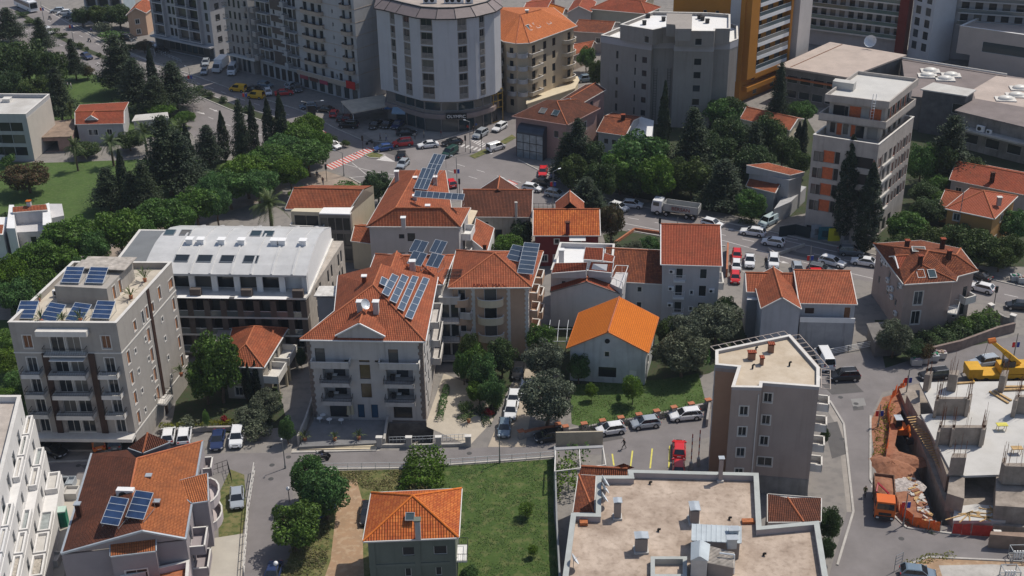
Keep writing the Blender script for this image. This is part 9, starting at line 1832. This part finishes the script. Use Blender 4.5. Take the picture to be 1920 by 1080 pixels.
for k,x,y,h,w_,l in (
('conifer',1084,218,14,66,'dark conifer against the dusty pink building'),('conifer',1062,245,11,60,'dark conifer left of the pink building corner'),('deep',1108,262,9,70,'dark leafy tree below the low brown roofed house'),('deep',1130,300,9,70,'dark tree over the dark red car'),('deep',1075,285,9,60,'dark tree beside the parked silver car'),('broad',1197,246,12,120,'large bright green tree in the wooded garden'),('broad',1165,275,10,80,'bright green tree left of the largest one'),('broad',1235,290,10,80,'green tree right of the largest one'),('deep',1262,292,8,70,'dark green tree beside the tipper lorry road'),('deep',1190,318,6,70,'dark tree nearest the parked white cars'),('cypress',1248,152,21,26,'very tall dark cypress against the grey tower'),('cedar',1303,196,16,88,'large cedar before the grey tower'),('broad',1358,182,8,70,'light green tree at the foot of the grey tower'),('deep',1378,178,8,60,'green tree under the orange tower'),('deep',1372,215,11,80,'dark tree left of the half hidden terracotta roof'),('deep',1440,208,11,76,'dark tree before the half hidden terracotta roof'),('conifer',1418,225,12,60,'dark conifer in the wooded garden, right part'),('deep',1340,250,9,90,'shaded tree in the middle of the wooded garden'),('cedar',1360,296,10,92,'wide blue green conifer near the main road'),('deep',1300,290,9,80,'dark tree left of the wide blue green conifer'),('deep',1470,250,8,70,'dark tree above the white two level house'),('deep',1420,270,9,80,'dark tree behind the white two level house'),('broad',1413,352,7,62,'leafy tree left of the white two level house'),('cedar',1100,330,9,84,'drooping blue green cedar beside the dark lamp post'),('conifer',1118,352,8,50,'cedar branch mass right of the drooping one'),('autumn',1148,372,9,54,'brownish green tree right of the red house'),('conifer',1467,112,17,44,'tall pointed conifer before the pinkish hall'),('street',1503,186,7,58,'bright round tree left of the unfinished tower'),('cypress',1510,222,9,18,'short cypress left of the unfinished tower'),('cypress',1500,228,8,18,'second short cypress left of the unfinished tower'),('cypress',1601,254,20,46,'left of the two giant cypresses before the unfinished tower'),('cypress',1640,306,17,48,'right of the two giant cypresses before the unfinished tower'),('conifer',1580,300,12,26,'slimmer conifer at the left of the giant cypresses'),('deep',1500,280,6,50,'tree between white house and the unfinished tower'),
('conifer',1793,212,15,92,'big dark conifer before the old grey building'),('deep',1770,262,10,70,'dark tree beneath the big conifer on the right'),('broad',1735,262,10,66,'leafy tree right of the unfinished tower'),('deep',1825,292,7,60,'dark tree behind the long orange red roof'),('broad',1755,322,5,50,'bright green bushes left of the long orange red roof'),('deep',1735,340,5,60,'dark bushes right of the unfinished tower foot'),('lime',1770,352,5,50,'lime green bush left of the ochre annex'),('deep',1745,372,5,70,'dark hedge tree between the tower and the ochre villa'),('broad',1705,396,7,80,'green tree at the roadside right of the giant cypresses'),('deep',1745,420,6,70,'leafy tree left of the tall white mast'),('deep',1800,420,6,70,'bush tree below the ochre villa left corner'),('deep',1845,430,7,90,'large dark bush below the ochre villa'),('broad',1905,388,7,70,'green tree right of the ochre villa'),('deep',1900,440,6,60,'dark tree at the right edge below the ochre villa'),('deep',1880,460,5,60,'dark bush at the right edge near the road'),('deep',1690,440,5,60,'bush behind the brown pink villa')): tree(k,x,y,h,w_,l,GR)
for k,x,y,h,w_,l in (
('deep',706,320,7,64,'round dark tree at the corner plaza behind the L-shaped house'),('lshrub',738,332,3,30,'small green bush right of the round plaza tree'),('lshrub',655,342,2,60,'low orange flowered shrubs behind the cream house'),('deep',976,412,6.5,54,'green tree between the brown roofed and the red house'),('broad',955,438,6,66,'brighter green tree below the one by the red house'),('oshrub',990,470,3,40,'ivy bush at the foot of the red house'),('oshrub',1165,455,2.5,34,'pale flowering hedge bush right of the red house'),('olive',1190,450,4,40,'grey green olive in the garden behind the low white house'),('broad',1215,442,4,44,'green tree in the garden behind the low white house'),('broad',1238,452,3.5,30,'green shrub tree by the tall white house'),('lshrub',1200,470,2,50,'low shrubs in the garden behind the low white house'),
('olive',1020,632,7.5,84,'grey olive tree left of the orange roofed gabled house'),('olive',1026,698,8.5,118,'largest grey olive tree over the driveway'),('citrus',1086,664,5,48,'glossy dark citrus tree at the gabled house wall'),('broad',1012,604,6,60,'green shrub tree beside the peach apartments'),('citrus',905,664,7,62,'bright leafy tree before the peach apartments'),('citrus',922,700,6,52,'leafy tree at the driveway corner'),('deep',940,632,7,60,'dark leafy tree under the rounded balconies'),('citrus',890,640,7,54,'leafy tree climbing at the balcony tower'),('deep',880,620,8,46,'climbing green at the left of the peach apartments'),('broad',898,712,4,50,'low leafy crown in the middle of the courtyard bed'),('shrub',875,752,2,30,'shrub left of the courtyard flowers'),('lshrub',932,735,2.5,34,'bright shrub between courtyard and driveway'),('broad',868,655,6,40,'leafy tree at the courtyard steps'),('lime',1188,696,5.5,46,'young lime green tree on the garden lawn'),('lime',1110,716,3.2,26,'small lime green sapling on the garden lawn'),('lime',1160,736,2,12,'tiny sapling on the garden lawn'),('olive',1282,618,8,108,'big grey olive right of the orange gabled house'),('olive',1345,566,7.5,104,'grey olive between the white house and the grey cluster'),('olive',1292,582,7,80,'grey olive behind the big one'),('deep',1258,596,5.5,60,'darker green tree behind the gabled house'),('deep',1362,552,6,44,'green tree at the corner of the tall white house'),('broad',1308,640,5,60,'green tree beside the big grey olive'),
('citrus',402,624,11.5,104,'large glossy magnolia with white flowers before the low orange house'),('citrus',378,668,8,70,'lower left crown of the magnolia clump'),('deep',430,655,7,60,'dark leafy tree behind the magnolia'),('cypress',455,676,6.5,14,'left of three pencil cypresses by the low orange house'),('cypress',462,680,6.5,13,'middle of three pencil cypresses by the low orange house'),('cypress',476,676,6.5,14,'right of three pencil cypresses by the low orange house'),('olive',496,732,4.5,70,'silvery olive in the small garden'),('olive',470,760,3.5,70,'low silvery olive above the parked white off-roader'),('citrus',535,780,4.5,36,'round citrus tree in the brick planter by the steps'),('oshrub',480,795,2.5,50,'grey shrub beside the parked white off-roader'),('lime',383,762,4,14,'slim young tree in the yellow hedge'),('deep',562,650,4,20,'dark bush between the low orange house and the hotel'),('rshrub',420,778,1.5,18,'red flowering bush in the small garden'),('rshrub',916,765,1.4,20,'red flowering bush in the courtyard bed'),('oshrub',352,780,2,40,'grey shrub at the left of the small garden'),
('broad',572,852,7.5,76,'upper leafy tree at the side street corner'),('broad',605,880,7.5,100,'middle leafy tree overhanging the dirt track'),('citrus',547,944,7,108,'lower big leafy tree beside the side street'),('citrus',880,1062,2.5,40,'bush at the bottom edge beside the patchy roof house'),('lime',985,940,2.5,36,'sparse young tree on the big lawn'),('lime',1000,1020,2.,22,'tiny sapling low on the big lawn'),('deep',1560,950,5.5,50,'dark leafy tree right of the foreground flat roof'),('deep',1552,1005,4,36,'smaller dark tree below it by the street'),('deep',1549,800,3,18,'green bush on the balcony bed of the mauve block'),
('olive',1682,600,6.5,74,'grey green tree left of the ivy bank'),('deep',1715,632,4,50,'green shrub tree joining the ivy bank'),('autumn',1735,640,3.5,40,'bush with reddish flowers by the dumpsters'),('lshrub',1856,600,2.2,30,'bright green end of the ivy bank'),('lime',20,610,5,80,'bright green thicket left of the beige solar block, upper'),('lime',8,650,5,70,'bright green thicket at the left edge, middle'),('broad',30,700,4.5,70,'green tree under the left wall of the beige block'),('broad',8,730,4,60,'green tree at the left edge above the stepped building'),('citrus',48,560,4.5,60,'tree by the path behind the beige block'),('yshrub',255,768,2.6,38,'yellow green climber on the ramp of the beige block'),('cypress',270,722,4.,12,'tiny cypress left on the ramp terrace'),('cypress',280,722,4.,12,'tiny cypress right on the ramp terrace'),('yshrub',238,760,2.,24,'yellow green bush on the lowest balcony'),('street',560,350,4,40,'bush behind the cream sunroom house'),('broad',1100,85,7,36,'tree between the cream apartments and the grey tower'),('deep',1120,110,8,36,'dark tree at the left wall of the grey tower'),('oshrub',595,225,3,20,'bush at the shaded parking')):
 tree(k,x,y,h,w_,l)
hedge('ivy_bank',[(1735,652),(1790,634),(1850,612)],4.2,1.9,L_DEEP,'dense ivy covered bank below the brown pink villa','ivy',dens=70,size=.3)
hedge('ivy_bank',[(1800,628),(1860,608)],3.0,2.3,L_CITRUS,'brighter green upper part of the ivy covered bank','ivy',dens=70,size=.3)
hedge('hedge',[(300,808),(345,806),(384,804)],.9,1.1,L_YEL,'left yellow green clipped hedge above the parked cars','hedge',group='yellow hedges'); hedge('hedge',[(392,803),(440,800)],.9,1.1,L_YEL,'right yellow green clipped hedge above the parked white off-roader','hedge',group='yellow hedges'); hedge('hedge',[(498,795),(510,770),(524,745)],.9,1.2,L_CITRUS,'narrow bright hedge beside the dark garden path'); hedge('hedge',[(824,790),(830,760),(838,728)],.9,.9,L_CITRUS,'narrow green hedge beside the pale courtyard ramp'); hedge('hedge',[(1085,812),(1150,800),(1250,782),(1300,772)],.8,1.2,L_DEEP,'row of shrubs behind the stone garden wall',dens=16); hedge('hedge',[(1386,415),(1416,420)],1.8,1.6,L_DEEP,'clipped dark hedge beside the pale blue van'); hedge('hedge',[(1160,470),(1140,455)],1.2,1.2,L_OLIVE,'pale hedge right of the red house')
hedge('vine_pergola',[(800,868),(792,905),(785,935)],4.4,2.6,L_STREET,'leafy vine pergola between the dry grass and the big lawn','vine',dens=75,size=.36); hedge('hedge',[(355,230),(352,222)],2.0,1.2,L_STREET,'green hedge behind the parked white car by the cafe'); hedge('courtyard_vine',[(1060,880),(1066,940)],2.4,2.4,L_LIME,'bright vine leaves on the courtyard pergola','vine',dens=16,size=.4); hedge('courtyard_vine',[(1062,868),(1105,862)],1.6,2.4,L_LIME,'bright vine tendrils at the top of the courtyard','vine',dens=9,size=.4)
hedge('hedge',[(860,790),(900,770),(915,800)],1.,.6,L_DEEP,'low planting bed in the pale courtyard'); hedge('weeds',[(1700,1062),(1740,1048),(1790,1042)],1.2,.4,L_YEL,'straggly weeds on the bottom roadside verge','weeds',dens=20); hedge('weeds',[(1696,975),(1730,990),(1755,998)],1.2,.4,L_OLIVE,'weeds behind the orange netting','weeds',dens=22); hedge('weeds',[(1648,860),(1655,800),(1668,760)],1.5,.6,L_YEL,'weeds between the site netting and the road','weeds',dens=18)
def tufts(name,pix,n,h,mt,seed,label):
 g=np.random.default_rng(seed); pts=W3(pix); xs=[p.x for p in pts]; ys=[p.y for p in pts]; out=[]
 X=g.uniform(min(xs),max(xs),n*3); Y=g.uniform(min(ys),max(ys),n*3); ins=np.zeros(n*3,bool); j=len(pts)-1
 for i in range(len(pts)):
  a,b=pts[i],pts[j]; c=((a.y>Y)!=(b.y>Y))&(X<(b.x-a.x)*(Y-a.y)/(b.y-a.y+1e-9)+a.x); ins^=c; j=i
 X,Y=X[ins][:n],Y[ins][:n]; cl=np.sin(X*.9+seed)*np.sin(Y*1.1)+g.normal(0,.6,len(X)); k=cl>-.2; X,Y=X[k],Y[k]
 p=np.stack([X,Y,np.full(len(X),h*.5)],1); nn=np.tile([0.,0.,1.2],(len(X),1)); me=leafcloud(name,p,nn,h*1.6,mt,seed,.5,1.); o=bpy.data.objects.new(name,me); COL.objects.link(o); tag(o,label,'grass',kind='stuff')
GB=leafmat('grass blades',(.05,.10,.026),(.085,.14,.038),.3); GBD=leafmat('dry grass blades',(.12,.14,.045),(.25,.21,.10),.3)
tufts('grass',[(817,875),(960,866),(1040,862),(1036,960),(1050,1110),(810,1110)],20000,.10,GB,1,'grass of the big lawn'); tufts('grass',[(562,886),(757,882),(815,878),(815,925),(700,920),(640,905),(600,960),(560,1000)],7000,.16,GBD,2,'dry grass around the dirt track'); tufts('grass',[(500,1120),(560,1000),(620,960),(615,1050),(585,1120)],4000,.18,GBD,4,'dry grass between track and side street'); tufts('grass',[(1072,795),(1068,722),(1240,712),(1310,700),(1326,765),(1210,785),(1100,802)],9000,.10,GB,3,'grass of the garden lawn')
b=MB(); b.box(-1200,-20,-5,1200,1300,101); o=b.build('haze',[bpy.data.materials.new('haze')]); tag(o,kind='stuff'); m=o.data.materials[0]; m.use_nodes=True; N=m.node_tree.nodes; N.remove(N['Principled BSDF']); v=N.new('ShaderNodeVolumePrincipled'); v.inputs['Color'].default_value=(.75,.85,1,1); v.inputs['Density'].default_value=.00009; m.node_tree.links.new(v.outputs[0],N['Material Output'].inputs['Volume'])
for r_ in PROTO:
 for c_ in list(r_.children_recursive): bpy.data.objects.remove(c_)
 bpy.data.objects.remove(r_)
